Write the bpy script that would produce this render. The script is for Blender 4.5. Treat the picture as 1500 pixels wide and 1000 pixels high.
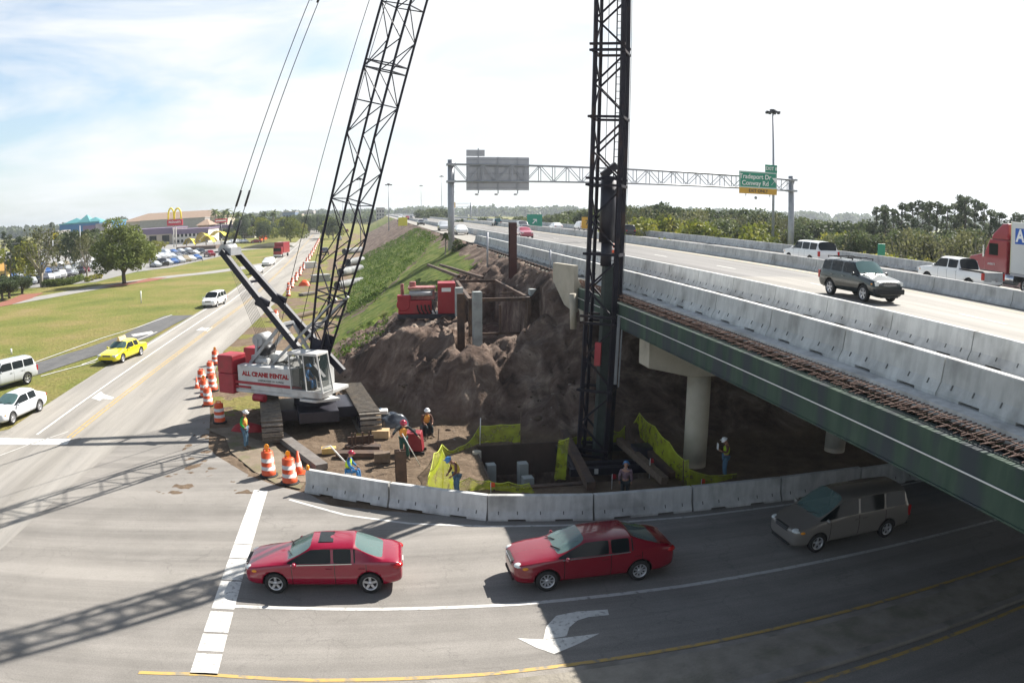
import bpy, bmesh, math, random
import numpy as np
from mathutils import Vector, Matrix, noise as mnoise
random.seed(7)
R = math.radians
SC = bpy.context.scene
COL = SC.collection
for _o in list(bpy.data.objects):
    bpy.data.objects.remove(_o)

# ------------------------------------------------------------------ camera, sky, sun, exposure
CAM_H, PITCH, YAW = 10.5, 9.7, -10.2
cd = bpy.data.cameras.new('camera')
cam = bpy.data.objects.new('camera', cd)
COL.objects.link(cam)
cam.location = (0, 0, CAM_H)
cam.rotation_euler = (R(90 - PITCH), 0, R(YAW))
cd.sensor_width = 36.0
cd.lens = 27.12
cd.type = 'PANO'                      # the drone's wide lens: barrel distortion of an equisolid fisheye
try:
    cd.cycles.panorama_type = 'FISHEYE_EQUISOLID'
    cd.cycles.fisheye_lens = 27.12
    cd.cycles.fisheye_fov = math.pi
except Exception:
    cd.panorama_type = 'FISHEYE_EQUISOLID'
    cd.fisheye_lens = 27.12
    cd.fisheye_fov = math.pi
cd.clip_start = 0.1
cd.clip_end = 9000
SC.camera = cam

SUN_AZ, SUN_EL = 36.0, 42.0           # azimuth measured from +X towards +Y
W = bpy.data.worlds.new('World')
SC.world = W
W.use_nodes = True
nt = W.node_tree
nt.nodes.clear()
n_out = nt.nodes.new('ShaderNodeOutputWorld')
n_bg = nt.nodes.new('ShaderNodeBackground')
n_sky = nt.nodes.new('ShaderNodeTexSky')
n_sky.sky_type = 'NISHITA'
n_sky.sun_disc = False
n_sky.sun_elevation = R(SUN_EL)
n_sky.sun_rotation = R(90 - SUN_AZ)
n_sky.air_density = 1.0
n_sky.dust_density = 1.5
n_tc = nt.nodes.new('ShaderNodeTexCoord')
n_map = nt.nodes.new('ShaderNodeMapping')
n_map.inputs['Scale'].default_value = (1.0, 1.0, 4.5)
n_map.inputs['Rotation'].default_value = (0.10, -0.12, 0)
n_noise = nt.nodes.new('ShaderNodeTexNoise')
n_noise.inputs['Scale'].default_value = 2.3
n_noise.inputs['Detail'].default_value = 9
n_noise.inputs['Roughness'].default_value = 0.55
n_noise.inputs['Distortion'].default_value = 0.6
n_ramp = nt.nodes.new('ShaderNodeValToRGB')
n_ramp.color_ramp.elements[0].position = 0.30
n_ramp.color_ramp.elements[1].position = 0.52
n_ramp.color_ramp.elements[0].color = (0.26, 0.26, 0.26, 1)      # thin veil everywhere, full white in the thick parts
n_sep = nt.nodes.new('ShaderNodeSeparateXYZ')
n_dir = nt.nodes.new('ShaderNodeMath'); n_dir.operation = 'MULTIPLY_ADD'   # more cloud towards the sun's side of the sky
n_dir.inputs[1].default_value = 0.20
n_dir.inputs[2].default_value = -0.02
n_add = nt.nodes.new('ShaderNodeMath'); n_add.operation = 'ADD'
n_el = nt.nodes.new('ShaderNodeMapRange'); n_el.inputs['From Min'].default_value = 0.36; n_el.inputs['From Max'].default_value = 0.72; n_el.inputs['To Min'].default_value = 1.0; n_el.inputs['To Max'].default_value = 0.10
n_ml = nt.nodes.new('ShaderNodeMath'); n_ml.operation = 'MULTIPLY'
n_mix = nt.nodes.new('ShaderNodeMixRGB')
n_mix.inputs['Color2'].default_value = (9.4, 9.6, 9.8, 1)
L = nt.links.new
L(n_tc.outputs['Generated'], n_map.inputs['Vector'])
L(n_map.outputs['Vector'], n_noise.inputs['Vector'])
L(n_tc.outputs['Generated'], n_sep.inputs[0])
L(n_sep.outputs['X'], n_dir.inputs[0])
L(n_sep.outputs['Z'], n_el.inputs['Value'])
L(n_noise.outputs['Fac'], n_add.inputs[0])
L(n_dir.outputs[0], n_add.inputs[1])
L(n_add.outputs[0], n_ramp.inputs['Fac'])
L(n_ramp.outputs['Color'], n_ml.inputs[0]); L(n_el.outputs[0], n_ml.inputs[1])
L(n_ml.outputs[0], n_mix.inputs['Fac'])
n_tint = nt.nodes.new('ShaderNodeMixRGB'); n_tint.blend_type = 'MULTIPLY'; n_tint.inputs['Fac'].default_value = 1; n_tint.inputs['Color2'].default_value = (1.36, 1.60, 1.70, 1)
n_zen = nt.nodes.new('ShaderNodeMapRange'); n_zen.inputs['From Min'].default_value = 0.34; n_zen.inputs['From Max'].default_value = 0.8; n_zen.inputs['To Min'].default_value = 1.0; n_zen.inputs['To Max'].default_value = 0.42
L(n_sep.outputs['Z'], n_zen.inputs['Value']); n_vs = nt.nodes.new('ShaderNodeVectorMath'); n_vs.operation = 'SCALE'; L(n_sky.outputs['Color'], n_vs.inputs[0]); L(n_zen.outputs[0], n_vs.inputs['Scale'])
L(n_vs.outputs[0], n_tint.inputs['Color1']); L(n_tint.outputs['Color'], n_mix.inputs['Color1'])
L(n_mix.outputs['Color'], n_bg.inputs['Color'])
n_bg.inputs['Strength'].default_value = 0.05
L(n_bg.outputs['Background'], n_out.inputs['Surface'])

sd = bpy.data.lights.new('sun', 'SUN')
sd.energy = 5.0
sd.angle = R(0.5)
sd.color = (1.0, 0.955, 0.88)
sun = bpy.data.objects.new('sun', sd)
COL.objects.link(sun)
_ld = Vector((-math.cos(R(SUN_AZ)) * math.cos(R(SUN_EL)), -math.sin(R(SUN_AZ)) * math.cos(R(SUN_EL)), -math.sin(R(SUN_EL))))
sun.rotation_euler = _ld.to_track_quat('-Z', 'Y').to_euler()
sun.location = (60, 50, 80)

vs = SC.view_settings
vs.view_transform = 'Standard'
vs.look = 'None'
vs.gamma = 1
vs.exposure = 1.12
SC.cycles.max_bounces = 6
SC.cycles.diffuse_bounces = 2
SC.cycles.transparent_max_bounces = 24
SC.cycles.use_denoising = True

# ------------------------------------------------------------------ measuring helper: a photograph pixel (1500 x 1000) to a point at height z
FPX = 1130.0
def ray(x, y):
    u, v = x - 750.0, 500.0 - y
    r = math.hypot(u, v) + 1e-9
    th = 2 * math.asin(r / 2 / FPX)
    X, Y, Z = math.sin(th) * u / r, math.sin(th) * v / r, math.cos(th)
    p = R(PITCH)
    fx, fy, fz = X, Z * math.cos(p) + Y * math.sin(p), Y * math.cos(p) - Z * math.sin(p)
    a = R(YAW)
    return Vector((fx * math.cos(a) - fy * math.sin(a), fx * math.sin(a) + fy * math.cos(a), fz))
def P(x, y, z=0.0):
    d = ray(x, y)
    return d * ((z - CAM_H) / d.z) + Vector((0, 0, CAM_H))
def PS(x, y, s):                      # the point of that pixel on the plane Y = s
    d = ray(x, y)
    return d * (s / d.y) + Vector((0, 0, CAM_H))

# ------------------------------------------------------------------ objects and tags
def tag(o, label=None, cat=None, group=None, kind=None):
    if label: o['label'] = label
    if cat: o['category'] = cat
    if group: o['group'] = group
    if kind: o['kind'] = kind
    return o
def empty(name, loc=(0, 0, 0), rz=0, label=None, cat=None, group=None):
    o = bpy.data.objects.new(name, None)
    o.empty_display_size = 0.2
    COL.objects.link(o)
    o.location = loc
    o.rotation_euler = (0, 0, rz)
    return tag(o, label, cat, group)
def clone(o, loc=None, rz=None, label=None, scale=None, parent=None):
    c = o.copy()
    COL.objects.link(c)
    if parent is not None: c.parent = parent
    if loc is not None: c.location = loc
    if rz is not None: c.rotation_euler = (0, 0, rz)
    if scale is not None: c.scale = scale if hasattr(scale, '__len__') else (scale,) * 3
    if label: c['label'] = label
    for ch in list(KIDS.get(o.name, ())):
        clone(ch, parent=c)
    return c
KIDS = {}
def cloneable(o):
    for x in bpy.data.objects:
        if x.parent is not None: KIDS.setdefault(x.parent.name, [])
    KIDS.clear()
    for x in bpy.data.objects:
        if x.parent is not None: KIDS.setdefault(x.parent.name, []).append(x)
    return o

class MB:
    """collects shapes into ONE mesh object"""
    def __init__(s):
        s.v, s.f, s.m, s.sm = [], [], [], []
    def add(s, vs_, fs, m=0, smooth=False):
        b = len(s.v)
        s.v += [tuple(q) for q in vs_]
        for f in fs:
            s.f.append([b + i for i in f]); s.m.append(m); s.sm.append(smooth)
        return s
    def box(s, x0, x1, y0, y1, z0, z1, m=0, mat=None):
        vs_ = [Vector((x, y, z)) for z in (z0, z1) for y in (y0, y1) for x in (x0, x1)]
        if mat: vs_ = [mat @ q for q in vs_]
        return s.add(vs_, [(0, 2, 3, 1), (4, 5, 7, 6), (0, 1, 5, 4), (2, 6, 7, 3), (0, 4, 6, 2), (1, 3, 7, 5)], m)
    def bar(s, a, b, w, h=None, m=0, up=(0, 0, 1)):
        a, b = Vector(a), Vector(b)
        h = h or w
        d = (b - a).normalized()
        u = Vector(up)
        if abs(d.dot(u)) > 0.98: u = Vector((0, 1, 0))
        x = d.cross(u).normalized(); z = x.cross(d)
        vs_ = [p + x * i * w / 2 + z * j * h / 2 for p in (a, b) for i, j in ((-1, -1), (1, -1), (1, 1), (-1, 1))]
        return s.add(vs_, [(0, 1, 2, 3), (7, 6, 5, 4), (0, 4, 5, 1), (1, 5, 6, 2), (2, 6, 7, 3), (3, 7, 4, 0)], m)
    def tube(s, pts, r, n=8, m=0, cap=True, r2=None):
        pts = [Vector(p) for p in pts]
        k = len(pts)
        rings = []
        prev = None
        for i, p in enumerate(pts):
            d = (pts[min(i + 1, k - 1)] - pts[max(i - 1, 0)]).normalized()
            u = prev if prev is not None else (Vector((0, 0, 1)) if abs(d.z) < 0.9 else Vector((1, 0, 0)))
            x = d.cross(u).normalized(); y = x.cross(d).normalized(); prev = y
            rr = r[i] if hasattr(r, '__len__') else (r if r2 is None else r + (r2 - r) * i / (k - 1))
            rings.append([p + (x * math.cos(2 * math.pi * j / n) + y * math.sin(2 * math.pi * j / n)) * rr for j in range(n)])
        vs_ = [q for rg in rings for q in rg]
        fs = [(i * n + j, i * n + (j + 1) % n, (i + 1) * n + (j + 1) % n, (i + 1) * n + j) for i in range(k - 1) for j in range(n)]
        b = len(s.v)
        s.add(vs_, fs, m, True)
        if cap:
            s.f.append([b + j for j in range(n)][::-1]); s.m.append(m); s.sm.append(False)
            s.f.append([b + (k - 1) * n + j for j in range(n)]); s.m.append(m); s.sm.append(False)
        return s
    def lathe(s, prof, c=(0, 0, 0), n=20, m=0, mats=None, mat=None):
        vs_ = []
        for r, z in prof:
            for j in range(n):
                a = 2 * math.pi * j / n
                q = Vector((c[0] + r * math.cos(a), c[1] + r * math.sin(a), c[2] + z))
                vs_.append(mat @ q if mat else q)
        for i in range(len(prof) - 1):
            fs = [(i * n + j, i * n + (j + 1) % n, (i + 1) * n + (j + 1) % n, (i + 1) * n + j) for j in range(n)]
            if i == 0: b = len(s.v); s.v += [tuple(q) for q in vs_]
            for f in fs:
                s.f.append([b + q for q in f]); s.m.append(mats[i] if mats else m); s.sm.append(True)
        return s
    def prism(s, poly, a, b, m=0):
        """poly: list of (x, z)-like vectors given as functions? here: 3-D points polygon swept by vector b-a"""
        n = len(poly)
        d = Vector(b) - Vector(a)
        vs_ = [Vector(p) for p in poly] + [Vector(p) + d for p in poly]
        fs = [tuple(range(n))[::-1], tuple(range(n, 2 * n))] + [(i, (i + 1) % n, n + (i + 1) % n, n + i) for i in range(n)]
        return s.add(vs_, fs, m)
    def loft(s, rings, m=0, closed=True, cap=True, smooth=True):
        n = len(rings[0]); k = len(rings)
        b = len(s.v)
        s.v += [tuple(q) for rg in rings for q in rg]
        for i in range(k - 1):
            for j in range(n if closed else n - 1):
                s.f.append([b + i * n + j, b + i * n + (j + 1) % n, b + (i + 1) * n + (j + 1) % n, b + (i + 1) * n + j]); s.m.append(m); s.sm.append(smooth)
        if cap:
            s.f.append([b + j for j in range(n)][::-1]); s.m.append(m); s.sm.append(False)
            s.f.append([b + (k - 1) * n + j for j in range(n)]); s.m.append(m); s.sm.append(False)
        return s
    def ball(s, c, r, m=0, n=10, sc=(1, 1, 1)):
        prof = [(math.sin(math.pi * i / n) * 1.0, -math.cos(math.pi * i / n)) for i in range(n + 1)]
        vs_ = [];
        for a, z in prof:
            for j in range(n + 2):
                t = 2 * math.pi * j / (n + 2)
                vs_.append((c[0] + a * math.cos(t) * r * sc[0], c[1] + a * math.sin(t) * r * sc[1], c[2] + z * r * sc[2]))
        q = n + 2
        return s.add(vs_, [(i * q + j, i * q + (j + 1) % q, (i + 1) * q + (j + 1) % q, (i + 1) * q + j) for i in range(n) for j in range(q)], m, True)
    def mesh(s, name, mats):
        me = bpy.data.meshes.new(name)
        me.from_pydata(s.v, [], s.f)
        for mt in (mats if isinstance(mats, (list, tuple)) else [mats]): me.materials.append(mt)
        me.polygons.foreach_set('material_index', s.m)
        me.polygons.foreach_set('use_smooth', s.sm)
        me.update()
        return me
    def build(s, name, mats, parent=None, bevel=0, loc=None, rz=None):
        me = s.mesh(name, mats)
        o = bpy.data.objects.new(name, me)
        COL.objects.link(o)
        if parent is not None: o.parent = parent
        if loc is not None: o.location = loc
        if rz is not None: o.rotation_euler = (0, 0, rz)
        bm = bmesh.new(); bm.from_mesh(me)
        bmesh.ops.recalc_face_normals(bm, faces=bm.faces)
        if bevel:
            bmesh.ops.remove_doubles(bm, verts=bm.verts, dist=1e-5)
            es = [e for e in bm.edges if len(e.link_faces) == 2 and e.calc_face_angle(0) > 0.6]
            bmesh.ops.bevel(bm, geom=es, offset=bevel, segments=2, affect='EDGES', profile=0.5)
        bm.to_mesh(me); bm.free()
        return o

# ------------------------------------------------------------------ materials
MATS = {}
def pm(name, c1, c2=None, scale=4.0, rough=0.7, bump=0.0, metal=0.0, c3=None, scale3=0.4, f3=(0.5, 0.75), coat=0.0, spec=0.5, alpha=1.0, trans=0.0, coords='Object', stretch=None, bscale=None, detail=8):
    if name in MATS: return MATS[name]
    m = bpy.data.materials.new(name); MATS[name] = m
    m.use_nodes = True
    t = m.node_tree; b = t.nodes['Principled BSDF']
    b.inputs['Roughness'].default_value = rough
    b.inputs['Metallic'].default_value = metal
    b.inputs['Coat Weight'].default_value = coat
    b.inputs['Specular IOR Level'].default_value = spec
    b.inputs['Alpha'].default_value = alpha
    b.inputs['Transmission Weight'].default_value = trans
    b.inputs['Base Color'].default_value = (*c1, 1)
    m.diffuse_color = (*c1, 1)
    tc = t.nodes.new('ShaderNodeTexCoord')
    mp = t.nodes.new('ShaderNodeMapping')
    if coords == 'World':
        g = t.nodes.new('ShaderNodeNewGeometry'); t.links.new(g.outputs['Position'], mp.inputs['Vector'])
    else: t.links.new(tc.outputs[coords], mp.inputs['Vector'])
    if stretch: mp.inputs['Scale'].default_value = stretch
    if c2 is not None:
        n = t.nodes.new('ShaderNodeTexNoise'); n.inputs['Scale'].default_value = scale; n.inputs['Detail'].default_value = detail; n.inputs['Roughness'].default_value = 0.62
        t.links.new(mp.outputs['Vector'], n.inputs['Vector'])
        cr = t.nodes.new('ShaderNodeValToRGB')
        cr.color_ramp.elements[0].color = (*c1, 1); cr.color_ramp.elements[1].color = (*c2, 1)
        cr.color_ramp.elements[0].position = 0.32; cr.color_ramp.elements[1].position = 0.68
        t.links.new(n.outputs['Fac'], cr.inputs['Fac'])
        out = cr.outputs['Color']
        if c3 is not None:
            n3 = t.nodes.new('ShaderNodeTexNoise'); n3.inputs['Scale'].default_value = scale3; n3.inputs['Detail'].default_value = 6
            t.links.new(mp.outputs['Vector'], n3.inputs['Vector'])
            r3 = t.nodes.new('ShaderNodeValToRGB'); r3.color_ramp.elements[0].position = f3[0]; r3.color_ramp.elements[1].position = f3[1]
            t.links.new(n3.outputs['Fac'], r3.inputs['Fac'])
            mx = t.nodes.new('ShaderNodeMixRGB'); mx.inputs['Color2'].default_value = (*c3, 1)
            t.links.new(r3.outputs['Color'], mx.inputs['Fac']); t.links.new(out, mx.inputs['Color1'])
            out = mx.outputs['Color']
        t.links.new(out, b.inputs['Base Color'])
    if bump:
        n2 = t.nodes.new('ShaderNodeTexNoise'); n2.inputs['Scale'].default_value = bscale or scale * 4; n2.inputs['Detail'].default_value = 8
        t.links.new(mp.outputs['Vector'], n2.inputs['Vector'])
        bp = t.nodes.new('ShaderNodeBump'); bp.inputs['Strength'].default_value = min(1, bump); bp.inputs['Distance'].default_value = 0.05 * max(1, bump)
        t.links.new(n2.outputs['Fac'], bp.inputs['Height']); t.links.new(bp.outputs['Normal'], b.inputs['Normal'])
    return m
def nodes_of(m):
    t = m.node_tree
    def N(k, **kw):
        n = t.nodes.new(k)
        for a, v in kw.items(): setattr(n, a, v)
        return n
    return t, N, t.links.new

M_asph = pm('asphalt', (0.205, 0.190, 0.172), (0.250, 0.232, 0.212), 0.7, 0.9, 0.25, c3=(0.295, 0.272, 0.245), scale3=0.12, f3=(0.50, 0.85), coords='World', bscale=60)
def road_detail(m, ax, patch=.0):
    """oil tracks and wear along the lanes, fine aggregate, thin cracks"""
    t = m.node_tree; b = t.nodes['Principled BSDF']; K = t.links.new
    def N(k, **kw):
        n = t.nodes.new(k)
        for a_, v in kw.items(): setattr(n, a_, v)
        return n
    src = b.inputs['Base Color'].links[0].from_socket
    g = N('ShaderNodeNewGeometry')
    def nz_(sc, stretch, lo, hi, c0, c1, det=6):
        mp = N('ShaderNodeMapping'); mp.inputs['Scale'].default_value = stretch; K(g.outputs['Position'], mp.inputs['Vector'])
        n = N('ShaderNodeTexNoise'); n.inputs['Scale'].default_value = sc; n.inputs['Detail'].default_value = det; n.inputs['Roughness'].default_value = .65; K(mp.outputs[0], n.inputs['Vector'])
        r = N('ShaderNodeMapRange'); r.inputs['From Min'].default_value = lo; r.inputs['From Max'].default_value = hi; r.inputs['To Min'].default_value = c0; r.inputs['To Max'].default_value = c1; K(n.outputs['Fac'], r.inputs['Value']); return r.outputs[0]
    st = (.035, 1, 1) if ax == 'x' else (1, .035, 1)
    f = [nz_(.75, st, .36, .62, .74, 1.08), nz_(28, (1, 1, 1), .3, .7, .82, 1.16, 3), nz_(2.2, (1, 1, 1), .62, .74, 1.0, .80)]
    vo = N('ShaderNodeTexVoronoi', feature='DISTANCE_TO_EDGE'); vo.inputs['Scale'].default_value = .16
    nn = N('ShaderNodeTexNoise'); nn.inputs['Scale'].default_value = .9; nn.inputs['Detail'].default_value = 5; K(g.outputs['Position'], nn.inputs['Vector'])
    mv = N('ShaderNodeVectorMath', operation='MULTIPLY_ADD'); K(nn.outputs['Color'], mv.inputs[0]); mv.inputs[1].default_value = (3, 3, 0); K(g.outputs['Position'], mv.inputs[2]); K(mv.outputs[0], vo.inputs['Vector'])
    r = N('ShaderNodeMapRange'); r.inputs['From Min'].default_value = .0015; r.inputs['From Max'].default_value = .005; r.inputs['To Min'].default_value = .86; r.inputs['To Max'].default_value = 1; K(vo.outputs['Distance'], r.inputs['Value']); f.append(r.outputs[0])
    cur = f[0]
    for q in f[1:]:
        mm = N('ShaderNodeMath', operation='MULTIPLY'); K(cur, mm.inputs[0]); K(q, mm.inputs[1]); cur = mm.outputs[0]
    vs_ = N('ShaderNodeVectorMath', operation='SCALE'); K(src, vs_.inputs[0]); K(cur, vs_.inputs['Scale']); K(vs_.outputs[0], b.inputs['Base Color'])
road_detail(M_asph, 'x')
M_asph2 = pm('asphalt_old', (0.27, 0.25, 0.222), (0.335, 0.312, 0.28), 0.6, 0.9, 0.25, c3=(0.20, 0.19, 0.18), scale3=0.25, f3=(0.5, 0.8), coords='World', bscale=60, stretch=(1, 0.12, 1))
M_asph3 = pm('asphalt_new', (0.085, 0.085, 0.088), (0.125, 0.122, 0.12), 1.0, 0.9, 0.2, coords='World', bscale=60)
M_hwy = pm('highway_asphalt', (0.15, 0.145, 0.14), (0.20, 0.19, 0.185), 0.5, 0.9, 0.2, c3=(0.23, 0.22, 0.21), scale3=0.2, coords='World', stretch=(1, 0.08, 1), bscale=40)
road_detail(M_asph2, 'y'); road_detail(M_hwy, 'y'); road_detail(M_asph3, 'y')
M_deckc = pm('deck_concrete', (0.225, 0.21, 0.187), (0.285, 0.265, 0.24), 0.8, 0.85, 0.2, c3=(0.19, 0.178, 0.158), scale3=0.4, coords='World', stretch=(1, 0.15, 1), bscale=40)
road_detail(M_deckc, 'y')
M_conc = pm('concrete', (0.42, 0.42, 0.41), (0.53, 0.53, 0.51), 1.3, 0.85, 0.3, c3=(0.24, 0.235, 0.22), scale3=0.9, f3=(0.52, 0.8), coords='World', bscale=25)
_t = M_conc.node_tree; _b = _t.nodes['Principled BSDF']; _src = _b.inputs['Base Color'].links[0].from_socket
_oi = _t.nodes.new('ShaderNodeObjectInfo'); _mr = _t.nodes.new('ShaderNodeMapRange'); _mr.inputs['To Min'].default_value = .98; _mr.inputs['To Max'].default_value = 1.24; _t.links.new(_oi.outputs['Random'], _mr.inputs['Value'])
_g = _t.nodes.new('ShaderNodeNewGeometry'); _mp = _t.nodes.new('ShaderNodeMapping'); _mp.inputs['Scale'].default_value = (1, 1, .12); _t.links.new(_g.outputs['Position'], _mp.inputs['Vector'])
_n = _t.nodes.new('ShaderNodeTexNoise'); _n.inputs['Scale'].default_value = 5; _n.inputs['Detail'].default_value = 6; _t.links.new(_mp.outputs[0], _n.inputs['Vector'])
_m2 = _t.nodes.new('ShaderNodeMapRange'); _m2.inputs['From Min'].default_value = .38; _m2.inputs['From Max'].default_value = .58; _m2.inputs['To Min'].default_value = .86; _m2.inputs['To Max'].default_value = 1.03; _t.links.new(_n.outputs['Fac'], _m2.inputs['Value'])
_mm = _t.nodes.new('ShaderNodeMath'); _mm.operation = 'MULTIPLY'; _t.links.new(_mr.outputs[0], _mm.inputs[0]); _t.links.new(_m2.outputs[0], _mm.inputs[1])
_vs = _t.nodes.new('ShaderNodeVectorMath'); _vs.operation = 'SCALE'; _t.links.new(_src, _vs.inputs[0]); _t.links.new(_mm.outputs[0], _vs.inputs['Scale']); _t.links.new(_vs.outputs[0], _b.inputs['Base Color'])
M_concw = pm('concrete_warm', (0.42, 0.38, 0.30), (0.50, 0.46, 0.38), 1.5, 0.85, 0.2, c3=(0.30, 0.27, 0.22), scale3=0.9, coords='World', bscale=25)
M_paint = pm('road_paint_white', (0.66, 0.65, 0.62), (0.52, 0.51, 0.48), 2.5, 0.8, 0.1, c3=(0.30, 0.29, 0.275), scale3=7, f3=(0.54, 0.68), coords='World')
M_paintf = pm('road_paint_worn', (0.56, 0.55, 0.53), (0.44, 0.43, 0.41), 2.5, 0.8, 0.1, c3=(0.25, 0.24, 0.225), scale3=5, f3=(0.56, 0.72), coords='World')
M_painty = pm('road_paint_yellow', (0.52, 0.34, 0.09), (0.42, 0.29, 0.11), 2.5, 0.8, 0.1, c3=(0.24, 0.21, 0.165), scale3=4, f3=(0.50, 0.66), coords='World')
M_rust = pm('rusted_steel', (0.055, 0.035, 0.028), (0.12, 0.07, 0.045), 3, 0.8, 0.3, c3=(0.03, 0.025, 0.025), scale3=1.2)
M_rebar = pm('rebar_rust', (0.085, 0.045, 0.035), (0.14, 0.08, 0.06), 9, 0.9)
M_dark = pm('dark_steel', (0.018, 0.018, 0.028), (0.035, 0.033, 0.045), 3, 0.45, metal=0.2)
M_galv = pm('galvanised', (0.30, 0.31, 0.34), (0.38, 0.39, 0.42), 2, 0.5, metal=0.4)
M_black = pm('rubber_black', (0.012, 0.012, 0.013), (0.022, 0.022, 0.022), 12, 0.8)
M_white = pm('white_plastic', (0.75, 0.75, 0.73), (0.68, 0.68, 0.66), 3, 0.45)
M_greeng = pm('girder_green', (0.030, 0.056, 0.044), (0.070, 0.108, 0.078), 1.6, 0.85, c3=(0.045, 0.055, 0.062), scale3=1.3, f3=(0.45, 0.60), coords='World', stretch=(1, 1, 0.22), spec=.3)

def sheet(name, pts, z, m, parent=None, kind='structure', **kw):
    """a flat polygon with top at z"""
    bm = bmesh.new()
    vs_ = [bm.verts.new((p[0], p[1], z)) for p in pts]
    f = bm.faces.new(vs_)
    if f.normal.z < 0: f.normal_flip()
    bmesh.ops.triangulate(bm, faces=[f])
    for f in bm.faces:
        if f.normal.z < 0: f.normal_flip()
    me = bpy.data.meshes.new(name); bm.to_mesh(me); bm.free(); me.materials.append(m)
    o = bpy.data.objects.new(name, me); COL.objects.link(o)
    if parent is not None: o.parent = parent
    elif kind: o['kind'] = kind
    return o
def strip_mb(mb, pts, w, z, m=0):
    """a painted line along pts of width w"""
    pts = [Vector((p[0], p[1], 0)) for p in pts]
    l, r = [], []
    for i, p in enumerate(pts):
        d = (pts[min(i + 1, len(pts) - 1)] - pts[max(i - 1, 0)]).normalized()
        n = Vector((-d.y, d.x, 0))
        l.append((p + n * w / 2) + Vector((0, 0, z))); r.append((p - n * w / 2) + Vector((0, 0, z)))
    k = len(pts)
    mb.add(l + r, [(i, k + i, k + i + 1, i + 1) for i in range(k - 1)], m)
    return mb

# ------------------------------------------------------------------ the ground: one sheet with embankment, cut and pit
ZH = 7.0
def fbm(x, y, sc, o=4):
    return mnoise.fractal(Vector((x * sc, y * sc, 3.1)), 1.0, 2.0, o)
PIT = (4.3, 11.2, 27.6, 33.0)
def ground_z(t, s):
    zl = (t + 3.6) / 2.0
    zr = (53 - t) / 2.0
    nat = min(zl, zr, 6.9)
    if s < 60 and t < 10.5:
        toe = 38 + 2.2 * (2 - t) if t < 2 else 38 - 0.8 * (t - 2)
        face = (s - toe) * 0.62
        up = 3.6 + max((t - 7.2) * 1.1, (s - 56) * 0.7, 0)
        z = min((t + 3.8) * 0.62, face, up, 6.9)
        if s > 52: 
            k = (s - 52) / 8.0
            z = z * (1 - k) + nat * k
    elif t >= 10.5:
        z = min(nat, (s - 31) * 0.62)
        if s < 39.2: z = min(z, 4.6)
    else:
        z = nat
    z = max(z, 0.0)
    if s < 26: z = 0.0
    if s < 34 and t < 4: z = min(z, 0.0)
    if z > 0.02 and s < 64 and t < 10.6:
        z += min(1, z) * (fbm(t, s, 0.35) * 0.38 + fbm(t + 9, s, 1.1, 3) * 0.22 + abs(fbm(t * 1.6 + 3, s * .6, 0.9, 4)) * -.45 + fbm(t, s, 2.6, 3) * .07) * (0.5 if z > 6.5 else 1)
    elif z > 0.02 and t < 11: z += min(1, z * .5) * fbm(t, s, 0.5) * 0.18
    d = math.hypot(t - 4.2, s - 39.0)
    z += 1.3 * math.exp(-(d / 1.7) ** 2)
    d = math.hypot(t - 0.0, (s - 45.0))
    z += 0.5 * math.exp(-(d / 2.2) ** 2)
    if 4.3 < t < 9.4 and 40.4 < s < 43.9: z = min(z, 2.5 + .25 * fbm(t, s, 1.1) - (1.0 if 5.0 < t < 7.2 else 0))
    if 5.7 < t < 8.6 and 43.7 < s < 55.5: z = min(z, 2.6 + 0.3 * fbm(t, s, .8))
    if -9.5 < t < 11.2 and 28 < s < 42 and z < 0.3: z += 0.05 * fbm(t, s, 0.9) + 0.035 * fbm(t, s, 3)
    if PIT[0] < t < PIT[1] and PIT[2] < s < PIT[3]: z = -2.6
    return z - 0.03
def frange(a, b, n): return [a + (b - a) * i / n for i in range(n)]
gx = frange(-3500, -400, 8) + frange(-400, -60, 17) + frange(-60, -14, 14) + frange(-14, 14, 170) + frange(14, 60, 46) + frange(60, 400, 17) + frange(400, 3500, 8) + [3500]
gy = frange(-400, -20, 8) + frange(-20, 24, 12) + frange(24, 64, 236) + frange(64, 140, 76) + frange(140, 400, 30) + frange(400, 5500, 20) + [5500]
gv = [(x, y, ground_z(x, y)) for y in gy for x in gx]
nx = len(gx)
gf = [(j * nx + i, j * nx + i + 1, (j + 1) * nx + i + 1, (j + 1) * nx + i) for j in range(len(gy) - 1) for i in range(nx - 1)]
me = bpy.data.meshes.new('ground')
me.from_pydata(gv, [], gf)
me.polygons.foreach_set('use_smooth', [True] * len(gf))
ca = me.color_attributes.new('kind_mask', 'FLOAT_COLOR', 'POINT')
def sm(a, b, x):
    x = max(0, min(1, (x - a) / (b - a))); return x * x * (3 - 2 * x)
cols = []
for (x, y, z) in gv:
    n = fbm(x, y, 0.22) * 5
    dirt = 0.0
    if -14 < x < 42 and 20 < y < 400:
        dirt = 1.0 if (x < 40 and y < 62 + n and x > -14) else 0.0
        # the slope along the highway stays green further on
        edge = 75 + max(0.0, x) * 4.0 + n        # boundary of the cut against the green slope
        if y > edge and x < 10.0 and not (x > 4.5 and y < 58): dirt = max(0.0, 1 - (y - edge) / 3.0)
        if x < -3.5 + n * .3 and y > 40: dirt = 0.55 + 0.4 * math.sin(y * 0.3 + n)
        if x > 8.6 + .3 * n and x < 12 and y > 60: dirt = 0.7
        if y > 120 and x > -5: dirt = max(dirt, sm(120, 200, y))
    lush = 1.0 if (-4 < x < 10.5 and 40 < y < 500) else 0.0
    if 11 <= x < 45 and y < 60: dirt = 1
    cols += [dirt, lush, 0, 1]
ca.data.foreach_set('color', cols)
M_ground = bpy.data.materials.new('ground'); M_ground.use_nodes = True
t, N, K = nodes_of(M_ground)
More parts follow.
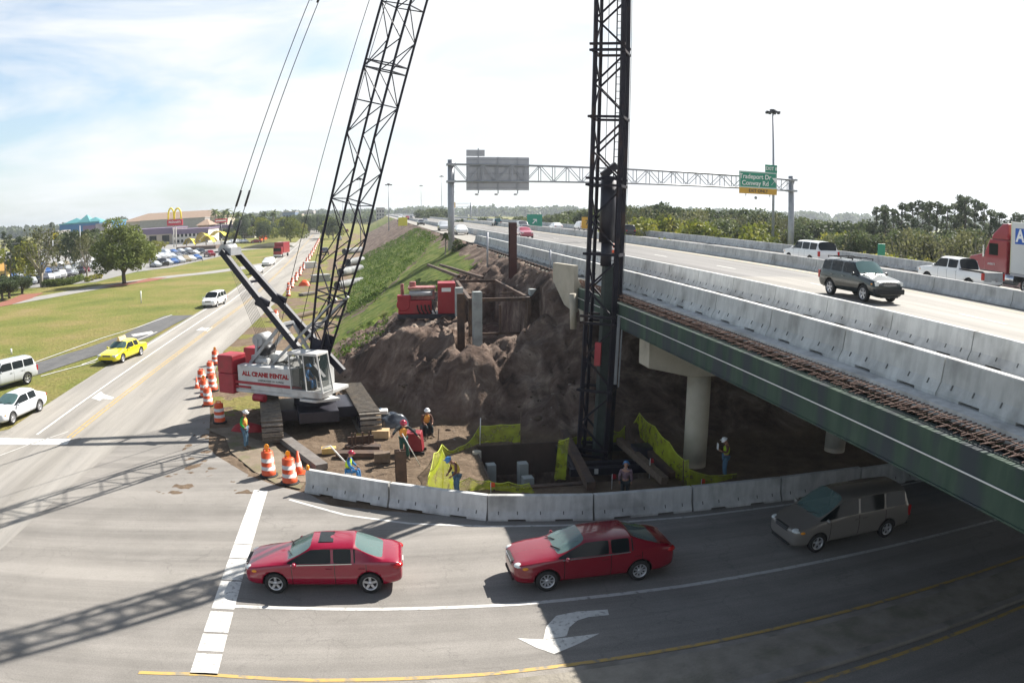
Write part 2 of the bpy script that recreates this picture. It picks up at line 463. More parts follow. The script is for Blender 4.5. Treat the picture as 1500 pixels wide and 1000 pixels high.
b = t.nodes['Principled BSDF']; b.inputs['Roughness'].default_value = 0.95; b.inputs['Specular IOR Level'].default_value = 0.15
geo = N('ShaderNodeNewGeometry')
at = N('ShaderNodeAttribute', attribute_name='kind_mask')
sp = N('ShaderNodeSeparateColor'); K(at.outputs['Color'], sp.inputs['Color'])
def nz(scale, detail=8, rough=0.6, vec=None, dist=0):
    n = N('ShaderNodeTexNoise'); n.inputs['Scale'].default_value = scale; n.inputs['Detail'].default_value = detail; n.inputs['Roughness'].default_value = rough; n.inputs['Distortion'].default_value = dist
    K(vec or geo.outputs['Position'], n.inputs['Vector']); return n
def ramp(inp, stops):
    r = N('ShaderNodeValToRGB'); e = r.color_ramp.elements
    while len(e) < len(stops): e.new(0.5)
    for q, (p, c) in zip(e, stops): q.position = p; q.color = (*c, 1)
    K(inp, r.inputs['Fac']); return r
def mixc(f, a, c):
    m = N('ShaderNodeMixRGB'); K(f, m.inputs['Fac'])
    K(a, m.inputs['Color1']); K(c, m.inputs['Color2']); return m
grass = ramp(nz(0.09, 9, 0.65).outputs['Fac'], [(0.30, (0.12, 0.15, 0.035)), (0.46, (0.19, 0.20, 0.05)), (0.58, (0.25, 0.215, 0.075)), (0.72, (0.30, 0.235, 0.11))])
fine = ramp(nz(3.0, 9, 0.7).outputs['Fac'], [(0.3, (0.62, 0.62, 0.62)), (0.7, (1.2, 1.2, 1.2))])
g2 = N('ShaderNodeMixRGB', blend_type='MULTIPLY'); g2.inputs['Fac'].default_value = 1; K(grass.outputs['Color'], g2.inputs['Color1']); K(fine.outputs['Color'], g2.inputs['Color2'])
lush = ramp(nz(0.9, 9, 0.7).outputs['Fac'], [(0.32, (0.045, 0.070, 0.014)), (0.47, (0.10, 0.145, 0.024)), (0.58, (0.17, 0.19, 0.045)), (0.68, (0.19, 0.145, 0.075))])
dirtc = ramp(nz(0.55, 10, 0.68, dist=0.6).outputs['Fac'], [(0.32, (0.048, 0.034, 0.028)), (0.44, (0.118, 0.082, 0.066)), (0.55, (0.205, 0.150, 0.120)), (0.66, (0.35, 0.28, 0.225))])
# flat ground is paler and drier than the fresh cut
sn = N('ShaderNodeSeparateXYZ'); K(geo.outputs['True Normal'], sn.inputs[0])
spz = N('ShaderNodeSeparateXYZ'); K(geo.outputs['Position'], spz.inputs[0])
dry = ramp(nz(1.1, 9, 0.7).outputs['Fac'], [(0.3, (0.125, 0.088, 0.06)), (0.55, (0.205, 0.150, 0.105)), (0.75, (0.28, 0.215, 0.155))])
lo = N('ShaderNodeMapRange'); lo.inputs['From Min'].default_value = 0.5; lo.inputs['From Max'].default_value = 0.08; K(spz.outputs['Z'], lo.inputs['Value'])
lo2 = N('ShaderNodeMapRange'); lo2.inputs['From Min'].default_value = -0.8; lo2.inputs['From Max'].default_value = -0.2; K(spz.outputs['Z'], lo2.inputs['Value'])
lom = N('ShaderNodeMath', operation='MULTIPLY'); K(lo.outputs[0], lom.inputs[0]); K(lo2.outputs[0], lom.inputs[1])
dd = mixc(lom.outputs[0], dirtc.outputs['Color'], dry.outputs['Color'])
gg = mixc(sp.outputs['Green'], g2.outputs['Color'], lush.outputs['Color'])
# break the dirt edge with noise
dn = N('ShaderNodeMath', operation='MULTIPLY_ADD'); K(nz(1.4, 8, 0.7).outputs['Fac'], dn.inputs[0]); dn.inputs[1].default_value = 1.2; dn.inputs[2].default_value = -0.6
ds = N('ShaderNodeMath', operation='ADD'); K(sp.outputs['Red'], ds.inputs[0]); K(dn.outputs[0], ds.inputs[1])
dr = ramp(ds.outputs[0], [(0.42, (0, 0, 0)), (0.58, (1, 1, 1))])
fc = mixc(dr.outputs['Color'], gg.outputs['Color'], dd.outputs['Color'])
K(fc.outputs['Color'], b.inputs['Base Color'])
bp = N('ShaderNodeBump'); bp.inputs['Strength'].default_value = 1.0; bp.inputs['Distance'].default_value = 0.30
K(nz(2.6, 10, 0.72).outputs['Fac'], bp.inputs['Height']); K(bp.outputs['Normal'], b.inputs['Normal'])
me.materials.append(M_ground)
ground = bpy.data.objects.new('ground', me); COL.objects.link(ground); ground['kind'] = 'structure'

# ------------------------------------------------------------------ roads on the ground
def bend(t, s):                       # the left road swings a little to the left far away
    return t - max(0, s - 95) ** 1.15 * 0.022
def road_line(t, s0, s1, n=40):
    return [(bend(t, s0 + (s1 - s0) * (i / n) ** 1.6), s0 + (s1 - s0) * (i / n) ** 1.6) for i in range(n + 1)]
isect = [(-400, 33.6), (-21.5, 34.0), (-21.5, 37.0), (-12.0, 47.0), (-10.4, 45.0), (-9.3, 40.0), (-8.2, 34.2), (-7.6, 33.0), (-5.6, 30.2), (-4.2, 28.8), (-2.9, 27.9), (-2.0, 26.6), (2.0, 25.2), (8, 24.9), (14, 25.2), (200, 33.0), (200, -14), (-400, -14)]
sheet('road', isect, -0.008, M_asph)
def ribbon(name, rows, z, m):
    mb = MB(); k = len(rows)
    mb.add([(a_, s_, z) for a_, b_, s_ in rows] + [(b_, s_, z) for a_, b_, s_ in rows], [(i, k + i, k + i + 1, i + 1) for i in range(k - 1)])
    o = mb.build(name, m); o['kind'] = 'structure'; return o
p1, p2 = P(183, 645), P(0, 805)
_rr = [(34.5, -14.2), (36, -12.9), (38, -11.0), (40, -9.3), (46, -10.8), (60, -12.4)]
rows = [(-20.9, x_, s_) for s_, x_ in _rr] + [(bend(-20.6, s_), bend(-12.3, s_), s_) for s_ in [64 + (1500 - 64) * (i / 50) ** 1.7 for i in range(51)]]
ribbon('road', rows, 0.0, M_asph2)
sheet('road', [(-60, 20), (p2.x, p2.y), (p1.x, p1.y), (-14.2, 34.49), (-20.9, 34.49), (-60, 34.2)], 0.0, M_asph2)
# service lane that splits off at the left, and the drive past the oak
svc = [(P(*q)) for q in [(0, 558), (50, 541), (100, 525), (150, 510), (200, 492), (235, 474), (262, 462)]]
mb = MB(); strip_mb(mb, [svc[0] + (svc[0] - svc[1]) * 3] + svc, 3.6, 0.008); o = mb.build('road', M_asph3); o['kind'] = 'structure'
path = [P(*q) for q in [(-40, 452), (20, 443), (60, 436), (110, 427), (150, 420), (200, 412), (250, 405), (300, 400), (345, 394), (400, 385)]]
mb = MB(); strip_mb(mb, path, 5.2, 0.004); o = mb.build('path', pm('path_asphalt', (0.24, 0.23, 0.22), (0.31, 0.295, 0.275), .5, .9, coords='World')); o['kind'] = 'structure'
mb = MB(); strip_mb(mb, [P(*q) for q in [(300, 371), (350, 366), (400, 362), (440, 355)]], 8, 0.006); o = mb.build('road', M_asph2); o['kind'] = 'structure'
lot = [(P(*q).x, P(*q).y) for q in [(-60, 425), (60, 421), (140, 413), (200, 398), (250, 392), (330, 374), (345, 360), (300, 345), (200, 350), (60, 365), (-60, 375)]]
sheet('parking_lot', lot, 0.006, pm('lot_asphalt', (0.20, 0.195, 0.19), (0.27, 0.26, 0.25), .4, .9, coords='World'))
# white painted lines
mb = MB()
zp = 0.004
strip_mb(mb, road_line(-18.55, 36.5, 320), 0.16, zp + .006)
strip_mb(mb, [(-20.2, 62)] + road_line(-20.2, 66, 400), 0.14, zp + .006)
for q in ([(120, 534), (140, 527), (180, 507), (230, 486)], [(60, 551), (100, 540), (140, 530)], [(50, 531), (100, 513), (150, 495), (200, 480), (252, 461)]):
    strip_mb(mb, [P(*k) for k in q], 0.16, 0.014)
mb.add([(P(*q).x, P(*q).y, zp + .006) for q in [(-60, 640), (-60, 651), (98, 651), (104, 643)]], [(0, 1, 2, 3)])
strip_mb(mb, [P(*k) for k in [(-40, 682), (40, 652), (100, 632)]], 0.07, zp + .006)
# left arrow on the left road
mb.add([(P(*q).x, P(*q).y, zp + .006) for q in [(134, 583), (148, 573), (152, 577), (167, 582), (163, 585), (150, 584), (146, 587)]], [(0, 1, 2, 6), (2, 3, 4, 5, 6)])
mb.add([(P(*q).x, P(*q).y, zp + .006) for q in [(287, 484), (296, 479), (300, 481), (312, 479), (304, 486), (298, 484)]], [(0, 1, 2, 5), (2, 3, 4, 5)])
mb.add([(P(*q).x, P(*q).y, .014) for q in [(192, 490), (222, 485), (226, 488), (196, 493)]], [(0, 1, 2, 3)])
# near stop bar
_q = [Vector((P(*q).x, P(*q).y, 0.0)) for q in [(372, 717), (392, 719), (318, 990), (278, 986)]]
_cut = [0, .395, .40, .48, .486, .60, .606, .74, .752, .84, .848, .915, .925, 1]
for _i in range(0, len(_cut), 2): mb.add([_q[0].lerp(_q[3], _cut[_i]), _q[1].lerp(_q[2], _cut[_i] - .004), _q[1].lerp(_q[2], _cut[_i + 1] - .004), _q[0].lerp(_q[3], _cut[_i + 1])], [(0, 1, 2, 3)])
o = mb.build('road_marking', M_paint); o['kind'] = 'structure'
mb = MB()
strip_mb(mb, [(-4.4, 18.95), (-0.2, 18.62), (3.5, 18.40), (8.3, 18.36), (13.1, 18.46), (24, 18.7), (90, 20)], 0.17, 0.0)
strip_mb(mb, [(-3.6, 27.3), (-1.4, 25.6), (0.85, 24.6), (3.6, 23.95), (6.6, 23.5), (10.5, 23.25), (16, 23.2), (60, 25)], 0.14, 0.0)
o = mb.build('road_marking', M_paintf); o['kind'] = 'structure'
mb = MB()
for dt in (-0.14, 0.14): strip_mb(mb, [(-16.3 + dt, 36)] + road_line(-16.2 + dt, 60, 420), 0.11, zp + .006)
strip_mb(mb, [(-6.4, 15.4), (-4.68, 15.45), (-2, 15.22), (2.2, 15.1), (8, 15.2), (20, 15.6), (60, 16.5)], 0.14, 0.0)
strip_mb(mb, [(-4, 12.6), (9.2, 12.6), (17.5, 13.0), (60, 14)], 0.14, 0.0)
o = mb.build('road_marking', M_painty); o['kind'] = 'structure'
# turn arrow in the near lane (head and curled tail)
mb = MB()
arrow_head = [(758, 934), (800, 936), (838, 932), (878, 927), (848, 942), (812, 957), (786, 948)]
mb.add([(P(*q).x, P(*q).y, 0.0) for q in arrow_head], [tuple(range(7))])
outer = [(796, 936), (800, 917), (815, 901), (845, 895), (890, 892)]
inner = [(830, 931), (834, 918), (846, 908), (862, 903), (892, 900)]
mb.add([(P(*q).x, P(*q).y, 0.0) for q in outer + inner], [(i, i + 1, 6 + i, 5 + i) for i in range(4)])
o = mb.build('road_marking', M_paint); o['kind'] = 'structure'
# raised median island with kerbs
isl = [(-4.0, 14.7), (-2.5, 14.95), (2, 14.85), (8, 14.95), (20, 15.35), (60, 16.2), (60, 14.3), (20, 13.35), (8, 12.9), (-2, 12.9), (-4.0, 13.4)]
mb = MB(); mb.prism([(x, y, -0.02) for x, y in isl], (0, 0, 0), (0, 0, 0.13)); o = mb.build('kerb', pm('kerb_dirty', (0.21, 0.19, 0.165), (0.29, 0.265, 0.235), 1.3, .95, .4, c3=(0.13, 0.115, 0.095), scale3=1.0, coords='World', bscale=18), bevel=0.03); o['kind'] = 'structure'
sheet('traffic_island', [(x * 1.0, 14.1 + (y - 14.1) * 0.72) for x, y in isl], 0.116, pm('island_dirt', (0.20, 0.18, 0.15), (0.30, 0.27, 0.225), 1.5, .95, .6, c3=(0.13, 0.12, 0.08), scale3=.8, coords='World', bscale=12))

# ------------------------------------------------------------------ highway
HY1 = 3200
def hbend(s): return 0.0
sheet('highway', [(14.0, 39.4), (28.3, 39.4), (28.3, HY1), (14.0, HY1)], ZH, M_hwy)
sheet('highway', [(28.3, 39.4), (39.0, 39.4), (52.0, HY1), (28.3, HY1)], ZH, M_hwy)
sheet('highway', [(10.6, 39.4), (14.0, 39.4), (14.0, HY1), (10.6, HY1)], ZH - .01, pm('shoulder', (0.23, 0.215, 0.19), (0.30, 0.28, 0.25), 1, .9, coords='World'))
mb = MB()
for k in range(-4, 60):
    s0 = 45.0 + 12.2 * k
    strip_mb(mb, [(22.8, s0), (22.8, s0 + 2.9)], 0.15, ZH + .008)
    strip_mb(mb, [(19.0, s0 + 4), (19.0, s0 + 6.9)], 0.13, ZH + .008) if s0 > 60 else None
    strip_mb(mb, [(33.4, s0 + 2), (33.4, s0 + 4.9)], 0.15, ZH + .008)
strip_mb(mb, [(16.6, -20), (16.6, 1500)], 0.14, ZH + .008)
o = mb.build('road_marking', M_paint); o['kind'] = 'structure'
mb = MB()
strip_mb(mb, [(26.9, -20), (26.9, 1500)], 0.14, ZH + .008)
o = mb.build('road_marking', pm('paint_yellow_pale', (0.55, 0.47, 0.27), (0.48, 0.42, 0.28), 2, .8, coords='World')); o['kind'] = 'structure'
sheet('highway', [(27.05, 39.5), (28.2, 39.5), (28.2, HY1), (27.05, HY1)], ZH + .004, pm('shoulder_pale', (0.40, 0.36, 0.29), (0.46, 0.42, 0.35), 1, .9, coords='World'))
ORD = ['first', 'second', 'third', 'fourth', 'fifth', 'sixth', 'seventh', 'eighth', 'ninth', 'tenth', 'eleventh', 'twelfth', 'thirteenth', 'fourteenth', 'fifteenth', 'sixteenth', 'seventeenth', 'eighteenth', 'nineteenth', 'twentieth']
def text_obj(txt, size, m, parent=None, name='lettering', mat=None, extrude=0.004, align='CENTER', bold=0.0, sx=1.0):
    cu = bpy.data.curves.new('txt', 'FONT')
    cu.body = txt; cu.size = size; cu.extrude = extrude; cu.align_x = align; cu.align_y = 'CENTER'; cu.offset = bold
    ob = bpy.data.objects.new('txt', cu); COL.objects.link(ob)
    dg = bpy.context.evaluated_depsgraph_get(); dg.update()
    me = bpy.data.meshes.new_from_object(ob.evaluated_get(dg))
    bpy.data.objects.remove(ob)
    T = (mat or Matrix.Identity(4)) @ Matrix.Diagonal((sx, 1, 1, 1))
    me.transform(T); me.name = name
    me.materials.clear(); me.materials.append(m)
    o = bpy.data.objects.new(name, me); COL.objects.link(o)
    if parent is not None: o.parent = parent
    return o
def face_y(x, y, z, s=-1):           # text standing upright, read from -Y (s=-1)
    return Matrix.Translation((x, y, z)) @ (Matrix.Rotation(R(90), 4, 'X') if s < 0 else Matrix.Rotation(R(180), 4, 'Z') @ Matrix.Rotation(R(90), 4, 'X'))

# ------------------------------------------------------------------ bridge
BS0, BS1 = -34, 39.4
bridge = empty('highway_bridge', (10.6, 28.5, 0), 0, 'green steel girder highway overpass with its sawn edge and rusty rebar over the cross street', 'bridge')
def bpart(mb, name, m, bevel=0, label=None):
    o = mb.build(name, m, bridge, bevel); o.location = (-10.6, -28.5, 0)
    if label: o['label'] = label
    return o
mb = MB(); mb.box(10.62, 15.2, BS0, BS1, ZH - .23, ZH); bpart(mb, 'deck_edge', M_conc)
mb = MB(); mb.box(15.2, 40.5, BS0, BS1, ZH - .23, ZH + .002); bpart(mb, 'deck', M_deckc)
def girder(mb, x, h=0.98, z1=6.74, y1=BS1 - .3, sides=(-1, 1)):
    mb.box(x - .2, x + .2, BS0, y1, z1 - .035, z1)
    mb.box(x - .012, x + .012, BS0 + .01, y1 - .01, z1 - h + .036, z1 - .036)
    mb.box(x - .23, x + .23, BS0, y1, z1 - h, z1 - h + .035)
    for k in range(40):
        y = BS0 + 2 + k * 1.9
        if y < y1 - .3: mb.box(x + .013, x + .17, y, y + .016, z1 - h + .037, z1 - .037)
mb = MB(); mb.box(10.02, 10.045, BS0, BS1 - .3, 5.70, 6.64); mb.box(10.012, 10.42, BS0, BS1 - .3, 6.641, 6.67); mb.box(9.985, 10.42, BS0, BS1 - .3, 5.66, 5.699); bpart(mb, 'girder', M_greeng, label='outer green girder with dark stains and a pale line along its web')
for x in (13.0, 15.8, 18.6, 21.4, 24.2, 27.0, 29.8, 32.6, 35.4, 38.2):
    mb = MB(); girder(mb, x, 1.05, 6.765); bpart(mb, 'girder', M_greeng)
mb = MB()
rnd = random.Random(3)
y = BS0 + 1
while y < 38.8:
    for z, ln in ((6.93, .46), (6.80, .54)):
        a = rnd.uniform(-.05, .05); l2 = ln * rnd.uniform(.8, 1.12)
        mb.bar((10.63, y, z), (10.62 - l2, y + a, z + rnd.uniform(-.07, .02)), .02, m=0)
    y += 0.145 + rnd.uniform(-.02, .02)
for z, x in ((6.91, 10.45), (6.785, 10.3)): mb.bar((x, 4, z), (x, 38.9, z), .02)
bpart(mb, 'rebar', M_rebar)
mb = MB(); mb.box(9.985, 10.005, BS0 + 5, 38.6, 6.17, 6.198); bpart(mb, 'girder_rail', M_white)
for k in range(14):
    pass
# pier: cap and round columns
mb = MB()
mb.prism([(10.5, 28.0, 5.55), (39, 28.0, 5.55), (39, 28.0, 4.3), (36.6, 28.0, 4.02), (12.4, 28.0, 3.95), (10.5, 28.0, 4.40)], (0, 0, 0), (0, 1.15, 0))
bpart(mb, 'pier_cap', M_concw, .02)
mb = MB()
for x in (13.0, 20.3, 27.6, 34.9):
    mb = MB(); mb.tube([(x, 28.58, -.4), (x, 28.58, 4.02)], .5, 24); bpart(mb, 'column', M_concw)
mb = MB(); mb.box(10.7, 39.2, 39.42, 40.1, 2.5, 6.99); mb.box(10.7, 39.2, 38.5, 39.41, 2.5, 5.6); bpart(mb, 'abutment', M_concw)
mb = MB(); mb.box(11, 39, -3.2, -2.0, 4.4, 5.55); bpart(mb, 'pier_cap', M_concw)
mb = MB(); mb.box(11, 39, BS0, BS0 + .6, -1, 6.5); bpart(mb, 'abutment', M_concw)
for x in (13, 20.3, 27.6, 34.9): mb = MB(); mb.tube([(x, -2.6, -.4), (x, -2.6, 4.39)], .5, 16); bpart(mb, 'column', M_concw)
# end of the cut parapet beside the mast
mb = MB()
A, B = Vector((9.15, 38.9, 0)), Vector((9.78, 36.95, 0))
nrm = Vector((B.y - A.y, -(B.x - A.x), 0)).normalized() * -0.24
mb.prism([A + Vector((0, 0, 7.82)), B + Vector((0, 0, 7.80)), B + Vector((0, 0, 5.45)), B.lerp(A, .45) + Vector((0, 0, 5.75)), A + Vector((0, 0, 6.9))], (0, 0, 0), nrm)
q = nrm * 1.0
mb.prism([B + q + Vector((0, 0, 7.1)), B + q * 2.0 + Vector((0, 0, 6.75)), B + q * 2.0 + Vector((0, 0, 6.5)), B + q + Vector((0, 0, 6.5))], (0, 0, 0), (A - B))
o = mb.build('parapet_wall', M_concw, bevel=.015)
tag(o, 'pale cut off piece of concrete parapet standing over the dirt left of the dark mast', 'wall')
mb = MB(); mb.tube([(9.65, 36.5, 4.7), (9.6, 36.5, 6.45)], .17, 12); o = mb.build('concrete_post', M_concw)
tag(o, 'short round pale post in front of the cut parapet piece', 'post')
# steel sheeting under the barrier row left of the bridge
mb = MB()
y = 40.2; k = 0
while y < 83:
    mb.box(10.46 + .06 * (k % 2), 10.56 + .06 * (k % 2), y, y + .5, 6.0, 7.0); y += .5; k += 1
o = mb.build('sheet_pile_wall', M_rust); tag(o, 'dark corrugated steel sheeting under the barriers above the dirt slope', 'retaining wall')
rnd = random.Random(5)
y = 41
while y < 83:
    mb = MB(); h = rnd.uniform(.4, .55); mb.box(-.07, .07, -.18, .18, 0, h)
    o = mb.build('concrete_block', M_concw, None, .01, loc=(10.34, y, 6.86 - h)); tag(o, 'pale block in the row at the foot of the dark steel sheeting', 'block', 'pale blocks under the dark sheeting'); y += 1.1

# ------------------------------------------------------------------ precast barriers
M_bslot = pm('barrier_slot', (0.09, 0.09, 0.09), (0.14, 0.14, 0.13), 8, .9)
def barrier_mesh(ln=3.64, h=0.81, slots=True, m=M_conc):
    mb = MB()
    pr = [(-.305, 0), (-.305, .075), (-.18, .30), (-.115, h - .02), (-.095, h), (.095, h), (.115, h - .02), (.18, .30), (.305, .075), (.305, 0)]
    up = [(-.305, .065), (-.305, .075), (-.18, .30), (-.115, h - .02), (-.095, h), (.095, h), (.115, h - .02), (.18, .30), (.305, .075), (.305, .065)]
    nt_ = [(-.5 * ln, 0), (-.31 * ln, 0), (-.31 * ln, 1), (-.14 * ln, 1), (-.14 * ln, 0), (.14 * ln, 0), (.14 * ln, 1), (.31 * ln, 1), (.31 * ln, 0), (.5 * ln, 0)] if slots else [(-.5 * ln, 0), (.5 * ln, 0)]
    rings = [[(x, a, b_) for a, b_ in (up if f else pr)] for x, f in nt_]
    mb.loft(rings, 0, smooth=False)
    if slots:
        for x in (-.4 * ln, -.22 * ln, 0, .22 * ln, .4 * ln):
            for sy in (-1, 1): mb.bar((x, sy * .245, .20), (x, sy * .190, .30), .035, .012, 1)
    return mb.mesh('barrier', [m, M_bslot])
BM = barrier_mesh()
BM6 = barrier_mesh(6.05, .82, False)
def place_barrier(x, y, z, rz, label, group, me=BM, name='concrete_barrier'):
    o = bpy.data.objects.new(name, me); COL.objects.link(o); o.location = (x, y, z); o.rotation_euler = (0, 0, rz)
    tag(o, label, 'barrier', group); return o
rnd = random.Random(11)
# kerbside row between the site and the cross street
jp = [P(*q) for q in [(445, 721), (568, 743), (713, 763), (870, 762), (1015, 749), (1145, 734), (1262, 717)]]
jp = [Vector((-3.20, 27.35, 0)), Vector((-.02, 25.62, 0))] and jp
for i in range(6):
    a, b2 = jp[i], jp[i + 1]
    d = (b2 - a).normalized(); nn = Vector((-d.y, d.x, 0))
    c = (a + b2) / 2 + nn * .305
    o = place_barrier(c.x, c.y, 0.0, math.atan2(d.y, d.x), '%s grey concrete barrier of the curved street row, counted from the orange drums' % ORD[i], 'barriers along the cross street')
    o.scale = ((b2 - a).length / 3.64 - .022, 1, 1.08)
d = (jp[6] - jp[5]).normalized()
for i in range(3):
    c = jp[6] + d * (1.85 + i * 3.7) + Vector((-d.y, d.x, 0)) * .305
    place_barrier(c.x, c.y, 0.0, math.atan2(d.y, d.x), '%s grey concrete barrier of the street row, in the dark under the bridge' % ORD[6 + i], 'barriers along the cross street')
S0 = 3.88
for i in range(-4, 19):
    y = 13.9 + S0 * i - S0 / 2 * 0
    pos = 'right of the mast' if y < 31 else 'left of the mast'
    n = int(round((31 - y) / S0)) if y < 31 else int((y - 31) / S0)
    o = place_barrier(11.4, y, ZH + .002, R(90) + rnd.uniform(-.004, .004), '%s concrete barrier %s in the front row at the bridge edge' % (ORD[min(max(n, 0), 19)], pos), 'front row of barriers on the highway edge')
    o.scale = (3.86 / 3.66, 1, 1)
for i in range(-4, 56):
    y = 13.0 + 3.75 * i
    pos = 'right of the mast' if y < 34 else 'left of the mast'
    n = int(round((34 - y) / 3.75)) if y < 34 else int((y - 34) / 3.75)
    lb = '%s concrete barrier %s in the second row beside the highway lanes' % (ORD[max(n, 0)], pos) if n < 20 else 'distant concrete barrier in the second row far up the highway'
    o = place_barrier(15.2, y, ZH + .004, R(90) + rnd.uniform(-.004, .004), lb, 'second row of barriers beside the lanes')
    o.scale = (3.73 / 3.66, 1, 1)
for i in range(-1, 42):
    y = 10 + 6.1 * i
    lb = '%s long median barrier from the right, under the %s' % (ORD[min(max(i, 0), 19)], 'pickup and lorry' if i < 6 else 'far traffic') if i < 12 else 'plain median barrier far up the highway'
    place_barrier(28.4, y, ZH + .01, R(90), lb, 'median barriers', BM6)
for i in range(0, 50):
    y = 24 + 3.7 * i
    lb = '%s concrete barrier from the lorry in the row along the trees' % ORD[i] if i < 20 else 'distant concrete barrier in the row along the trees'
    place_barrier(39.0 + max(0, y - 40) * .006, y, ZH + .004, R(90), lb, 'barriers along the far side of the highway')
for nm, x, y0, y1, lb in (('barrier_wall', 15.2, 222, 1600, 'low continuous concrete wall along the near side of the distant highway'), ('barrier_wall', 28.4, 264, 1600, 'low continuous median wall of the distant highway'), ('barrier_wall', 41, 210, 1600, 'low continuous concrete wall along the trees of the distant highway')):
    mb = MB(); mb.loft([[(x + a * 1, yy, ZH + b_) for a, b_ in ((-.3, 0), (-.12, .81), (.12, .81), (.3, 0))] for yy in (y0, y1)], smooth=False)
    o = mb.build(nm, M_conc); tag(o, lb, 'barrier')

# ------------------------------------------------------------------ sign gantry over the highway
GS = 88.0
gl = PS(661, 372, GS); gr = PS(1158, 362, GS)
gan = empty('sign_gantry', (gl.x, GS, 5.4), 0, 'long grey truss gantry with sign panels spanning the whole highway', 'gantry')
def gpart(mb, name, m, label=None, bevel=0):
    o = mb.build(name, m, gan, bevel); o.location = (-gl.x, -GS, -5.4)
    if label: o['label'] = label
    return o
zt, zb = PS(661, 241, GS).z, PS(661, 266, GS).z
zt2, zb2 = PS(1150, 262, GS).z - .1, PS(1150, 278, GS).z - .1
mb = MB(); mb.tube([(gl.x, GS, 3.5), (gl.x, GS, PS(661, 234, GS).z)], .38, 14); gpart(mb, 'post', M_galv)
mb = MB(); mb.tube([(gr.x, GS, 1.5), (gr.x, GS, PS(1158, 258, GS).z)], .42, 14); gpart(mb, 'post', M_galv)
mb = MB()
nb = 26; xa, xb = gl.x + .3, gr.x - .3
yf, yb = GS - .65, GS + .65
def gz(k, top): return (zt + (zt2 - zt) * k / nb) if top else (zb + (zb2 - zb) * k / nb)
for yy in (yf, yb):
    for tp in (0, 1):
        mb.tube([(xa, yy, gz(0, tp)), (xb, yy, gz(nb, tp))], .085, 6)
for k in range(nb + 1):
    x = xa + (xb - xa) * k / nb
    for yy in (yf, yb):
        mb.bar((x, yy, gz(k, 0)), (x, yy, gz(k, 1)), .08)
        if k < nb:
            x2 = xa + (xb - xa) * (k + 1) / nb
            a, b2 = (0, 1) if k % 2 else (1, 0)
            mb.bar((x, yy, gz(k, a)), (x2, yy, gz(k + 1, b2)), .075)
    if k % 2 == 0:
        for tp in (0, 1): mb.bar((x, yf, gz(k, tp)), (x, yb, gz(k, tp)), .06)
gpart(mb, 'truss', M_galv)
for gx_, z in ((gl.x, zt), (gl.x, zb), (gr.x, zt2), (gr.x, zb2)): mb = MB(); mb.box(gx_ - .5, gx_ + .5, GS - .75, GS + .75, z - .12, z + .12); gpart(mb, 'bracket', M_galv)
M_signback = pm('sign_back', (0.38, 0.385, 0.42), (0.44, 0.445, 0.47), 1.5, .5, metal=.3)
def panel(x0, y0, x1, y1, s, d=.08):
    a, b2 = PS(x0, y0, s), PS(x1, y1, s)
    return a.x, b2.x, b2.z, a.z
x0, x1, z0, z1 = panel(683, 230, 775, 279, GS + .95)
mb = MB(); mb.box(x0, x1, GS + .9, GS + .96, z0, z1); 
sb = gpart(mb, 'sign_panel', M_signback, 'large bare grey back of a sign facing away', .03)
mb = MB(); xa_, xb_, za_, zb_ = panel(683, 219.5, 710, 229, GS + .95); mb.box(xa_, xb_, GS + .9, GS + .96, za_, zb_); gpart(mb, 'sign_panel', M_signback, 'small grey exit tab seen from behind', .02)
mb = MB()
for k in range(5):
    z = z0 + .3 + (z1 - z0 - .6) * k / 4; mb.box(x0 + .1, x1 - .1, GS + .84, GS + .90, z - .05, z + .05)
for k in range(3):
    x = x0 + (x1 - x0) * (k + .6) / 3.2; mb.box(x - .06, x + .06, GS + .76, GS + .84, z0 - .4, z1 + (1.0 if k == 0 else 0)); mb.bar((x, GS + .8, z0 - .35), (x, GS + 2.2, z0 - .45), .06); mb.ball((x, GS + 2.2, z0 - .45), .24, sc=(1, .7, .5))
gpart(mb, 'sign_frame', M_galv)
M_sgreen = pm('sign_green', (0.008, 0.23, 0.15), (0.01, 0.27, 0.175), 1, .45)
M_syel = pm('sign_amber', (0.62, 0.33, 0.02), (0.66, 0.36, 0.03), 1, .45)
M_swhite = pm('sign_white', (0.85, 0.85, 0.85), (0.82, 0.82, 0.82), 1, .4)
M_sblack = pm('sign_black', (0.02, 0.02, 0.02), (0.03, 0.03, 0.03), 1, .5)
ys = GS - 1.0
g0x, g1x, g0z, g1z = panel(1083, 250, 1138, 286, ys)
zm = g0z + (g1z - g0z) * .27
mb = MB(); mb.box(g0x, g1x, ys, ys + .06, zm, g1z, 0); mb.box(g0x + .06, g1x - .06, ys - .012, ys - .001, zm + .06, zm + .12, 1); mb.box(g0x + .06, g1x - .06, ys - .012, ys - .001, g1z - .12, g1z - .06, 1)
for x in (g0x + .06, g1x - .12): mb.box(x, x + .06, ys - .012, ys - .001, zm + .12, g1z - .12, 1)
sg = gpart(mb, 'sign_panel', [M_sgreen, M_swhite], 'green direction sign lettered Tradeport Dr and Conway Rd')
mb = MB(); mb.box(g0x, g1x, ys, ys + .06, g0z, zm - .01); sy = gpart(mb, 'sign_panel', M_syel, 'amber strip lettered EXIT ONLY under the green sign')
mb = MB(); ex0, ex1, ez0, ez1 = panel(1121, 245.3, 1138.5, 251.5, ys); mb.box(ex0, ex1, ys, ys + .06, g1z + .02, g1z + 1.0); se = gpart(mb, 'sign_panel', M_sgreen, 'small green exit number tab')
w_ = g1x - g0x; hh = g1z - zm
text_obj('Tradeport Dr', hh * .40, M_swhite, sg, mat=face_y(g0x + w_ * .42, ys - .02, zm + hh * .68), bold=.012)
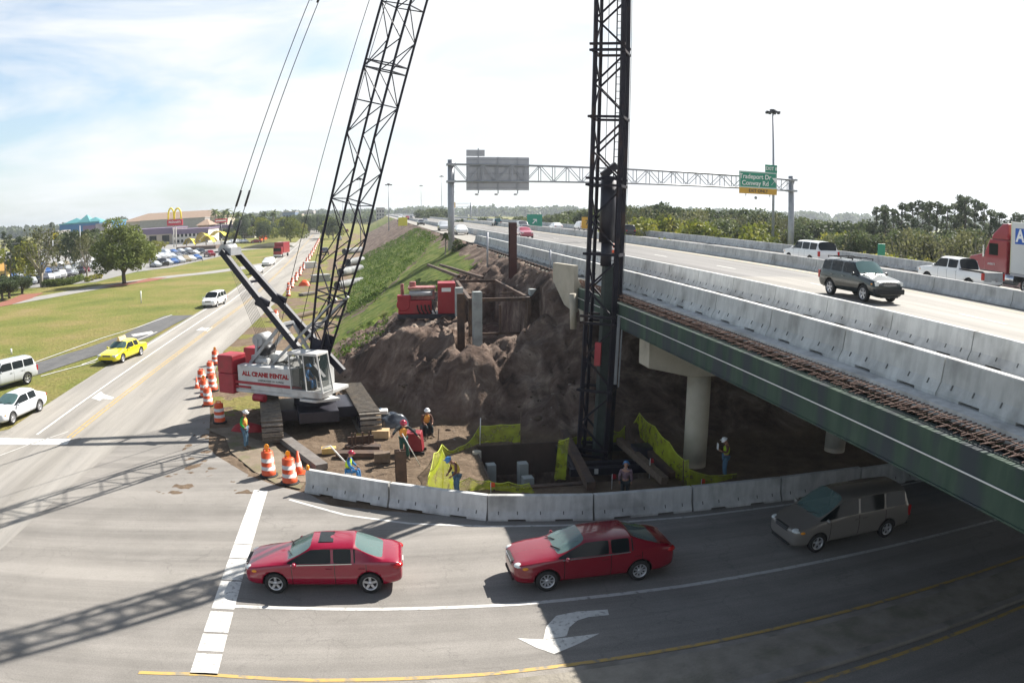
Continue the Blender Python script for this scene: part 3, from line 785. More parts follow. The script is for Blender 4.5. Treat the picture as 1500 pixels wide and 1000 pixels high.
text_obj('Conway Rd', hh * .40, M_swhite, sg, mat=face_y(g0x + w_ * .42, ys - .02, zm + hh * .28), bold=.012)
text_obj('EXIT ONLY', hh * .27, M_sblack, sy, mat=face_y((g0x + g1x) / 2, ys - .02, (g0z + zm) / 2), bold=.01)
text_obj('EXIT 8', .62, M_swhite, se, mat=face_y((ex0 + ex1) / 2, ys - .02, g1z + .5), bold=.01)
mb = MB(); cx, cz = g0x + w_ * .91, zm + hh * .45
mb.bar((cx - .35, ys - .02, cz - .45), (cx + .2, ys - .02, cz + .15), .22, .02); mb.add([(cx + .5, ys - .02, cz + .5), (cx - .25, ys - .02, cz + .45), (cx + .45, ys - .02, cz - .3)], [(0, 1, 2)])
o = mb.build('arrow', M_swhite, sg)
mb = MB()
for x in (g0x + 1, g1x - 1): mb.box(x - .05, x + .05, ys + .06, GS - .5, g0z + .3, g0z + .4); mb.box(x - .05, x + .05, ys + .07, ys + .15, g0z - .3, g1z)
mb.ball(((g0x + g1x) / 2 - .8, ys - .8, g0z - .5), .2); gpart(mb, 'sign_frame', M_galv)

# ------------------------------------------------------------------ tall light masts, small signs along the highway
def light_mast(xb, yb, ytop, dist, label, z0=0, r=.22, head=True):
    b_ = PS(xb, yb, dist); top = PS(xb, ytop, dist)
    o = empty('light_mast', (b_.x, dist, z0), 0, label, 'light mast')
    h = top.z - z0
    mb = MB(); mb.tube([(0, 0, 0), (0, 0, h)], r, 10, r2=r * .45); mb.build('pole', M_galv, o)
    if head:
        mb = MB(); mb.tube([(0, 0, h - .3), (0, 0, h + .25)], .5, 12)
        for k in range(8):
            a = k * math.pi / 4; mb.bar((0, 0, h - .1), (1.05 * math.cos(a), 1.05 * math.sin(a), h - .1), .06)
            mb.box(math.cos(a) - .17, math.cos(a) + .17, math.sin(a) - .17, math.sin(a) + .17, h - .40, h - .05)
        mb.build('lamp_ring', M_dark, o)
    return o
light_mast(1132, 345, 163, 105, 'tall light mast with a ring of lamps behind the green sign', r=.28)
light_mast(528, 328, 262, 230, 'thin tall light mast between the roads left of the boom')
light_mast(569.5, 331, 270, 260, 'dark tall light mast at the highway edge right of the boom')
light_mast(617, 312, 272, 520, 'faint distant light mast left of the two round trees')
light_mast(647, 312, 258, 420, 'faint distant light mast left of the gantry post')
sgn = empty('sign_gantry', (PS(690, 312, 330).x, 330, 7), 0, 'small far cantilever sign with amber panel right of the near gantry post', 'gantry')
a = PS(691, 312, 330); tp = PS(691, 297, 330)
mb = MB(); mb.tube([(0, 0, -3), (0, 0, tp.z - 7)], .3, 8); mb.build('post', M_galv, sgn)
mb = MB(); xl = PS(664, 300, 330).x - a.x
for z in (tp.z - 7.3, tp.z - 8.6): mb.bar((0, 0, z), (xl, 0, z), .18)
mb.build('arm', M_galv, sgn)
mb = MB(); mb.box(xl - 1, xl + 1.2, -.4, -.3, tp.z - 9.2, tp.z - 6.8); mb.build('sign_panel', M_syel, sgn)
def road_sign(x, yb, yt, w, dist, m, label, txt=None, tm=None, h=None, z0=ZH - 1.0):
    p_, q_ = PS(x, yb, dist), PS(x, yt, dist)
    o = empty('road_sign', (p_.x, dist, z0), 0, label, 'road sign')
    h = h or w; zt_ = q_.z - z0
    mb = MB(); mb.bar((0, 0, 0), (0, 0, zt_ - h * .5), .1); mb.build('post', M_galv, o)
    mb = MB(); mb.box(-w / 2, w / 2, -.12, -.06, zt_ - h, zt_); pn = mb.build('sign_panel', m, o, .02)
    if txt: text_obj(txt, h * .6, tm or M_swhite, pn, mat=face_y(0, -.135, zt_ - h / 2), bold=.02)
    return o
road_sign(783, 330, 314, 3.4, 165, M_sgreen, 'green sign with a white arrow in front of the far trees', '↗', h=3.0)
road_sign(859.5, 333, 318, 1.9, 130, M_syel, 'amber speed sign beside the white van near the mast', '7', M_sblack, h=2.0)
road_sign(590, 325, 318.5, 2.6, 220, pm('sign_yellow', (.62, .58, .05), (.66, .6, .06), 1, .5), 'yellow warning diamond at the near edge of the distant highway', None, h=2.4)
road_sign(1290, 375, 357, .95, 60, M_sgreen, 'small tall green marker sign in the bushes behind the far barriers', None, h=1.1, z0=6)
# ------------------------------------------------------------------ crawler crane
M_cwhite = pm('crane_white', (0.50, 0.50, 0.49), (0.60, 0.60, 0.59), 2, .5, c3=(0.30, 0.28, 0.26), scale3=1.5, f3=(.55, .8))
M_cred = pm('crane_red', (0.30, 0.018, 0.03), (0.38, 0.03, 0.045), 2, .5, c3=(0.22, 0.03, 0.03), scale3=1.5)
M_track = pm('track_steel', (0.12, 0.105, 0.09), (0.24, 0.21, 0.175), 5, .75, .4, c3=(0.24, 0.19, 0.14), scale3=2)
M_glass = pm('glass_dark', (0.010, 0.014, 0.016), None, rough=.05, spec=.22)
M_glassg = pm('glass_green', (0.07, 0.13, 0.125), (0.10, 0.165, 0.16), 1.5, rough=.08, spec=1.0)
M_glassc = pm('glass_clear', (0.03, 0.045, 0.045), None, rough=.05, spec=.6, alpha=.55)
M_cable = pm('steel_cable', (0.05, 0.05, 0.055), None, rough=.5, metal=.3)
M_boom = pm('boom_navy', (0.010, 0.010, 0.020), (0.016, 0.016, 0.03), 3, .5, spec=.3)
M_lgrey = pm('machine_grey', (0.32, 0.33, 0.34), (0.42, 0.43, 0.44), 2, .5, c3=(.2, .19, .18), scale3=2)
CX, CY = -3.3, 38.4
HA = math.atan2(-.48, .87)
crane = empty('crawler_crane', (CX, CY, 0), HA, 'white and red crawler crane with dark lattice boom, lettered ALL CRANE RENTAL', 'crane')
# tracks stand at their own angle under the turning house
TA = R(99.0) - HA
Rt = Matrix.Rotation(TA, 4, 'Z')
def track(off, c=(.0)):
    mb = MB(); LN, HH, WW = 7.3, 1.12, 1.02
    n = 66; r = HH / 2; st = LN - HH; per = 2 * st + 2 * math.pi * r
    for i in range(n):
        u = per * i / n
        if u < st: x, z, a = -st / 2 + u, HH, 0
        elif u < st + math.pi * r: q = (u - st) / r; x, z, a = st / 2 + r * math.sin(q), r + r * math.cos(q), q
        elif u < 2 * st + math.pi * r: x, z, a = st / 2 - (u - st - math.pi * r), 0, math.pi
        else: q = (u - 2 * st - math.pi * r) / r; x, z, a = -st / 2 - r * math.sin(q), r - r * math.cos(q), math.pi + q
        M_ = Rt @ Matrix.Translation((x, off, z)) @ Matrix.Rotation(a, 4, 'Y')
        mb.box(-.092, .092, -WW / 2, WW / 2, -.04, .0, 0, M_)
        mb.box(-.08, -.02, -WW / 2, WW / 2, 0.0, .06, 0, M_)
    o = mb.build('track_shoes', M_track, None)
    mb = MB()
    mb.box(-st / 2, st / 2, off - .28, off + .28, .22, HH - .2, 0, Rt)
    for x in (-st / 2, st / 2):
        mb.tube([Rt @ Vector((x, off - .3, r)), Rt @ Vector((x, off + .3, r))], r - .10, 18)
    for k in range(8):
        x = -st / 2 + st * (k + .5) / 8
        mb.tube([Rt @ Vector((x, off - .36, .2)), Rt @ Vector((x, off + .36, .2))], .17, 12)
    f = mb.build('track_frame', M_dark, None)
    return o, f
for off in (-2.35, 2.35):
    o, f = track(off); o.name = 'crawler_track'; o.parent = crane; f.parent = o
mb = MB(); mb.box(-1.3, 1.3, -2.0, 2.0, .45, 1.0, 0, Rt); mb.box(-2.2, 2.2, -1.0, 1.0, .5, 1.05, 0, Rt); mb.tube([(0, 0, 1.0), (0, 0, 1.55)], 1.1, 24)
mb.build('undercarriage', M_dark, crane, .03)
# house
mb = MB()
mb.box(-4.9, 1.15, -1.55, 1.55, 1.55, 1.72)
mb.prism([(.4, -1.95, 1.53), (1.35, -1.95, 1.53), (2.15, -.95, 1.53), (.4, -.2, 1.53)], (0, 0, 0), (0, 0, .13))
mb.build('deck', M_cwhite, crane, .02)
mb = MB()
mb.box(-3.75, -.22, -1.57, -.95, 1.73, 2.98)
mb.box(-3.9, 0.3, .95, 1.55, 1.73, 2.95)
hb = mb.build('side_panel', M_cwhite, crane, .03)
mb = MB(); mb.box(-4.3, .4, -1.60, -1.571, 2.02, 2.16); mb.box(-4.3, -2.9, -1.60, -1.571, 1.80, 1.92); mb.build('stripe', M_cred, hb)
tm_ = Matrix.Translation((-1.95, -1.578, 2.56)) @ Matrix.Rotation(R(90), 4, 'X')
text_obj('ALL CRANE RENTAL', .31, pm('letter_red', (0.33, .015, .02), None), hb, mat=tm_, bold=.018, sx=1.05)
text_obj('CORPORATION  OF  FLORIDA', .12, M_sblack, hb, mat=Matrix.Translation((-1.6, -1.578, 2.27)) @ Matrix.Rotation(R(90), 4, 'X'))
mb = MB()
mb.box(-5.0, -3.95, -1.75, 1.75, 1.45, 2.5); mb.box(-5.0, -3.95, -1.75, -.55, 2.51, 3.45); mb.box(-5.0, -3.95, .55, 1.75, 2.51, 3.45)
mb.build('counterweight', M_cred, crane, .06)
mb = MB()
for x, r, l in ((-2.6, .42, .8), (-1.4, .48, .8), (-.3, .40, .8)):
    mb.tube([(x, -l, 2.45), (x, l, 2.45)], r, 20); mb.tube([(x, -l - .04, 2.45), (x, -l, 2.45)], r + .17, 20); mb.tube([(x, l, 2.45), (x, l + .04, 2.45)], r + .17, 20)
mb.box(-3.7, .3, -.9, .9, 1.75, 2.0); mb.build('winch', pm('winch_grey', (.16, .16, .155), (.3, .29, .27), 8, .6), crane)
mb = MB(); mb.box(-3.6, -2.2, .0, .92, 2.9, 3.35); mb.tube([(-2.9, .3, 3.35), (-2.9, .3, 3.75)], .08, 8); mb.tube([(-3.3, -.4, 3.0), (-2.5, -.4, 3.0)], .2, 10); mb.build('engine_cover', M_cwhite, crane, .04)
# cab on the side towards the street
cabm = MB()
def cabp(y): return [(0.85, y, 1.74), (2.55, y, 1.74), (2.75, y, 2.2), (2.42, y, 3.85), (.75, y, 3.85)]
cabm.prism([(0.80, -1.9, 1.74), (2.6, -1.9, 1.74), (2.72, -1.9, 2.05), (0.80, -1.9, 2.05)], (0, 0, 0), (0, 1.0, 0))
cabm.prism([(0.72, -1.93, 3.80), (2.47, -1.93, 3.80), (2.45, -1.93, 3.92), (.72, -1.93, 3.92)], (0, 0, 0), (0, 1.06, 0))
for y in (-1.87, -.93):
    cabm.bar((.84, y, 2.0), (.78, y, 3.85), .07); cabm.bar((2.69, y, 2.0), (2.43, y, 3.85), .07); cabm.bar((1.75, y, 2.0), (1.62, y, 3.85), .06)
cabm.bar((.84, -1.9, 2.04), (2.7, -1.9, 2.04), .07)
cab = cabm.build('cab', M_cwhite, crane, .012); cab.location.x = -.95
mb = MB()
mb.add([(.87, -1.885, 2.08), (1.72, -1.885, 2.08), (1.60, -1.885, 3.8), (.80, -1.885, 3.8)], [(0, 1, 2, 3)])
mb.add([(1.79, -1.885, 2.08), (2.64, -1.885, 2.08), (2.40, -1.885, 3.8), (1.66, -1.885, 3.8)], [(0, 1, 2, 3)])
mb.add([(2.70, -1.83, 2.08), (2.70, -.97, 2.08), (2.45, -.97, 3.8), (2.45, -1.83, 3.8)], [(0, 1, 2, 3)])
mb.build('window', M_glassc, cab)
mb = MB(); mb.box(1.3, 1.8, -1.65, -1.1, 2.05, 2.5); mb.box(1.2, 1.35, -1.65, -1.1, 2.5, 3.1); mb.build('seat', M_black, cab, .04)
# red tank under the deck, hooks
mb = MB(); mb.tube([(-2.6, -1.75, 1.42), (-1.9, -1.75, 1.42)], .2, 12); mb.build('tank', M_cred, crane)
# A-frame struts (pale) and the raised mast (dark)
mb = MB()
for y in (-.62, .62):
    mb.bar((-3.6, y, 2.9), (-1.5, y * .8, 5.0), .16); mb.bar((-.2, y, 2.9), (-1.5, y * .8, 5.0), .13)
    mb.bar((-2.2, y, 2.9), (1.9, y * .9, 6.4), .12)
mb.bar((-1.5, -.5, 5.0), (-1.5, .5, 5.0), .14); mb.build('gantry_strut', M_lgrey, crane)
mb = MB()
HX, HZ = -5.3, 8.75
for y, y2 in ((-.95, -.55), (.95, .55)):
    mb.bar((1.2, y, 2.5), (HX, y2, HZ), .24, .34)
mb.bar((-1.5, -.78, 4.9), (-1.5, .78, 4.9), .12); mb.bar((-3.7, -.62, 7.1), (-3.7, .62, 7.1), .12)
for y in (-.8, .8): mb.bar((-2.1, y * .95, 5.95), (-2.9, y * .9, 6.25), .16, .5); 
mast = mb.build('gantry_mast', M_boom, crane)
mb = MB(); mb.box(HX - .35, HX + .55, -.45, .45, HZ - .25, HZ + .15); mb.tube([(HX, -.5, HZ + .1), (HX, .5, HZ + .1)], .26, 14); mb.build('mast_head', M_lgrey, mast)
mb = MB()
for k in range(8):
    y = -.42 + k * .12; mb.tube([(HX + .1, y, HZ - .2), (-3.15 + k * .02, y * .9, 4.1)], .012, 4)
mb.tube([(-3.15, -.45, 4.1), (-3.15, .45, 4.1)], .3, 14); mb.tube([(-2.9, -.4, 3.55), (-2.9, .4, 3.55)], .3, 14)
mb.build('hoist_rope', M_cable, mast)
mb = MB()
mb.tube([(-3.15, -.5, 4.1), (-3.15, .5, 4.1)], .34, 16); mb.bar((-3.15, -.5, 4.15), (-3.3, -.5, 2.9), .14); mb.bar((-3.15, .5, 4.15), (-3.3, .5, 2.9), .14); mb.box(-3.6, -2.8, -.52, .52, 2.9, 3.3)
mb.build('sheave_block', M_lgrey, crane)
# boom
BF = Vector((.12, 0, 2.3)); BT = Vector((15.2, 0, 56.0))
bd = (BT - BF).normalized(); bl = (BT - BF).length
by = Vector((0, 1, 0)); bx = by.cross(bd).normalized()
def bpt(u, a, c, w=None):
    if u < 7: hw, hd = .50 + (.76 - .50) * u / 7, .12 + (.76 - .12) * u / 7
    elif u > bl - 5: k = (bl - u) / 5; hw, hd = .40 + .36 * k, .2 + .56 * k
    else: hw = hd = .76
    return BF + bd * u + by * a * hw + bx * c * hd
mb = MB()
cuts = [0, 7, bl - 5, bl]
for a in (-1, 1):
    for c in (-1, 1):
        mb.tube([bpt(u, a, c) for u in cuts], .062, 8)
boom = mb.build('boom', M_boom, crane)
mb = MB(); u = .9; k = 0
us = [.5, 1.6, 2.8, 4.2]
while us[-1] < bl - 1.5: us.append(us[-1] + 1.62)
for i in range(len(us) - 1):
    a0, a1 = us[i], us[i + 1]
    for c in (-1, 1):
        s_ = 1 if i % 2 else -1
        mb.bar(bpt(a0, s_, c), bpt(a1, -s_, c), .042)
        mb.bar(bpt(a0, c, s_), bpt(a1, c, -s_), .042)
    if i % 3 == 0 or i < 3:
        for c in (-1, 1): mb.bar(bpt(a0, -1, c), bpt(a0, 1, c), .05); mb.bar(bpt(a0, c, -1), bpt(a0, c, 1), .05)
    if i % 7 == 3:
        for du in (0, .35):
            for c in (-1, 1): mb.bar(bpt(a0 + du, -1, c), bpt(a0 + du, 1, c), .06); mb.bar(bpt(a0 + du, c, -1), bpt(a0 + du, c, 1), .06)
mb.build('lacing', M_boom, boom)
mb = MB()
for a in (-1, 1): mb.add([bpt(0, a, -1) + by * .03 * a, bpt(0, a, 1) + by * .03 * a, bpt(2.2, a, 1) + by * .03 * a, bpt(2.2, a, -1) + by * .03 * a], [(0, 1, 2, 3)])
mb.build('foot_plate', M_boom, boom)
mb = MB()
for y in (-.4, .4):
    mb.tube([(HX, y, HZ + .2), BT + Vector((-.3, y, -.5))], .022, 5)
    a = Vector((HX, y, HZ + .2)); d_ = (BT - a).normalized()
    mb.tube([a + d_ * .2, a + d_ * 1.5], .07, 6); mb.tube([a + d_ * 2.3, a + d_ * 3.2], .06, 6); mb.tube([a + d_ * 13.6, a + d_ * 14.6], .06, 6)
mb.build('pendant_line', M_cable, crane)
mb = MB()
mb.tube([(-2.6, .1, 3.0), BT + Vector((-.6, .1, -.5))], .02, 4); mb.tube([(-1.2, -.1, 2.9), BT + Vector((-.2, -.1, -1))], .02, 4)
mb.build('hoist_line', M_cable, crane)
cloneable(crane)

# ------------------------------------------------------------------ pile driving leads hanging from the boom
M_lead = pm('leads_paint', (0.008, 0.007, 0.014), (0.016, 0.014, 0.024), 2, .6, spec=.25, c3=(0.05, 0.03, 0.025), scale3=1.2, f3=(.55, .75))
leads = empty('pile_driving_leads', (9.3, 31.2, -.4), 0, 'tall dark lattice mast of the pile driver standing in the pit beside the bridge', 'pile driver mast')
tilt = Matrix.Rotation(R(2.0), 4, 'Y') @ Matrix.Rotation(R(-30), 4, 'Z')
wa, wb = .60, .50
HL = 48
def lp(x, y, z): return tilt @ Vector((x, y, z))
mb = MB()
for x, y, r in ((-wa, -wb, .14), (-wa, wb, .11), (wa, -wb, .16), (wa, wb, .14)):
    mb.bar(lp(x, y, 0), lp(x, y, HL), r * 1.15, r * 1.15, up=(0, 1, 0))
lm = mb.build('mast_chord', M_lead, leads)
mb = MB(); z = .4; k = 0
while z < HL - 3:
    for y in (-wb, wb):
        mb.bar(lp(-wa, y, z + 1.45), lp(wa, y, z + .25), .075); mb.bar(lp(-wa, y, z + 1.45), lp(wa, y, z + 2.65), .075)
    mb.bar(lp(-wa, -wb, z + .3), lp(-wa, wb, z + 1.5), .06); mb.bar(lp(-wa, wb, z + 1.5), lp(-wa, -wb, z + 2.6), .06)
    z += 2.9
mb.build('lacing', M_lead, leads)
z = .4; k = 0
while z < HL - 3:
    mb = MB()
    for x0, x1, y in ((-wa - .22, wa + .12, -wb - .1), (-wa - .12, wa + .12, wb + .05)):
        mb.bar(lp(x0, y, z), lp(x1, y, z), .12, .10)
        if k % 2 == 0: mb.bar(lp(x0, y, z + .28), lp(x1, y, z + .28), .12, .10)
    for x in (-wa - .08, wa + .05): mb.bar(lp(x, -wb - .15, z), lp(x, wb + .1, z), .12, .12)
    mb.build('ring_frame', M_lead, leads); z += 2.9; k += 1
mb = MB(); z = 0
mb.bar(lp(.1, wb + .05, .5), lp(.1, wb + .05, HL), .035); mb.bar(lp(.42, wb + .05, .5), lp(.42, wb + .05, HL), .035)
while z < HL - 1: mb.bar(lp(.1, wb + .05, z + .5), lp(.42, wb + .05, z + .5), .025); z += .32
mb.build('ladder', M_lead, leads)
mb = MB()
mb.tube([lp(.05, -.05, 9.6), lp(.05, -.05, 12.4)], .34, 14); mb.tube([lp(.05, -.05, 8.6), lp(.05, -.05, 9.6)], .24, 12); mb.bar(lp(-.2, -.2, 12.4), lp(.3, .1, 12.9), .3)
hm = mb.build('hammer', M_dark, leads)
mb = MB(); mb.bar(lp(.18, .0, .3), lp(.18, .0, 8.6), .46, .46, up=(0, 1, 0)); mb.build('pile', pm('pile_grey', (.025, .035, .032), (.05, .065, .06), 2, .8), leads)
mb = MB(); mb.box(-.13, .13, -.1, .1, 0, 1.0, 0, tilt @ Matrix.Translation((.0, -.45, 4.4))); mb.build('fuel_can', M_cred, leads)
mb = MB()
for x in (-.15, .2): mb.tube([lp(x, 0, 12.8), lp(x, 0, HL + 6)], .014, 4)
mb.tube([lp(.95, -.6, 6.3), lp(.95, -.3, HL)], .011, 4)
mb.build('hammer_line', M_cable, leads)
mb = MB(); mb.bar(lp(.85, -wb - .12, 3.7), lp(.85, -wb - .12, 6.6), .10); mb.bar(lp(1.0, -wb - .12, 3.6), lp(1.0, -wb - .12, 6.6), .05); mb.build('side_rod', M_galv, leads)

# ------------------------------------------------------------------ steel frames and piles in the cut
M_pile = pm('pile_concrete', (0.30, 0.33, 0.32), (0.40, 0.42, 0.41), 2, .8, .2, c3=(.2, .2, .19), scale3=1.2)
frm = empty('template_frame', (7.1, 43.6, 3.4), 0, 'large rusty steel guide frame standing in the dirt above the pit', 'steel frame')
mb = MB()
x0, x1, y0, y1 = -1.7, 1.75, 0, 11.8
for z in (2.0, 0.02):
    if z > 1:
        mb.bar((x0, y0, z), (x1, y0, z), .16, .2); mb.bar((x0, y0, z), (x0 + .5, y1, z), .2, .2); mb.bar((x1, y0, z), (x1 - .1, y1, z), .2, .2); mb.bar((x0 + .5, y1, z), (x1, y1, z), .16, .2)
        mb.bar((x0 + .1, y0 + 4.2, z - .1), (x0 + 1.5, y0 + 4.2, z - .1), .1); mb.bar((x1 - 1.0, y0 + 4.2, z - .1), (x1, y0 + 4.2, z - .1), .1)
    else: mb.bar((x0, y0, z), (x1, y0, z), .12, .12)
for x in (x0, x1): mb.bar((x, y0, -.1), (x, y0, 2.0), .2)
mb.bar((0.05, y0, 0), (.05, y0, 1.7), .12)
mb.bar((x0 - .55, y0 - .1, -2.2), (x0 - .55, y0 - .1, 2.4), .42, .2)
for y in (5, 11.5): mb.bar((x0 + .25, y, -1.2), (x0 + .25, y, 2.0), .2); mb.bar((x1, y, -1.2), (x1, y, 2.0), .2)
mb.build('ring_beam', M_rust, frm)
mb = MB()
a, b2 = P(672, 405, 5.75) - Vector((7.1, 43.6, 3.4)), P(627, 388, 5.2) - Vector((7.1, 43.6, 3.4))
mb.bar(a, b2, .22); a, b2 = P(707, 407, 5.75) - Vector((7.1, 43.6, 3.4)), P(645, 388, 5.6) - Vector((7.1, 43.6, 3.4)); mb.bar(a, b2, .2)
mb.build('guide_beam', M_rust, frm)
def conc_pile(x, y0_, y1_, s, w, label, ztop=None, zbot=None):
    b_ = PS(x, y1_, s); t_ = PS(x, y0_, s)
    o = empty('concrete_pile', (b_.x, s, b_.z - .3), R(4), label, 'pile', 'square concrete piles')
    h = t_.z - b_.z + .3
    mb = MB(); mb.box(-w / 2, w / 2, -w / 2, w / 2, 0, h); mb.build('shaft', M_pile, o, .02)
    return o
conc_pile(672.5, 421, 456, 47.6, .46, 'square concrete pile beside the red power unit')
conc_pile(699.5, 427, 538, 43.1, .50, 'tall square concrete pile reaching down the cut in front of the rusty frame')
conc_pile(781, 423, 460, 44.5, .50, 'square concrete pile at the right corner of the rusty frame')
conc_pile(719, 679, 704, 30.9, .40, 'left square concrete pile head in the pit')
conc_pile(765.5, 677, 704, 31.0, .42, 'taller right square concrete pile head in the pit')
conc_pile(773, 698, 712, 29.3, .44, 'low square concrete pile head nearest the street in the pit')
b_ = PS(751, 408, 52); t_ = PS(751, 326, 52)
mb = MB(); hh_ = t_.z - b_.z + .8
mb.box(-.24, .24, -.2, -.17, 0, hh_); mb.box(-.24, .24, .17, .2, 0, hh_); mb.box(-.02, .02, -.17, .17, 0, hh_)
o = mb.build('steel_pile', pm('hpile_rust', (0.06, 0.022, 0.018), (0.085, 0.032, 0.026), 2, .7), loc=(b_.x, 52, b_.z - .8), rz=R(6)); tag(o, 'single dark red steel pile sticking up in front of the highway barriers', 'pile')
# ------------------------------------------------------------------ red power unit
M_ured = pm('unit_red', (0.27, 0.006, 0.016), (0.34, 0.012, 0.024), 2, .4, c3=(.25, .02, .025), scale3=2)
pu = empty('power_unit', (3.35, 50.5, 3.55), R(-4), 'red diesel power unit with a tall red box and grey silencer on the dirt terrace', 'power unit')
mb = MB(); mb.box(-1.9, 1.9, -.9, .9, 0, .3); mb.build('skid', M_dark, pu, .02)
mb = MB(); mb.box(.75, 1.9, -.95, .7, .31, 2.3); bx_ = mb.build('control_box', M_ured, pu, .04)
mb = MB(); mb.box(1.0, 1.6, -.975, -.951, 1.75, 2.0); mb.build('label_plate', M_white, bx_)
mb = MB(); mb.box(-1.85, .35, -.85, .85, .31, 1.2); mb.box(-1.9, -1.0, -.9, -.2, 1.2, 1.55); mb.tube([(-1.5, -.9, .95), (-1.5, .5, .95)], .45, 14); mb.build('tank', M_ured, pu, .05)
mb = MB(); mb.box(-1.1, .55, -.5, .6, 1.21, 1.75); mb.box(-1.2, .65, -.6, .7, 1.9, 2.02); mb.tube([(-.9, .1, 2.0), (-.9, .1, 2.35)], .22, 12); mb.tube([(-1.6, .3, 1.5), (-1.6, .3, 2.2)], .12, 8)
for x in (-1.1, -.3, .5): mb.bar((x, .6, 1.7), (x, .6, 1.95), .08)
mb.build('engine', pm('engine_red', (.22, .03, .03), (.4, .2, .18), 5, .5), pu, .02)
mb = MB(); mb.tube([(-1.1, -.65, 1.62), (.4, -.65, 1.62)], .17, 14); mb.build('silencer', M_lgrey, pu)
mb = MB(); 
for k in range(5): mb.tube([(-.6 + k * .25, -.88, .9), (-.55 + k * .25, -.98, .6), (-.4 + k * .25, -.92, .35)], .05, 6)
mb.build('hose', M_black, pu)
# ------------------------------------------------------------------ pit: sheeting, template, timbers
M_shor = pm('shoring_steel', (0.055, 0.038, 0.031), (0.095, 0.064, 0.050), 1.5, .8, c3=(.10, .075, .06), scale3=.8, stretch=(1, 1, .5))
def bent_wall(mb, pts, z0, z1, th=.08):
    for a, b2 in zip(pts, pts[1:]): mb.bar((a[0], a[1], (z0 + z1) / 2), (b2[0], b2[1], (z0 + z1) / 2), th, z1 - z0)
mb = MB(); bent_wall(mb, [(4.25, 27.5), (4.25, 33.05)], -2.65, -.02); mb.build('shoring', M_shor).name = 'shoring_wall'
o = bpy.data.objects['shoring_wall']; tag(o, 'rusty steel sheeting on the left side of the pit', 'shoring')
mb = MB(); bent_wall(mb, [(4.3, 33.1), (11.3, 33.1)], -2.65, -.0); o = mb.build('shoring_wall', M_shor); tag(o, 'rusty brown steel sheeting along the back of the pit', 'shoring')
mb = MB(); bent_wall(mb, [(11.35, 33.05), (11.35, 27.5)], -2.65, -.02); o = mb.build('shoring_wall', M_shor); tag(o, 'dark steel sheeting on the bridge side of the pit', 'shoring')
mb = MB(); mb.bar((4.2, 27.52, -.1), (8.3, 27.52, -.1), .3, .26); o = mb.build('shoring_beam', M_rust); tag(o, 'rusty beam along the street edge of the pit', 'beam')
tmpl = empty('pile_template', (9.6, 30.4, -.2), R(-3), 'dark steel template frame that holds the mast in the pit', 'steel frame')
mb = MB()
for y in (-1.5, 1.6): mb.box(-1.9, 1.9, y - .16, y + .16, 0, .32)
for x in (-1.6, 1.6): mb.box(x - .16, x + .16, -1.34, 1.44, .01, .31)
mb.box(-1.3, 1.5, -.9, -.6, .02, .3); mb.build('base_frame', M_dark, tmpl, .01)
mb = MB(); mb.box(.95, 1.75, -1.2, -.5, .33, .95); mb.build('winch_box', M_dark, tmpl, .03)
mb = MB(); mb.box(-.9, -.75, -1.75, -1.67, .1, .3); mb.build('lamp', M_white, tmpl); mb = MB(); mb.box(.35, .5, -1.75, -1.67, .1, .3); mb.build('lamp', M_white, tmpl)
def beam(pts, w, h, m, name, label, cat='beam', group=None):
    mb = MB(); mb.bar(pts[0], pts[1], w, h); o = mb.build(name, m, None, .01); return tag(o, label, cat, group)
M_timb = pm('timber', (0.11, 0.075, 0.05), (0.17, 0.125, 0.09), 6, .85, .2, stretch=(1, 1, 1))
beam((P(826, 634, .35), P(866, 712, .35)), .34, .34, M_rust, 'steel_beam', 'heavy rusty beam slanting across the pit left of the mast')
beam((P(907, 645, .5), P(974, 704, .35)), .3, .3, M_timb, 'timber_beam', 'long round timber slanting down right of the mast')
beam((P(934, 645, .6), P(985, 696, .3)), .26, .26, M_rust, 'steel_beam', 'dark beam lying parallel behind the long timber')
beam((P(792, 565, 1.4), P(832, 602, .75)), .10, .10, M_conc, 'metal_pipe', 'thin pale pipe lying on the dirt slope left of the mast', 'pipe')
mb = MB(); a = P(692, 655, .0); mb.tube([(a.x + .1, 32.2, -2.6), (a.x + .1, 32.2, .05)], .2, 12); o = mb.build('tube_pile', M_concw); tag(o, 'pale round pipe standing at the left end of the pit', 'pipe')
# steel mats and pieces lying on the work floor
M_plate = pm('plate_grey', (0.13, 0.115, 0.105), (0.21, 0.19, 0.175), 3, .6, .2, c3=(.14, .11, .09), scale3=1.5)
def lying(p1, p2, w, h, m, name, label, cat, z=None):
    a, b2 = P(*p1), P(*p2)
    mb = MB(); mb.bar(a + Vector((0, 0, h / 2)), b2 + Vector((0, 0, h / 2)), w, h)
    o = mb.build(name, m, None, .01); return tag(o, label, cat)
lying((410, 641), (472, 688), .55, .26, M_plate, 'steel_beam', 'long grey steel beam lying between the crane and the orange drums', 'beam')
lying((493, 668), (560, 668), .5, .22, M_rust, 'steel_beam', 'rusty beam lying on the work floor behind the seated man', 'beam')
lying((506, 656), (557, 657), .4, .16, M_rust, 'steel_beam', 'shorter rusty beam lying behind the other on the work floor', 'beam')
wr = empty('steel_bracket', tuple(P(530, 655)), R(12), 'rusty bracket with upright steel pins on the work floor', 'bracket')
mb = MB()
for i, x in enumerate((-.45, -.3, .05, .35)): mb.bar((x, -.1, 0), (x, -.1, .75), .07)
mb.build('pin', M_rust, wr); mb = MB(); mb.box(-.7, .7, -.3, .3, .0, .14); mb.box(-.6, .6, .1, .2, .14, .5); mb.build('base_plate', M_rust, wr)
M_box = pm('cardboard', (0.42, 0.29, 0.15), (0.52, 0.37, 0.21), 3, .8)
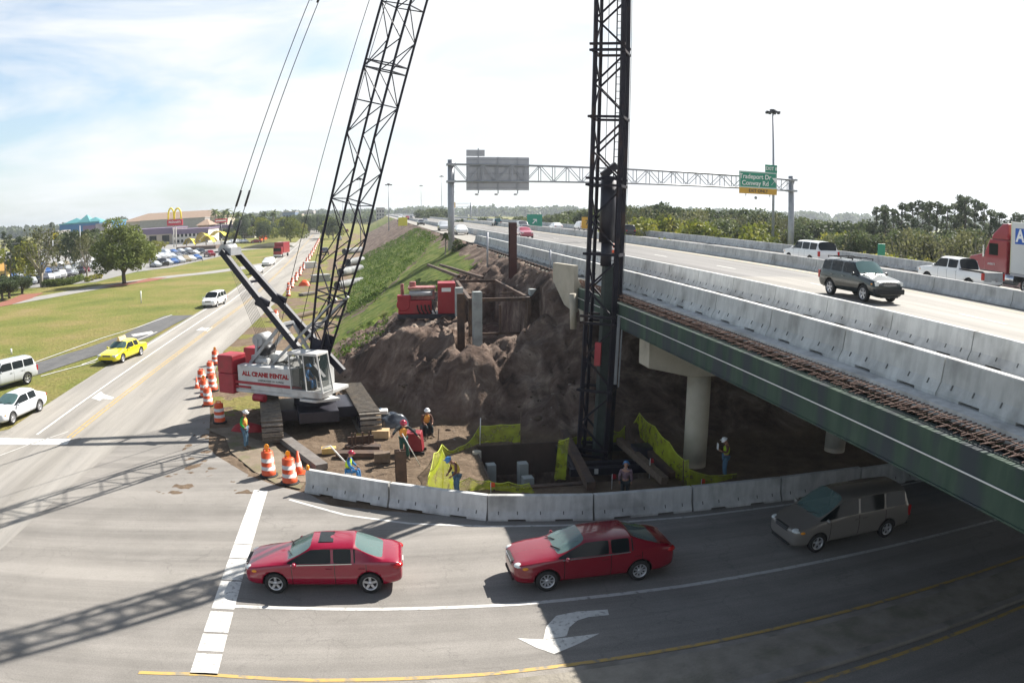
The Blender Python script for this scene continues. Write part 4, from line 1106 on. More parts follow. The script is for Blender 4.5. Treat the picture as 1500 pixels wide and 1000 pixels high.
def box_at(px, py, w, d, h, z0, rz, label, m=M_box, name='wooden_box', cat='box'):
    p_ = P(px, py, z0)
    mb = MB(); w *= 1.3; d *= 1.25; h *= 1.15; mb.box(-w / 2, w / 2, -d / 2, d / 2, 0, h, 0); mb.box(-w / 2 - .01, w / 2 + .01, -d / 2 - .01, d / 2 + .01, h, h + .03, 0)
    o = mb.build(name, m, None, .01, loc=(p_.x, p_.y, z0), rz=rz); return tag(o, label, cat)
box_at(546, 633, .62, .5, .36, 0, .2, 'tan box at the bottom of the small stack behind the crane track')
b0 = box_at(546, 633, .58, .45, .34, 0, .3, 'tan box lying on top of the small stack behind the crane track'); b0.location.z = .45
box_at(558, 640, .62, .45, .30, 0, -.1, 'tan box standing right of the small stack')
box_at(482, 663, .5, .3, .2, 0, .1, 'yellow tan box near the pale rod behind the seated man', pm('box_yellow', (.5, .33, .1), (.6, .42, .16), 3, .7))
box_at(529, 641, .5, .25, .14, 0, .1, 'flat yellow piece lying behind the upright pins', pm('box_yellow', (.5, .33, .1)), 'yellow_block', 'block')
box_at(560, 676, .52, .3, .34, 0, .05, 'brown wooden block lying at the right end of the rusty beams', M_timb, 'wooden_block', 'block')
o = box_at(600, 510, .62, .4, .3, 2.2, .3, 'small tan crate lying on the dirt slope below the power unit')
# red fuel chest behind the man in the orange vest
fc = empty('fuel_chest', tuple(P(607, 662)), R(-12), 'dark red fuel chest on the ground right of the man in the orange vest', 'fuel tank')
mb = MB(); mb.prism([(-.42, -.3, .12), (.42, -.3, .12), (.34, -.3, .95), (-.34, -.3, .95)], (0, 0, 0), (0, .65, 0)); mb.build('tank', pm('chest_red', (.20, .01, .02), (.26, .02, .03), 3, .5), fc, .04)
mb = MB(); mb.box(-.5, .5, -.36, -.28, 0, .12); mb.build('skid', M_black, fc); mb = MB(); mb.box(-.5, .5, .3, .38, 0, .12); mb.build('skid', M_black, fc); mb = MB(); mb.tube([(0, 0, .95), (0, 0, 1.05)], .1, 10); mb.build('filler_cap', M_black, fc)
# welder / tarp heap
tp_ = empty('tarpaulin', tuple(P(572, 622)), 0, 'heap covered with blue and black plastic sheet beside the crane track', 'tarpaulin')
rnd = random.Random(4)
def heap(mb, cx, cy, rx, ry, h, m, n=14, seed=0, sharp=1.0):
    r_ = random.Random(seed); g = {}
    vs_ = []
    for i in range(n + 1):
        for j in range(n + 1):
            x, y = -1 + 2 * i / n, -1 + 2 * j / n
            q = max(0, 1 - (x * x + y * y)) ** .6
            z = h * q * (1 + .35 * mnoise.noise(Vector((x * 2.2 + seed, y * 2.2, 0)))) + .05 * mnoise.noise(Vector((x * 7, y * 7, seed)))
            vs_.append((cx + x * rx, cy + y * ry, max(0.0, z) if q > 0 else -.02))
    mb.add(vs_, [(i * (n + 1) + j, (i + 1) * (n + 1) + j, (i + 1) * (n + 1) + j + 1, i * (n + 1) + j + 1) for i in range(n) for j in range(n)], m, True)
mb = MB(); heap(mb, 0, 0, .95, .6, .62, 0, 18, 2); mb.build('black_sheet', pm('tarp_black', (.03, .035, .045), (.06, .075, .1), 3, .25), tp_)
mb = MB(); heap(mb, -.55, .25, .55, .4, .7, 0, 14, 5); mb.build('blue_sheet', pm('tarp_blue', (.10, .16, .24), (.25, .3, .36), 3, .3), tp_)
mb = MB(); mb.box(-.75, -.1, -.05, .5, .55, .75); mb.build('white_lid', M_white, tp_, .05)
# ------------------------------------------------------------------ yellow-green safety netting
M_net = bpy.data.materials.new('safety_netting'); M_net.use_nodes = True
t, N, K = nodes_of(M_net)
b = t.nodes['Principled BSDF']; b.inputs['Base Color'].default_value = (.50, .58, .03, 1); b.inputs['Roughness'].default_value = .6
tr = N('ShaderNodeBsdfTransparent'); tl = N('ShaderNodeBsdfTranslucent'); tl.inputs['Color'].default_value = (.50, .58, .03, 1)
m1 = N('ShaderNodeMixShader'); m1.inputs['Fac'].default_value = .35; m2 = N('ShaderNodeMixShader')
K(b.outputs[0], m1.inputs[1]); K(tl.outputs[0], m1.inputs[2])
uvn = N('ShaderNodeTexCoord'); wv = N('ShaderNodeTexNoise'); wv.inputs['Scale'].default_value = 2.2; K(uvn.outputs['Object'], wv.inputs['Vector'])
mr = N('ShaderNodeMapRange'); mr.inputs['From Min'].default_value = .3; mr.inputs['From Max'].default_value = .7; mr.inputs['To Min'].default_value = .34; mr.inputs['To Max'].default_value = .72; K(wv.outputs['Fac'], mr.inputs['Value'])
K(mr.outputs[0], m2.inputs['Fac']); K(tr.outputs[0], m2.inputs[1]); K(m1.outputs[0], m2.inputs[2]); K(m2.outputs[0], t.nodes['Material Output'].inputs['Surface'])
def UP(x, y, xt, yt, z=0.0):
    b_ = P(x, y, z); t_ = PS(xt, yt, b_.y); return b_, t_
def net(cols_, label, n=6, sag=.10, name='safety_net', seed=0):
    """cols_: pairs (bottom point, top point)"""
    vs_ = []; k = len(cols_); H_ = 6
    pts = []
    for i in range(k - 1):
        (b0, t0), (b1, t1) = cols_[i], cols_[i + 1]
        for j in range(n + (1 if i == k - 2 else 0)):
            f = j / n; s_ = math.sin(math.pi * f)
            bb = b0.lerp(b1, f); tt = t0.lerp(t1, f) + Vector((0, 0, -sag * s_))
            pts.append((bb, tt))
    for i, (bb, tt) in enumerate(pts):
        for h in range(H_ + 1):
            q = bb.lerp(tt, h / H_)
            w_ = .09 * mnoise.noise(Vector((i * .55 + seed, h * .6, seed)))
            vs_.append(q + Vector((w_, w_ * 1.6 + .04, w_ * .3)))
    mb = MB(); mb.add(vs_, [(i * (H_ + 1) + h, (i + 1) * (H_ + 1) + h, (i + 1) * (H_ + 1) + h + 1, i * (H_ + 1) + h + 1) for i in range(len(pts) - 1) for h in range(H_)], 0, True)
    # bound edge cord
    mb.tube([p[1] + Vector((0, 0.05, 0)) for p in pts], .018, 4, 1)
    o = mb.build(name, [M_net, pm('net_cord', (.5, .56, .08), None)]); return tag(o, label, 'netting', 'yellow netting round the pit')
def stake(x, y, xt, yt, label, m=None, r=.025, z=0.0):
    b_, t_ = UP(x, y, xt, yt, z)
    mb = MB(); mb.tube([b_ - Vector((0, 0, .1)), t_], r, 6); o = mb.build('stake', m or M_timb); return tag(o, label, 'stake', 'stakes that hold the netting')
net([UP(703, 649, 703, 624), UP(734, 647, 734, 622), UP(764, 648, 764, 621)], 'netting panel stretched between two stakes behind the pit', seed=1, sag=.04)
net([UP(650, 668, 647, 651), UP(672, 662, 672, 655), UP(703, 649, 703, 624)], 'netting sagging from the left stake to the back panel', seed=2, sag=.25)
net([UP(625, 712, 627, 700), UP(640, 690, 636, 664), UP(650, 668, 647, 652)], 'netting along the left side of the pit towards the street', seed=3, sag=.12)
net([UP(626, 716, 630, 690), UP(642, 722, 648, 660), UP(662, 724, 668, 690)], 'crumpled netting hanging at the corner behind the street barrier', seed=8, sag=.2)
net([UP(662, 722, 658, 704), UP(690, 718, 688, 700), UP(725, 718, 716, 704), UP(762, 722, 745, 706), UP(784, 722, 776, 708)], 'low crumpled netting lying along the street edge of the pit', seed=4, sag=.1)
net([UP(812, 702, 818, 648, -.3), UP(829, 703, 834, 642, -.3)], 'netting strip hanging down into the pit left of the mast', seed=5, sag=0)
net([UP(819, 655, 819, 645), UP(845, 652, 845, 640), UP(868, 650, 868, 640)], 'short netting band tied to the left of the mast', seed=6, sag=.05)
net([UP(895, 650, 896, 628), UP(915, 646, 916, 624), UP(937, 646, 937, 606)], 'netting gathered to a point right of the mast', seed=7, sag=.25)
net([UP(932, 646, 937, 605), UP(960, 682, 960, 625), UP(984, 698, 981, 648), UP(1004, 706, 1003, 674)], 'long netting falling from the peak towards the round column', seed=9, sag=.1)
net([UP(1000, 712, 1000, 676), UP(1012, 713, 1010, 674)], 'netting piece hanging on the stake before the round column', seed=10, sag=0)
net([UP(1012, 712, 1010, 688), UP(1045, 708, 1040, 697), UP(1080, 700, 1080, 694)], 'flat netting on the ground in front of the round column', seed=11, sag=.02)
stake(703, 650, 704, 612, 'white stake at the left end of the back netting panel', M_white)
stake(763, 650, 763, 603, 'wooden stake at the right end of the back netting panel')
stake(640, 664, 643, 628, 'thin rusty stake left of the netting', M_rust)
stake(648, 716, 650, 672, 'stake in the crumpled netting behind the street barrier', M_painty)
stake(937, 645, 937, 604, 'stake at the peak of the netting right of the mast', M_timb)
stake(1001, 716, 1001, 674, 'stake holding the netting before the round column', M_rust)
# ------------------------------------------------------------------ vehicles
def paint_mat(name, c, seams=(), zlo=.35, zhi=.95, rough=.22, metal=0.0, hline=None):
    if name in MATS: return MATS[name]
    m = pm(name, c, tuple(q * 1.06 for q in c), 1.2, rough, metal=metal, coat=.7)
    if seams:
        t, N, K = nodes_of(m); b = t.nodes['Principled BSDF']
        src = b.inputs['Base Color'].links[0].from_socket
        tc = N('ShaderNodeTexCoord'); sp = N('ShaderNodeSeparateXYZ'); K(tc.outputs['Object'], sp.inputs[0])
        prev = None
        def near(sock, v, w0=.006, w1=.013):
            s_ = N('ShaderNodeMath', operation='SUBTRACT'); K(sock, s_.inputs[0]); s_.inputs[1].default_value = v
            a = N('ShaderNodeMath', operation='ABSOLUTE'); K(s_.outputs[0], a.inputs[0])
            mr = N('ShaderNodeMapRange'); mr.inputs['From Min'].default_value = w1; mr.inputs['From Max'].default_value = w0; K(a.outputs[0], mr.inputs['Value']); return mr.outputs[0]
        for x in seams:
            q = near(sp.outputs['X'], x)
            if prev is None: prev = q
            else:
                mx = N('ShaderNodeMath', operation='MAXIMUM'); K(prev, mx.inputs[0]); K(q, mx.inputs[1]); prev = mx.outputs[0]
        g1 = N('ShaderNodeMath', operation='GREATER_THAN'); K(sp.outputs['Z'], g1.inputs[0]); g1.inputs[1].default_value = zlo
        g2 = N('ShaderNodeMath', operation='LESS_THAN'); K(sp.outputs['Z'], g2.inputs[0]); g2.inputs[1].default_value = zhi
        g3 = N('ShaderNodeMath', operation='MULTIPLY'); K(g1.outputs[0], g3.inputs[0]); K(g2.outputs[0], g3.inputs[1])
        g4 = N('ShaderNodeMath', operation='MULTIPLY'); K(g3.outputs[0], g4.inputs[0]); K(prev, g4.inputs[1])
        mx = N('ShaderNodeMixRGB'); K(g4.outputs[0], mx.inputs['Fac']); K(src, mx.inputs['Color1']); mx.inputs['Color2'].default_value = (.01, .01, .01, 1)
        K(mx.outputs['Color'], b.inputs['Base Color'])
    return m
M_chrome = pm('chrome', (.62, .62, .63), None, rough=.18, metal=.9)
M_rim = pm('rim_silver', (.50, .51, .53), (.58, .58, .6), 3, .3, metal=.6)
M_lamp = pm('lamp_clear', (.72, .74, .72), (.5, .52, .52), 9, .1, spec=.9)
M_tail = pm('lamp_red', (.45, .01, .012), (.35, .01, .01), 4, .15)
M_amber = pm('lamp_amber', (.75, .28, .02), None, rough=.2)
def car_cage(p):
    """rows of half cross-sections from nose to tail; returns points, faces and a part number per face"""
    L_, W_, H_ = p['L'], p['W'], p['H']; hw = W_ / 2; zb = p.get('zb', .20)
    belt, cowl, boot, nose = p['belt'], p['cowl'], p['boot'], p['nose']
    xc, xr, xrr, xd = p['xc'], p['xr'], p['xrr'], p['xd']
    wr = p.get('wr', .72) * hw; zr = H_ - .095
    rows = []
    def row(x, w, z0, zbelt, wt, z7, w7, z9, glasslo=.07, glasshi=.93):
        a, c = (wt, zbelt), (w7, z7)
        l = lambda f: (a[0] + (c[0] - a[0]) * f, a[1] + (c[1] - a[1]) * f)
        rows.append((x, [(0, z0), (w * .78, z0), (w * .955, z0 + .10), (w, z0 + (zbelt - z0) * .55), (wt, zbelt), l(glasslo), l(glasshi), c, (w7 * .62, z9 - .008), (0, z9)]))
    def hood(x, w, z0, ze, zc_): row(x, w, z0, ze - .02, w * .95, ze + .015, w * .72, zc_, .3, .6)
    rn = p.get('round', 1.0)
    hood(L_ / 2, hw * (.86 - .14 * rn), .36, nose - .13, nose - .12)
    hood(L_ / 2 - .09, hw * (.95 - .05 * rn), .23, nose - .03, nose - .01)
    hood(L_ / 2 - .42, hw * .985, zb, nose + .02, nose + .05)
    xm = (L_ / 2 - .42 + xc) / 2
    hood(xm, hw, zb, (nose + cowl) / 2 + .02, (nose + cowl) / 2 + .065)
    k0 = len(rows)
    row(xc + .05, hw, zb, belt - .03, hw * .955, cowl, hw * .86, cowl + .035, .4, .7)
    row(xc, hw, zb, belt - .02, hw * .95, cowl + .03, hw * .84, cowl + .065, .35, .75)
    iA = len(rows) - 1
    row(xr, hw, zb, belt, hw * .94, zr, wr, H_ - .012)
    iR = len(rows) - 1
    for x in p['pill']:
        for dx in (.035, -.035): row(x + dx, hw, zb, belt + .01, hw * .94, zr + .012, wr, H_)
    row(xrr, hw, zb, belt + p.get('rise', .03), hw * .935, zr - p.get('drop', .015), wr * .97, H_ - .02 - p.get('drop', 0))
    iB = len(rows) - 1
    if xd > -L_ / 2 + .12:
        row(xd, hw * .99, zb, boot - .05, hw * .93, boot, hw * .80, boot + .02, .4, .7)
        iC = len(rows) - 1
        row(xd - .05, hw * .99, zb, boot - .055, hw * .93, boot - .005, hw * .78, boot + .015, .4, .7)
        if p.get('bed'):
            hood(-L_ / 2 + .05, hw * .97, zb + .15, boot - .01, boot); hood(-L_ / 2, hw * .95, zb + .2, boot - .03, boot - .02)
        else:
            hood(-L_ / 2 + .32, hw * .965, zb + .03, boot - .03, boot + .01); hood(-L_ / 2 + .06, hw * .90, zb + .08, boot - .09, boot - .05); hood(-L_ / 2, hw * .80, zb + .17, boot - .22, boot - .19)
    else:
        row(xd, hw * .955, zb + .04, belt - .0, hw * .90, belt + .04, hw * .84, belt + .06, .4, .7)
        iC = len(rows) - 1
        row(-L_ / 2 + .02, hw * .93, zb + .1, belt - .12, hw * .88, belt - .10, hw * .8, belt - .09, .4, .7)
        row(-L_ / 2, hw * .86, zb + .2, belt - .28, hw * .80, belt - .24, hw * .7, belt - .23, .4, .7)
    vs_, fs, tg = [], [], []
    nrow = len(rows)
    for x, r in rows:
        for (y, z) in r: vs_.append((x, y, z))
        for (y, z) in r[1:-1]: vs_.append((x, -y, z))
    def vi(i, j, s_):
        b_ = i * 18
        if j in (0, 9) or s_ > 0: return b_ + j
        return b_ + 9 + j
    np_ = len(p['pill'])
    for i in range(nrow - 1):
        for j in range(9):
            for s_ in (1, -1):
                q = (vi(i, j, s_), vi(i, j + 1, s_), vi(i + 1, j + 1, s_), vi(i + 1, j, s_))
                fs.append(q if s_ > 0 else q[::-1])
                part = 0
                if j >= 7 and i == iA: part = 1
                elif j >= 7 and i == iB and not p.get('noback'): part = 2
                elif j == 5 and iA <= i < iB and (i < iR or (i - iR) % 2 == 0):
                    if not (i == iB - 1 and p.get('solidc')):
                        w_ = 0 if i <= iR else (i - iR) // 2
                        part = 3 + 2 * w_ + (0 if s_ > 0 else 1)
                tg.append(part)
    for i in (0, nrow - 1):
        loop = [vi(i, j, 1) for j in range(10)] + [vi(i, j, -1) for j in range(8, 0, -1)]
        fs.append(loop if i == nrow - 1 else loop[::-1]); tg.append(0)
    return vs_, fs, tg, (iA, iR, iB, iC)
def car_body_mesh(p, lvl, arches=True):
    vs_, fs, tg, idx = car_cage(p)
    me = bpy.data.meshes.new('tmp'); me.from_pydata(vs_, [], fs)
    nm = max(tg) + 2
    for k in range(nm): me.materials.append(bpy.data.materials.get('slot%d' % k) or bpy.data.materials.new('slot%d' % k))
    me.polygons.foreach_set('material_index', tg)
    bm = bmesh.new(); bm.from_mesh(me)
    bmesh.ops.recalc_face_normals(bm, faces=bm.faces)
    cl = bm.edges.layers.float.get('crease_edge') or bm.edges.layers.float.new('crease_edge')
    for e in bm.edges:
        if len(e.link_faces) == 2 and e.link_faces[0].material_index != e.link_faces[1].material_index: e[cl] = 1.0
    vc = bm.verts.layers.float.get('crease_vert') or bm.verts.layers.float.new('crease_vert')
    for v in bm.verts:
        ms = set(f.material_index for f in v.link_faces)
        if len(ms) > 1 and max(ms) >= 3: v[vc] = .8
    bm.to_mesh(me); bm.free()
    ob = bpy.data.objects.new('tmp', me); COL.objects.link(ob)
    md = ob.modifiers.new('s', 'SUBSURF'); md.levels = lvl; md.render_levels = lvl
    cut = None
    if arches:
        r = p['rw'] * 1.17
        cb = MB()
        for ax in p['axles']:
            for s_ in (-1, 1):
                cb.tube([(ax, s_ * (p['W'] / 2 - .30), p['rw'] + .01), (ax, s_ * (p['W'] / 2 + .3), p['rw'] + .01)], r, 28)
        cut = cb.build('cut', [bpy.data.materials['slot%d' % k] for k in range(nm)])
        cut.data.polygons.foreach_set('material_index', [nm - 1] * len(cut.data.polygons))
        cut.data.polygons.foreach_set('use_smooth', [False] * len(cut.data.polygons))
        bo = ob.modifiers.new('b', 'BOOLEAN'); bo.operation = 'DIFFERENCE'; bo.object = cut; bo.solver = 'EXACT'
    dg = bpy.context.evaluated_depsgraph_get(); dg.update()
    out = bpy.data.meshes.new_from_object(ob.evaluated_get(dg))
    bpy.data.objects.remove(ob)
    if cut: bpy.data.objects.remove(cut)
    return out, nm
def split_faces(me, keep, name, mats, remap=None):
    bm = bmesh.new(); bm.from_mesh(me)
    dl = [f for f in bm.faces if f.material_index not in keep]
    bmesh.ops.delete(bm, geom=dl, context='FACES')
    for f in bm.faces:
        f.material_index = remap.get(f.material_index, 0) if remap else 0
        f.smooth = (f.material_index == 0)
    m2 = bpy.data.meshes.new(name); bm.to_mesh(m2); bm.free()
    for m in mats: m2.materials.append(m)
    return m2
def add_obj(name, me, parent):
    o = bpy.data.objects.new(name, me); COL.objects.link(o); o.parent = parent; return o
WHEELS = {}
def wheel_meshes(r, w=.2, spokes=5, dark=False):
    key = (r, w, spokes, dark)
    if key in WHEELS: return WHEELS[key]
    rot = Matrix.Rotation(R(90), 4, 'X')
    mb = MB(); rr = r * .66
    mb.lathe([(rr, -w / 2 + .01), (r - .03, -w / 2), (r, -w / 2 + .03), (r, w / 2 - .03), (r - .03, w / 2), (rr, w / 2 - .01), (rr, -w / 2 + .01)], n=28, mat=rot)
    ty = mb.mesh('tyre', M_black)
    mb = MB()
    mb.lathe([(rr, -w / 2 + .012), (rr, w / 2 - .012), (rr - .02, w / 2 - .012), (rr - .035, w / 2 - .05), (rr - .035, -w / 2 + .05), (rr - .02, -w / 2 + .012), (rr, -w / 2 + .012)], n=28, mat=rot)
    mb.lathe([(0.001, w / 2 - .03), (.06, w / 2 - .035), (.07, w / 2 - .07), (.07, -w / 2 + .07), (.06, -w / 2 + .035), (.001, -w / 2 + .03)], n=14, mat=rot)
    for s_ in (-1, 1):
        for k in range(spokes):
            a = 2 * math.pi * k / spokes + .3
            mb.bar((.05 * math.cos(a), s_ * (w / 2 - .05), .05 * math.sin(a)), ((rr - .02) * math.cos(a), s_ * (w / 2 - .035), (rr - .02) * math.sin(a)), .07 if spokes < 7 else .045, .025, up=(0, 1, 0))
        mb.lathe([(0.0, s_ * (w / 2 - .09)), (rr - .03, s_ * (w / 2 - .09))], n=20, m=1, mat=rot)
    rm = mb.mesh('rim', [M_rim, M_black])
    WHEELS[key] = (ty, rm); return ty, rm
def make_car(name, p, paint, label, cat='car', loc=(0, 0, 0), rz=0, lvl=2, glass=None, wind=None, group=None):
    me, nm = car_body_mesh(p, lvl)
    root = empty(name, loc, rz, label, cat, group)
    L_, W_, H_ = p['L'], p['W'], p['H']; hw = W_ / 2
    body = add_obj('body', split_faces(me, {0, nm - 1}, 'body', [paint, M_black], {0: 0, nm - 1: 1}), root)
    glass = glass or M_glass
    add_obj('windscreen', split_faces(me, {1}, 'windscreen', [wind or M_glassg]), root)
    if not p.get('noback'): add_obj('rear_window', split_faces(me, {2}, 'rear_window', [p.get('rearglass', wind or M_glassg)]), root)
    for k in range(3, nm - 1): 
        m2 = split_faces(me, {k}, 'side_window', [glass])
        if len(m2.polygons): add_obj('side_window', m2, root)
    ty, rm = wheel_meshes(p['rw'], .21, p.get('spokes', 5))
    for ax in p['axles']:
        for s_ in (-1, 1):
            w_ = empty('wheel', (ax, s_ * (hw - .125), p['rw']), 0); w_.parent = root
            add_obj('tyre', ty, w_); add_obj('rim', rm, w_)
    zl = p.get('zlamp', p['nose'] - .10)
    for s_ in (-1, 1):
        mb = MB(); mb.ball((L_ / 2 - .245, s_ * (hw - .30), zl + .01), 1, 0, 12, (.21, .185, .085)) if not p.get('boxlamp') else mb.box(L_ / 2 - .2, L_ / 2 - .03, s_ * (hw - .27) - .16, s_ * (hw - .27) + .16, zl - .08, zl + .08)
        hl = mb.build('headlight', M_lamp, root)
        mb = MB(); mb.ball((L_ / 2 - .34, s_ * (hw - .10), zl - .02), 1, 0, 8, (.10, .06, .05)); mb.build('turn_lamp', M_amber, hl)
        mb = MB()
        if p.get('boxtail'): mb.box(-L_ / 2 - .01, -L_ / 2 + .12, s_ * (hw - .13) - .09, s_ * (hw - .13) + .07, p['belt'] - .38, p['belt'] - .02)
        else: mb.ball((-L_ / 2 + .17, s_ * (hw - .24), p['boot'] - .20), 1, 0, 10, (.19, .19, .10))
        mb.build('tail_lamp', M_tail, root)
        mb = MB(); mb.ball((p['xc'] - .22, s_ * (hw + .08), p['belt'] + .05), 1, 0, 8, (.07, .11, .075)); mb.bar((p['xc'] - .24, s_ * (hw - .08), p['belt']), (p['xc'] - .22, s_ * (hw + .04), p['belt'] + .03), .05); mb.build('mirror', p.get('mirror') or paint, root)
    mb = MB(); mb.box(L_ / 2 - .10, L_ / 2 - .012 + p.get('gx', 0), -.36, .36, zl - .08, zl + .07)
    for k in range(3): mb.box(L_ / 2 - .10, L_ / 2 + .004 + p.get('gx', 0), -.38, .38, zl - .075 + k * .06, zl - .06 + k * .06, 1)
    mb.build('grille', [M_black, M_chrome], root)
    mb = MB(); mb.box(L_ / 2 - .1, L_ / 2 - .004, -hw * .55, hw * .55, .27, .36); mb.build('bumper_grille', M_black, root)
    mb = MB(); mb.box(-L_ / 2 - .012, -L_ / 2 + .05, -.16, .16, p.get('zplate', .62), p.get('zplate', .62) + .12); mb.build('number_plate', M_white, root)
    for s_ in (-1, 1):
        for x in p.get('handles', ()): mb = MB(); mb.bar((x - .09, s_ * (hw - .01), p['belt'] - .12), (x + .09, s_ * (hw - .01), p['belt'] - .12), .035, .03); mb.build('door_handle', p.get('hmat') or paint, root)
    if p.get('strip'):
        x0 = p['xrr'] + .1; x1 = p['xc'] - .1
        for s_ in (-1, 1): mb = MB(); mb.bar((x0, s_ * (hw * .952), p['belt'] + .035), (x1, s_ * (hw * .957), p['belt'] - .005), .012, .03); mb.build('window_trim', M_chrome, root)
    for s_ in (-1, 1): mb = MB(); mb.bar((p['xc'] + .05, s_ * .35 - .3, p['cowl'] + .06), (p['xc'] - .12, s_ * .35 + .15, p['cowl'] + .13), .02); mb.build('wiper', M_black, root)
    return root
SED = dict(L=4.60, W=1.76, H=1.45, belt=.92, cowl=.97, boot=1.03, nose=.82, xc=.98, xr=.28, xrr=-.98, xd=-1.74, pill=(-.32, -.90), rw=.325, axles=(1.38, -1.36), handles=(-.22, -1.15), strip=True, rise=.04)
SEB = dict(L=4.84, W=1.84, H=1.47, belt=.95, cowl=1.01, boot=1.08, nose=.88, xc=1.14, xr=.34, xrr=-1.08, xd=-1.92, pill=(-.38, -1.0), rw=.33, axles=(1.47, -1.30), handles=(-.22, -1.2), strip=True, rise=.05, spokes=9, drop=.03)
VIC = dict(L=5.35, W=1.96, H=1.46, belt=.93, cowl=.95, boot=.96, nose=.76, xc=.95, xr=.35, xrr=-1.10, xd=-1.65, pill=(-.38, -1.12), rw=.34, axles=(1.62, -1.35), handles=(-.2, -1.15), boxlamp=1, round=.3, spokes=9)
FUS = dict(L=4.87, W=1.85, H=1.46, belt=.93, cowl=.97, boot=1.06, nose=.76, xc=1.12, xr=.25, xrr=-1.25, xd=-2.0, pill=(-.42, -1.25), rw=.34, axles=(1.45, -1.4), handles=(-.22, -1.25), rise=.08, drop=.05, spokes=9)
SUV = dict(L=4.66, W=1.79, H=1.74, belt=1.12, cowl=1.14, boot=1.12, nose=1.0, xc=.98, xr=.42, xrr=-2.05, xd=-2.24, pill=(-.35, -1.30), rw=.37, axles=(1.40, -1.30), handles=(-.2, -1.15), zb=.30, boxlamp=1, round=.4, wr=.78, boxtail=1, zlamp=.86, zplate=.8)
BSUV = dict(L=5.2, W=2.0, H=1.88, belt=1.20, cowl=1.22, boot=1.2, nose=1.08, xc=1.15, xr=.6, xrr=-2.25, xd=-2.5, pill=(-.25, -1.30), rw=.39, axles=(1.55, -1.50), handles=(-.1, -1.15), zb=.32, boxlamp=1, round=.4, wr=.80, boxtail=1, zlamp=.95, zplate=.9)
VAN = dict(L=5.0, W=1.90, H=1.74, belt=1.05, cowl=1.08, boot=1.05, nose=.88, xc=1.52, xr=.55, xrr=-2.20, xd=-2.42, pill=(-.10, -1.25), rw=.33, axles=(1.55, -1.45), handles=(0, -.35), zb=.22, wr=.78, boxtail=1, round=1.1, zplate=.8)
PICK = dict(L=5.85, W=2.0, H=1.87, belt=1.22, cowl=1.24, boot=1.22, nose=1.12, xc=1.45, xr=.85, xrr=-.72, xd=-.95, pill=(.12,), rw=.40, axles=(1.85, -1.80), handles=(.25, -.6), zb=.38, boxlamp=1, round=.35, wr=.80, bed=True, boxtail=1, zlamp=.98, zplate=.7, solidc=False)
P_red = paint_mat('paint_red', (.235, .003, .024), (.86, -.38, -1.28), .3, .92)
P_red2 = paint_mat('paint_deep_red', (.185, .003, .014), (.98, -.40, -1.35), .3, .95)
P_yel = paint_mat('paint_taxi_yellow', (.72, .62, .01), (.95, -.38, -1.2), .3, .95)
P_wht = paint_mat('paint_white', (.62, .64, .67), (.98, -.42, -1.4), .3, .95)
P_sil = paint_mat('paint_silver', (.46, .48, .50), (.98, -.3, -1.3), .35, 1.1)
P_grn = paint_mat('paint_dark_green', (.003, .010, .010), (.9, -.35, -1.2), .4, 1.12)
P_tan = paint_mat('paint_pewter', (.185, .168, .152), (1.1, -.1, -1.3), .3, 1.05, metal=.1)
P_blue = paint_mat('paint_blue', (.03, .10, .30))
P_white2 = paint_mat('paint_plain_white', (.72, .72, .72), (.9, .1, -.7), .4, 1.2)
def on_road(pf, pr, z=0.0):
    """front and rear wheel pixels on one side -> centre line heading"""
    a, b2 = P(*pf, z), P(*pr, z)
    return a, b2
def place_by_wheels(p, pf, pr, z, side):
    """side=+1 if the visible side is the car's left"""
    a, b2 = P(*pf, z), P(*pr, z)
    d = (a - b2).normalized(); n = Vector((-d.y, d.x, 0))
    mid = a.lerp(b2, (0 - p['axles'][1]) / (p['axles'][0] - p['axles'][1]))
    c = b2 + d * (-p['axles'][1]) + ((a - b2).length - (p['axles'][0] - p['axles'][1])) * .5 * d
    c = c - n * side * (p['W'] / 2 - .03)
    return (c.x, c.y, z), math.atan2(d.y, d.x)
M_wsc = pm('windscreen_clear', (.15, .235, .225), None, rough=.05, spec=.9, alpha=.66)
M_seat = pm('seat_fabric', (.20, .17, .14), (.27, .23, .19), 8, .8)
def interior(car, p, driver=True):
    hw = p['W'] / 2; b_ = p['belt']
    mb = MB(); mb.box(p['xrr'] - .35, p['xc'] - .02, -hw + .16, hw - .16, .3, b_ - .22)
    mb.box(p['xc'] - .42, p['xc'] - .03, -hw + .2, hw - .2, b_ - .22, b_ - .03)
    it = mb.build('interior', M_black, car, .02)
    for y in (-.36, .36):
        for x in (p['xr'] - .45, p['xrr'] + .15):
            mb = MB(); mb.box(x - .1, x + .02, y - .24, y + .24, b_ - .3, b_ + .17); mb.box(x - .09, x, y - .12, y + .12, b_ + .19, b_ + .34); mb.build('seat', M_seat, it, .03)
    mb = MB(); mb.tube([(p['xc'] - .50 + .1 * math.cos(a_), .36 + .18 * math.sin(a_), b_ - .02 + .15 * math.cos(a_)) for a_ in [i * math.pi / 8 for i in range(17)]], .015, 6); mb.build('steering_wheel', M_black, it)
l, a = place_by_wheels(SED, (406, 869), (543, 869), 0, 1)
redcar = make_car('red_car', SED, P_red, 'bright red saloon with a sunroof waiting at the stop line', 'car', l, a, wind=M_wsc); interior(redcar, SED)
mb = MB(); mb.box(-.36, .08, -.38, .38, 1.40, 1.446); o = mb.build('sunroof', M_glass, redcar, .02)
l, a = place_by_wheels(SEB, (801, 866), (937, 850), 0, 1)
redcar2 = make_car('red_car', SEB, P_red2, 'darker red saloon behind the first, half in the shadow of the bridge', 'car', l, a, wind=M_wsc); interior(redcar2, SEB)
l, a = place_by_wheels(VAN, (1196, 809), (1297, 787), 0, 1)
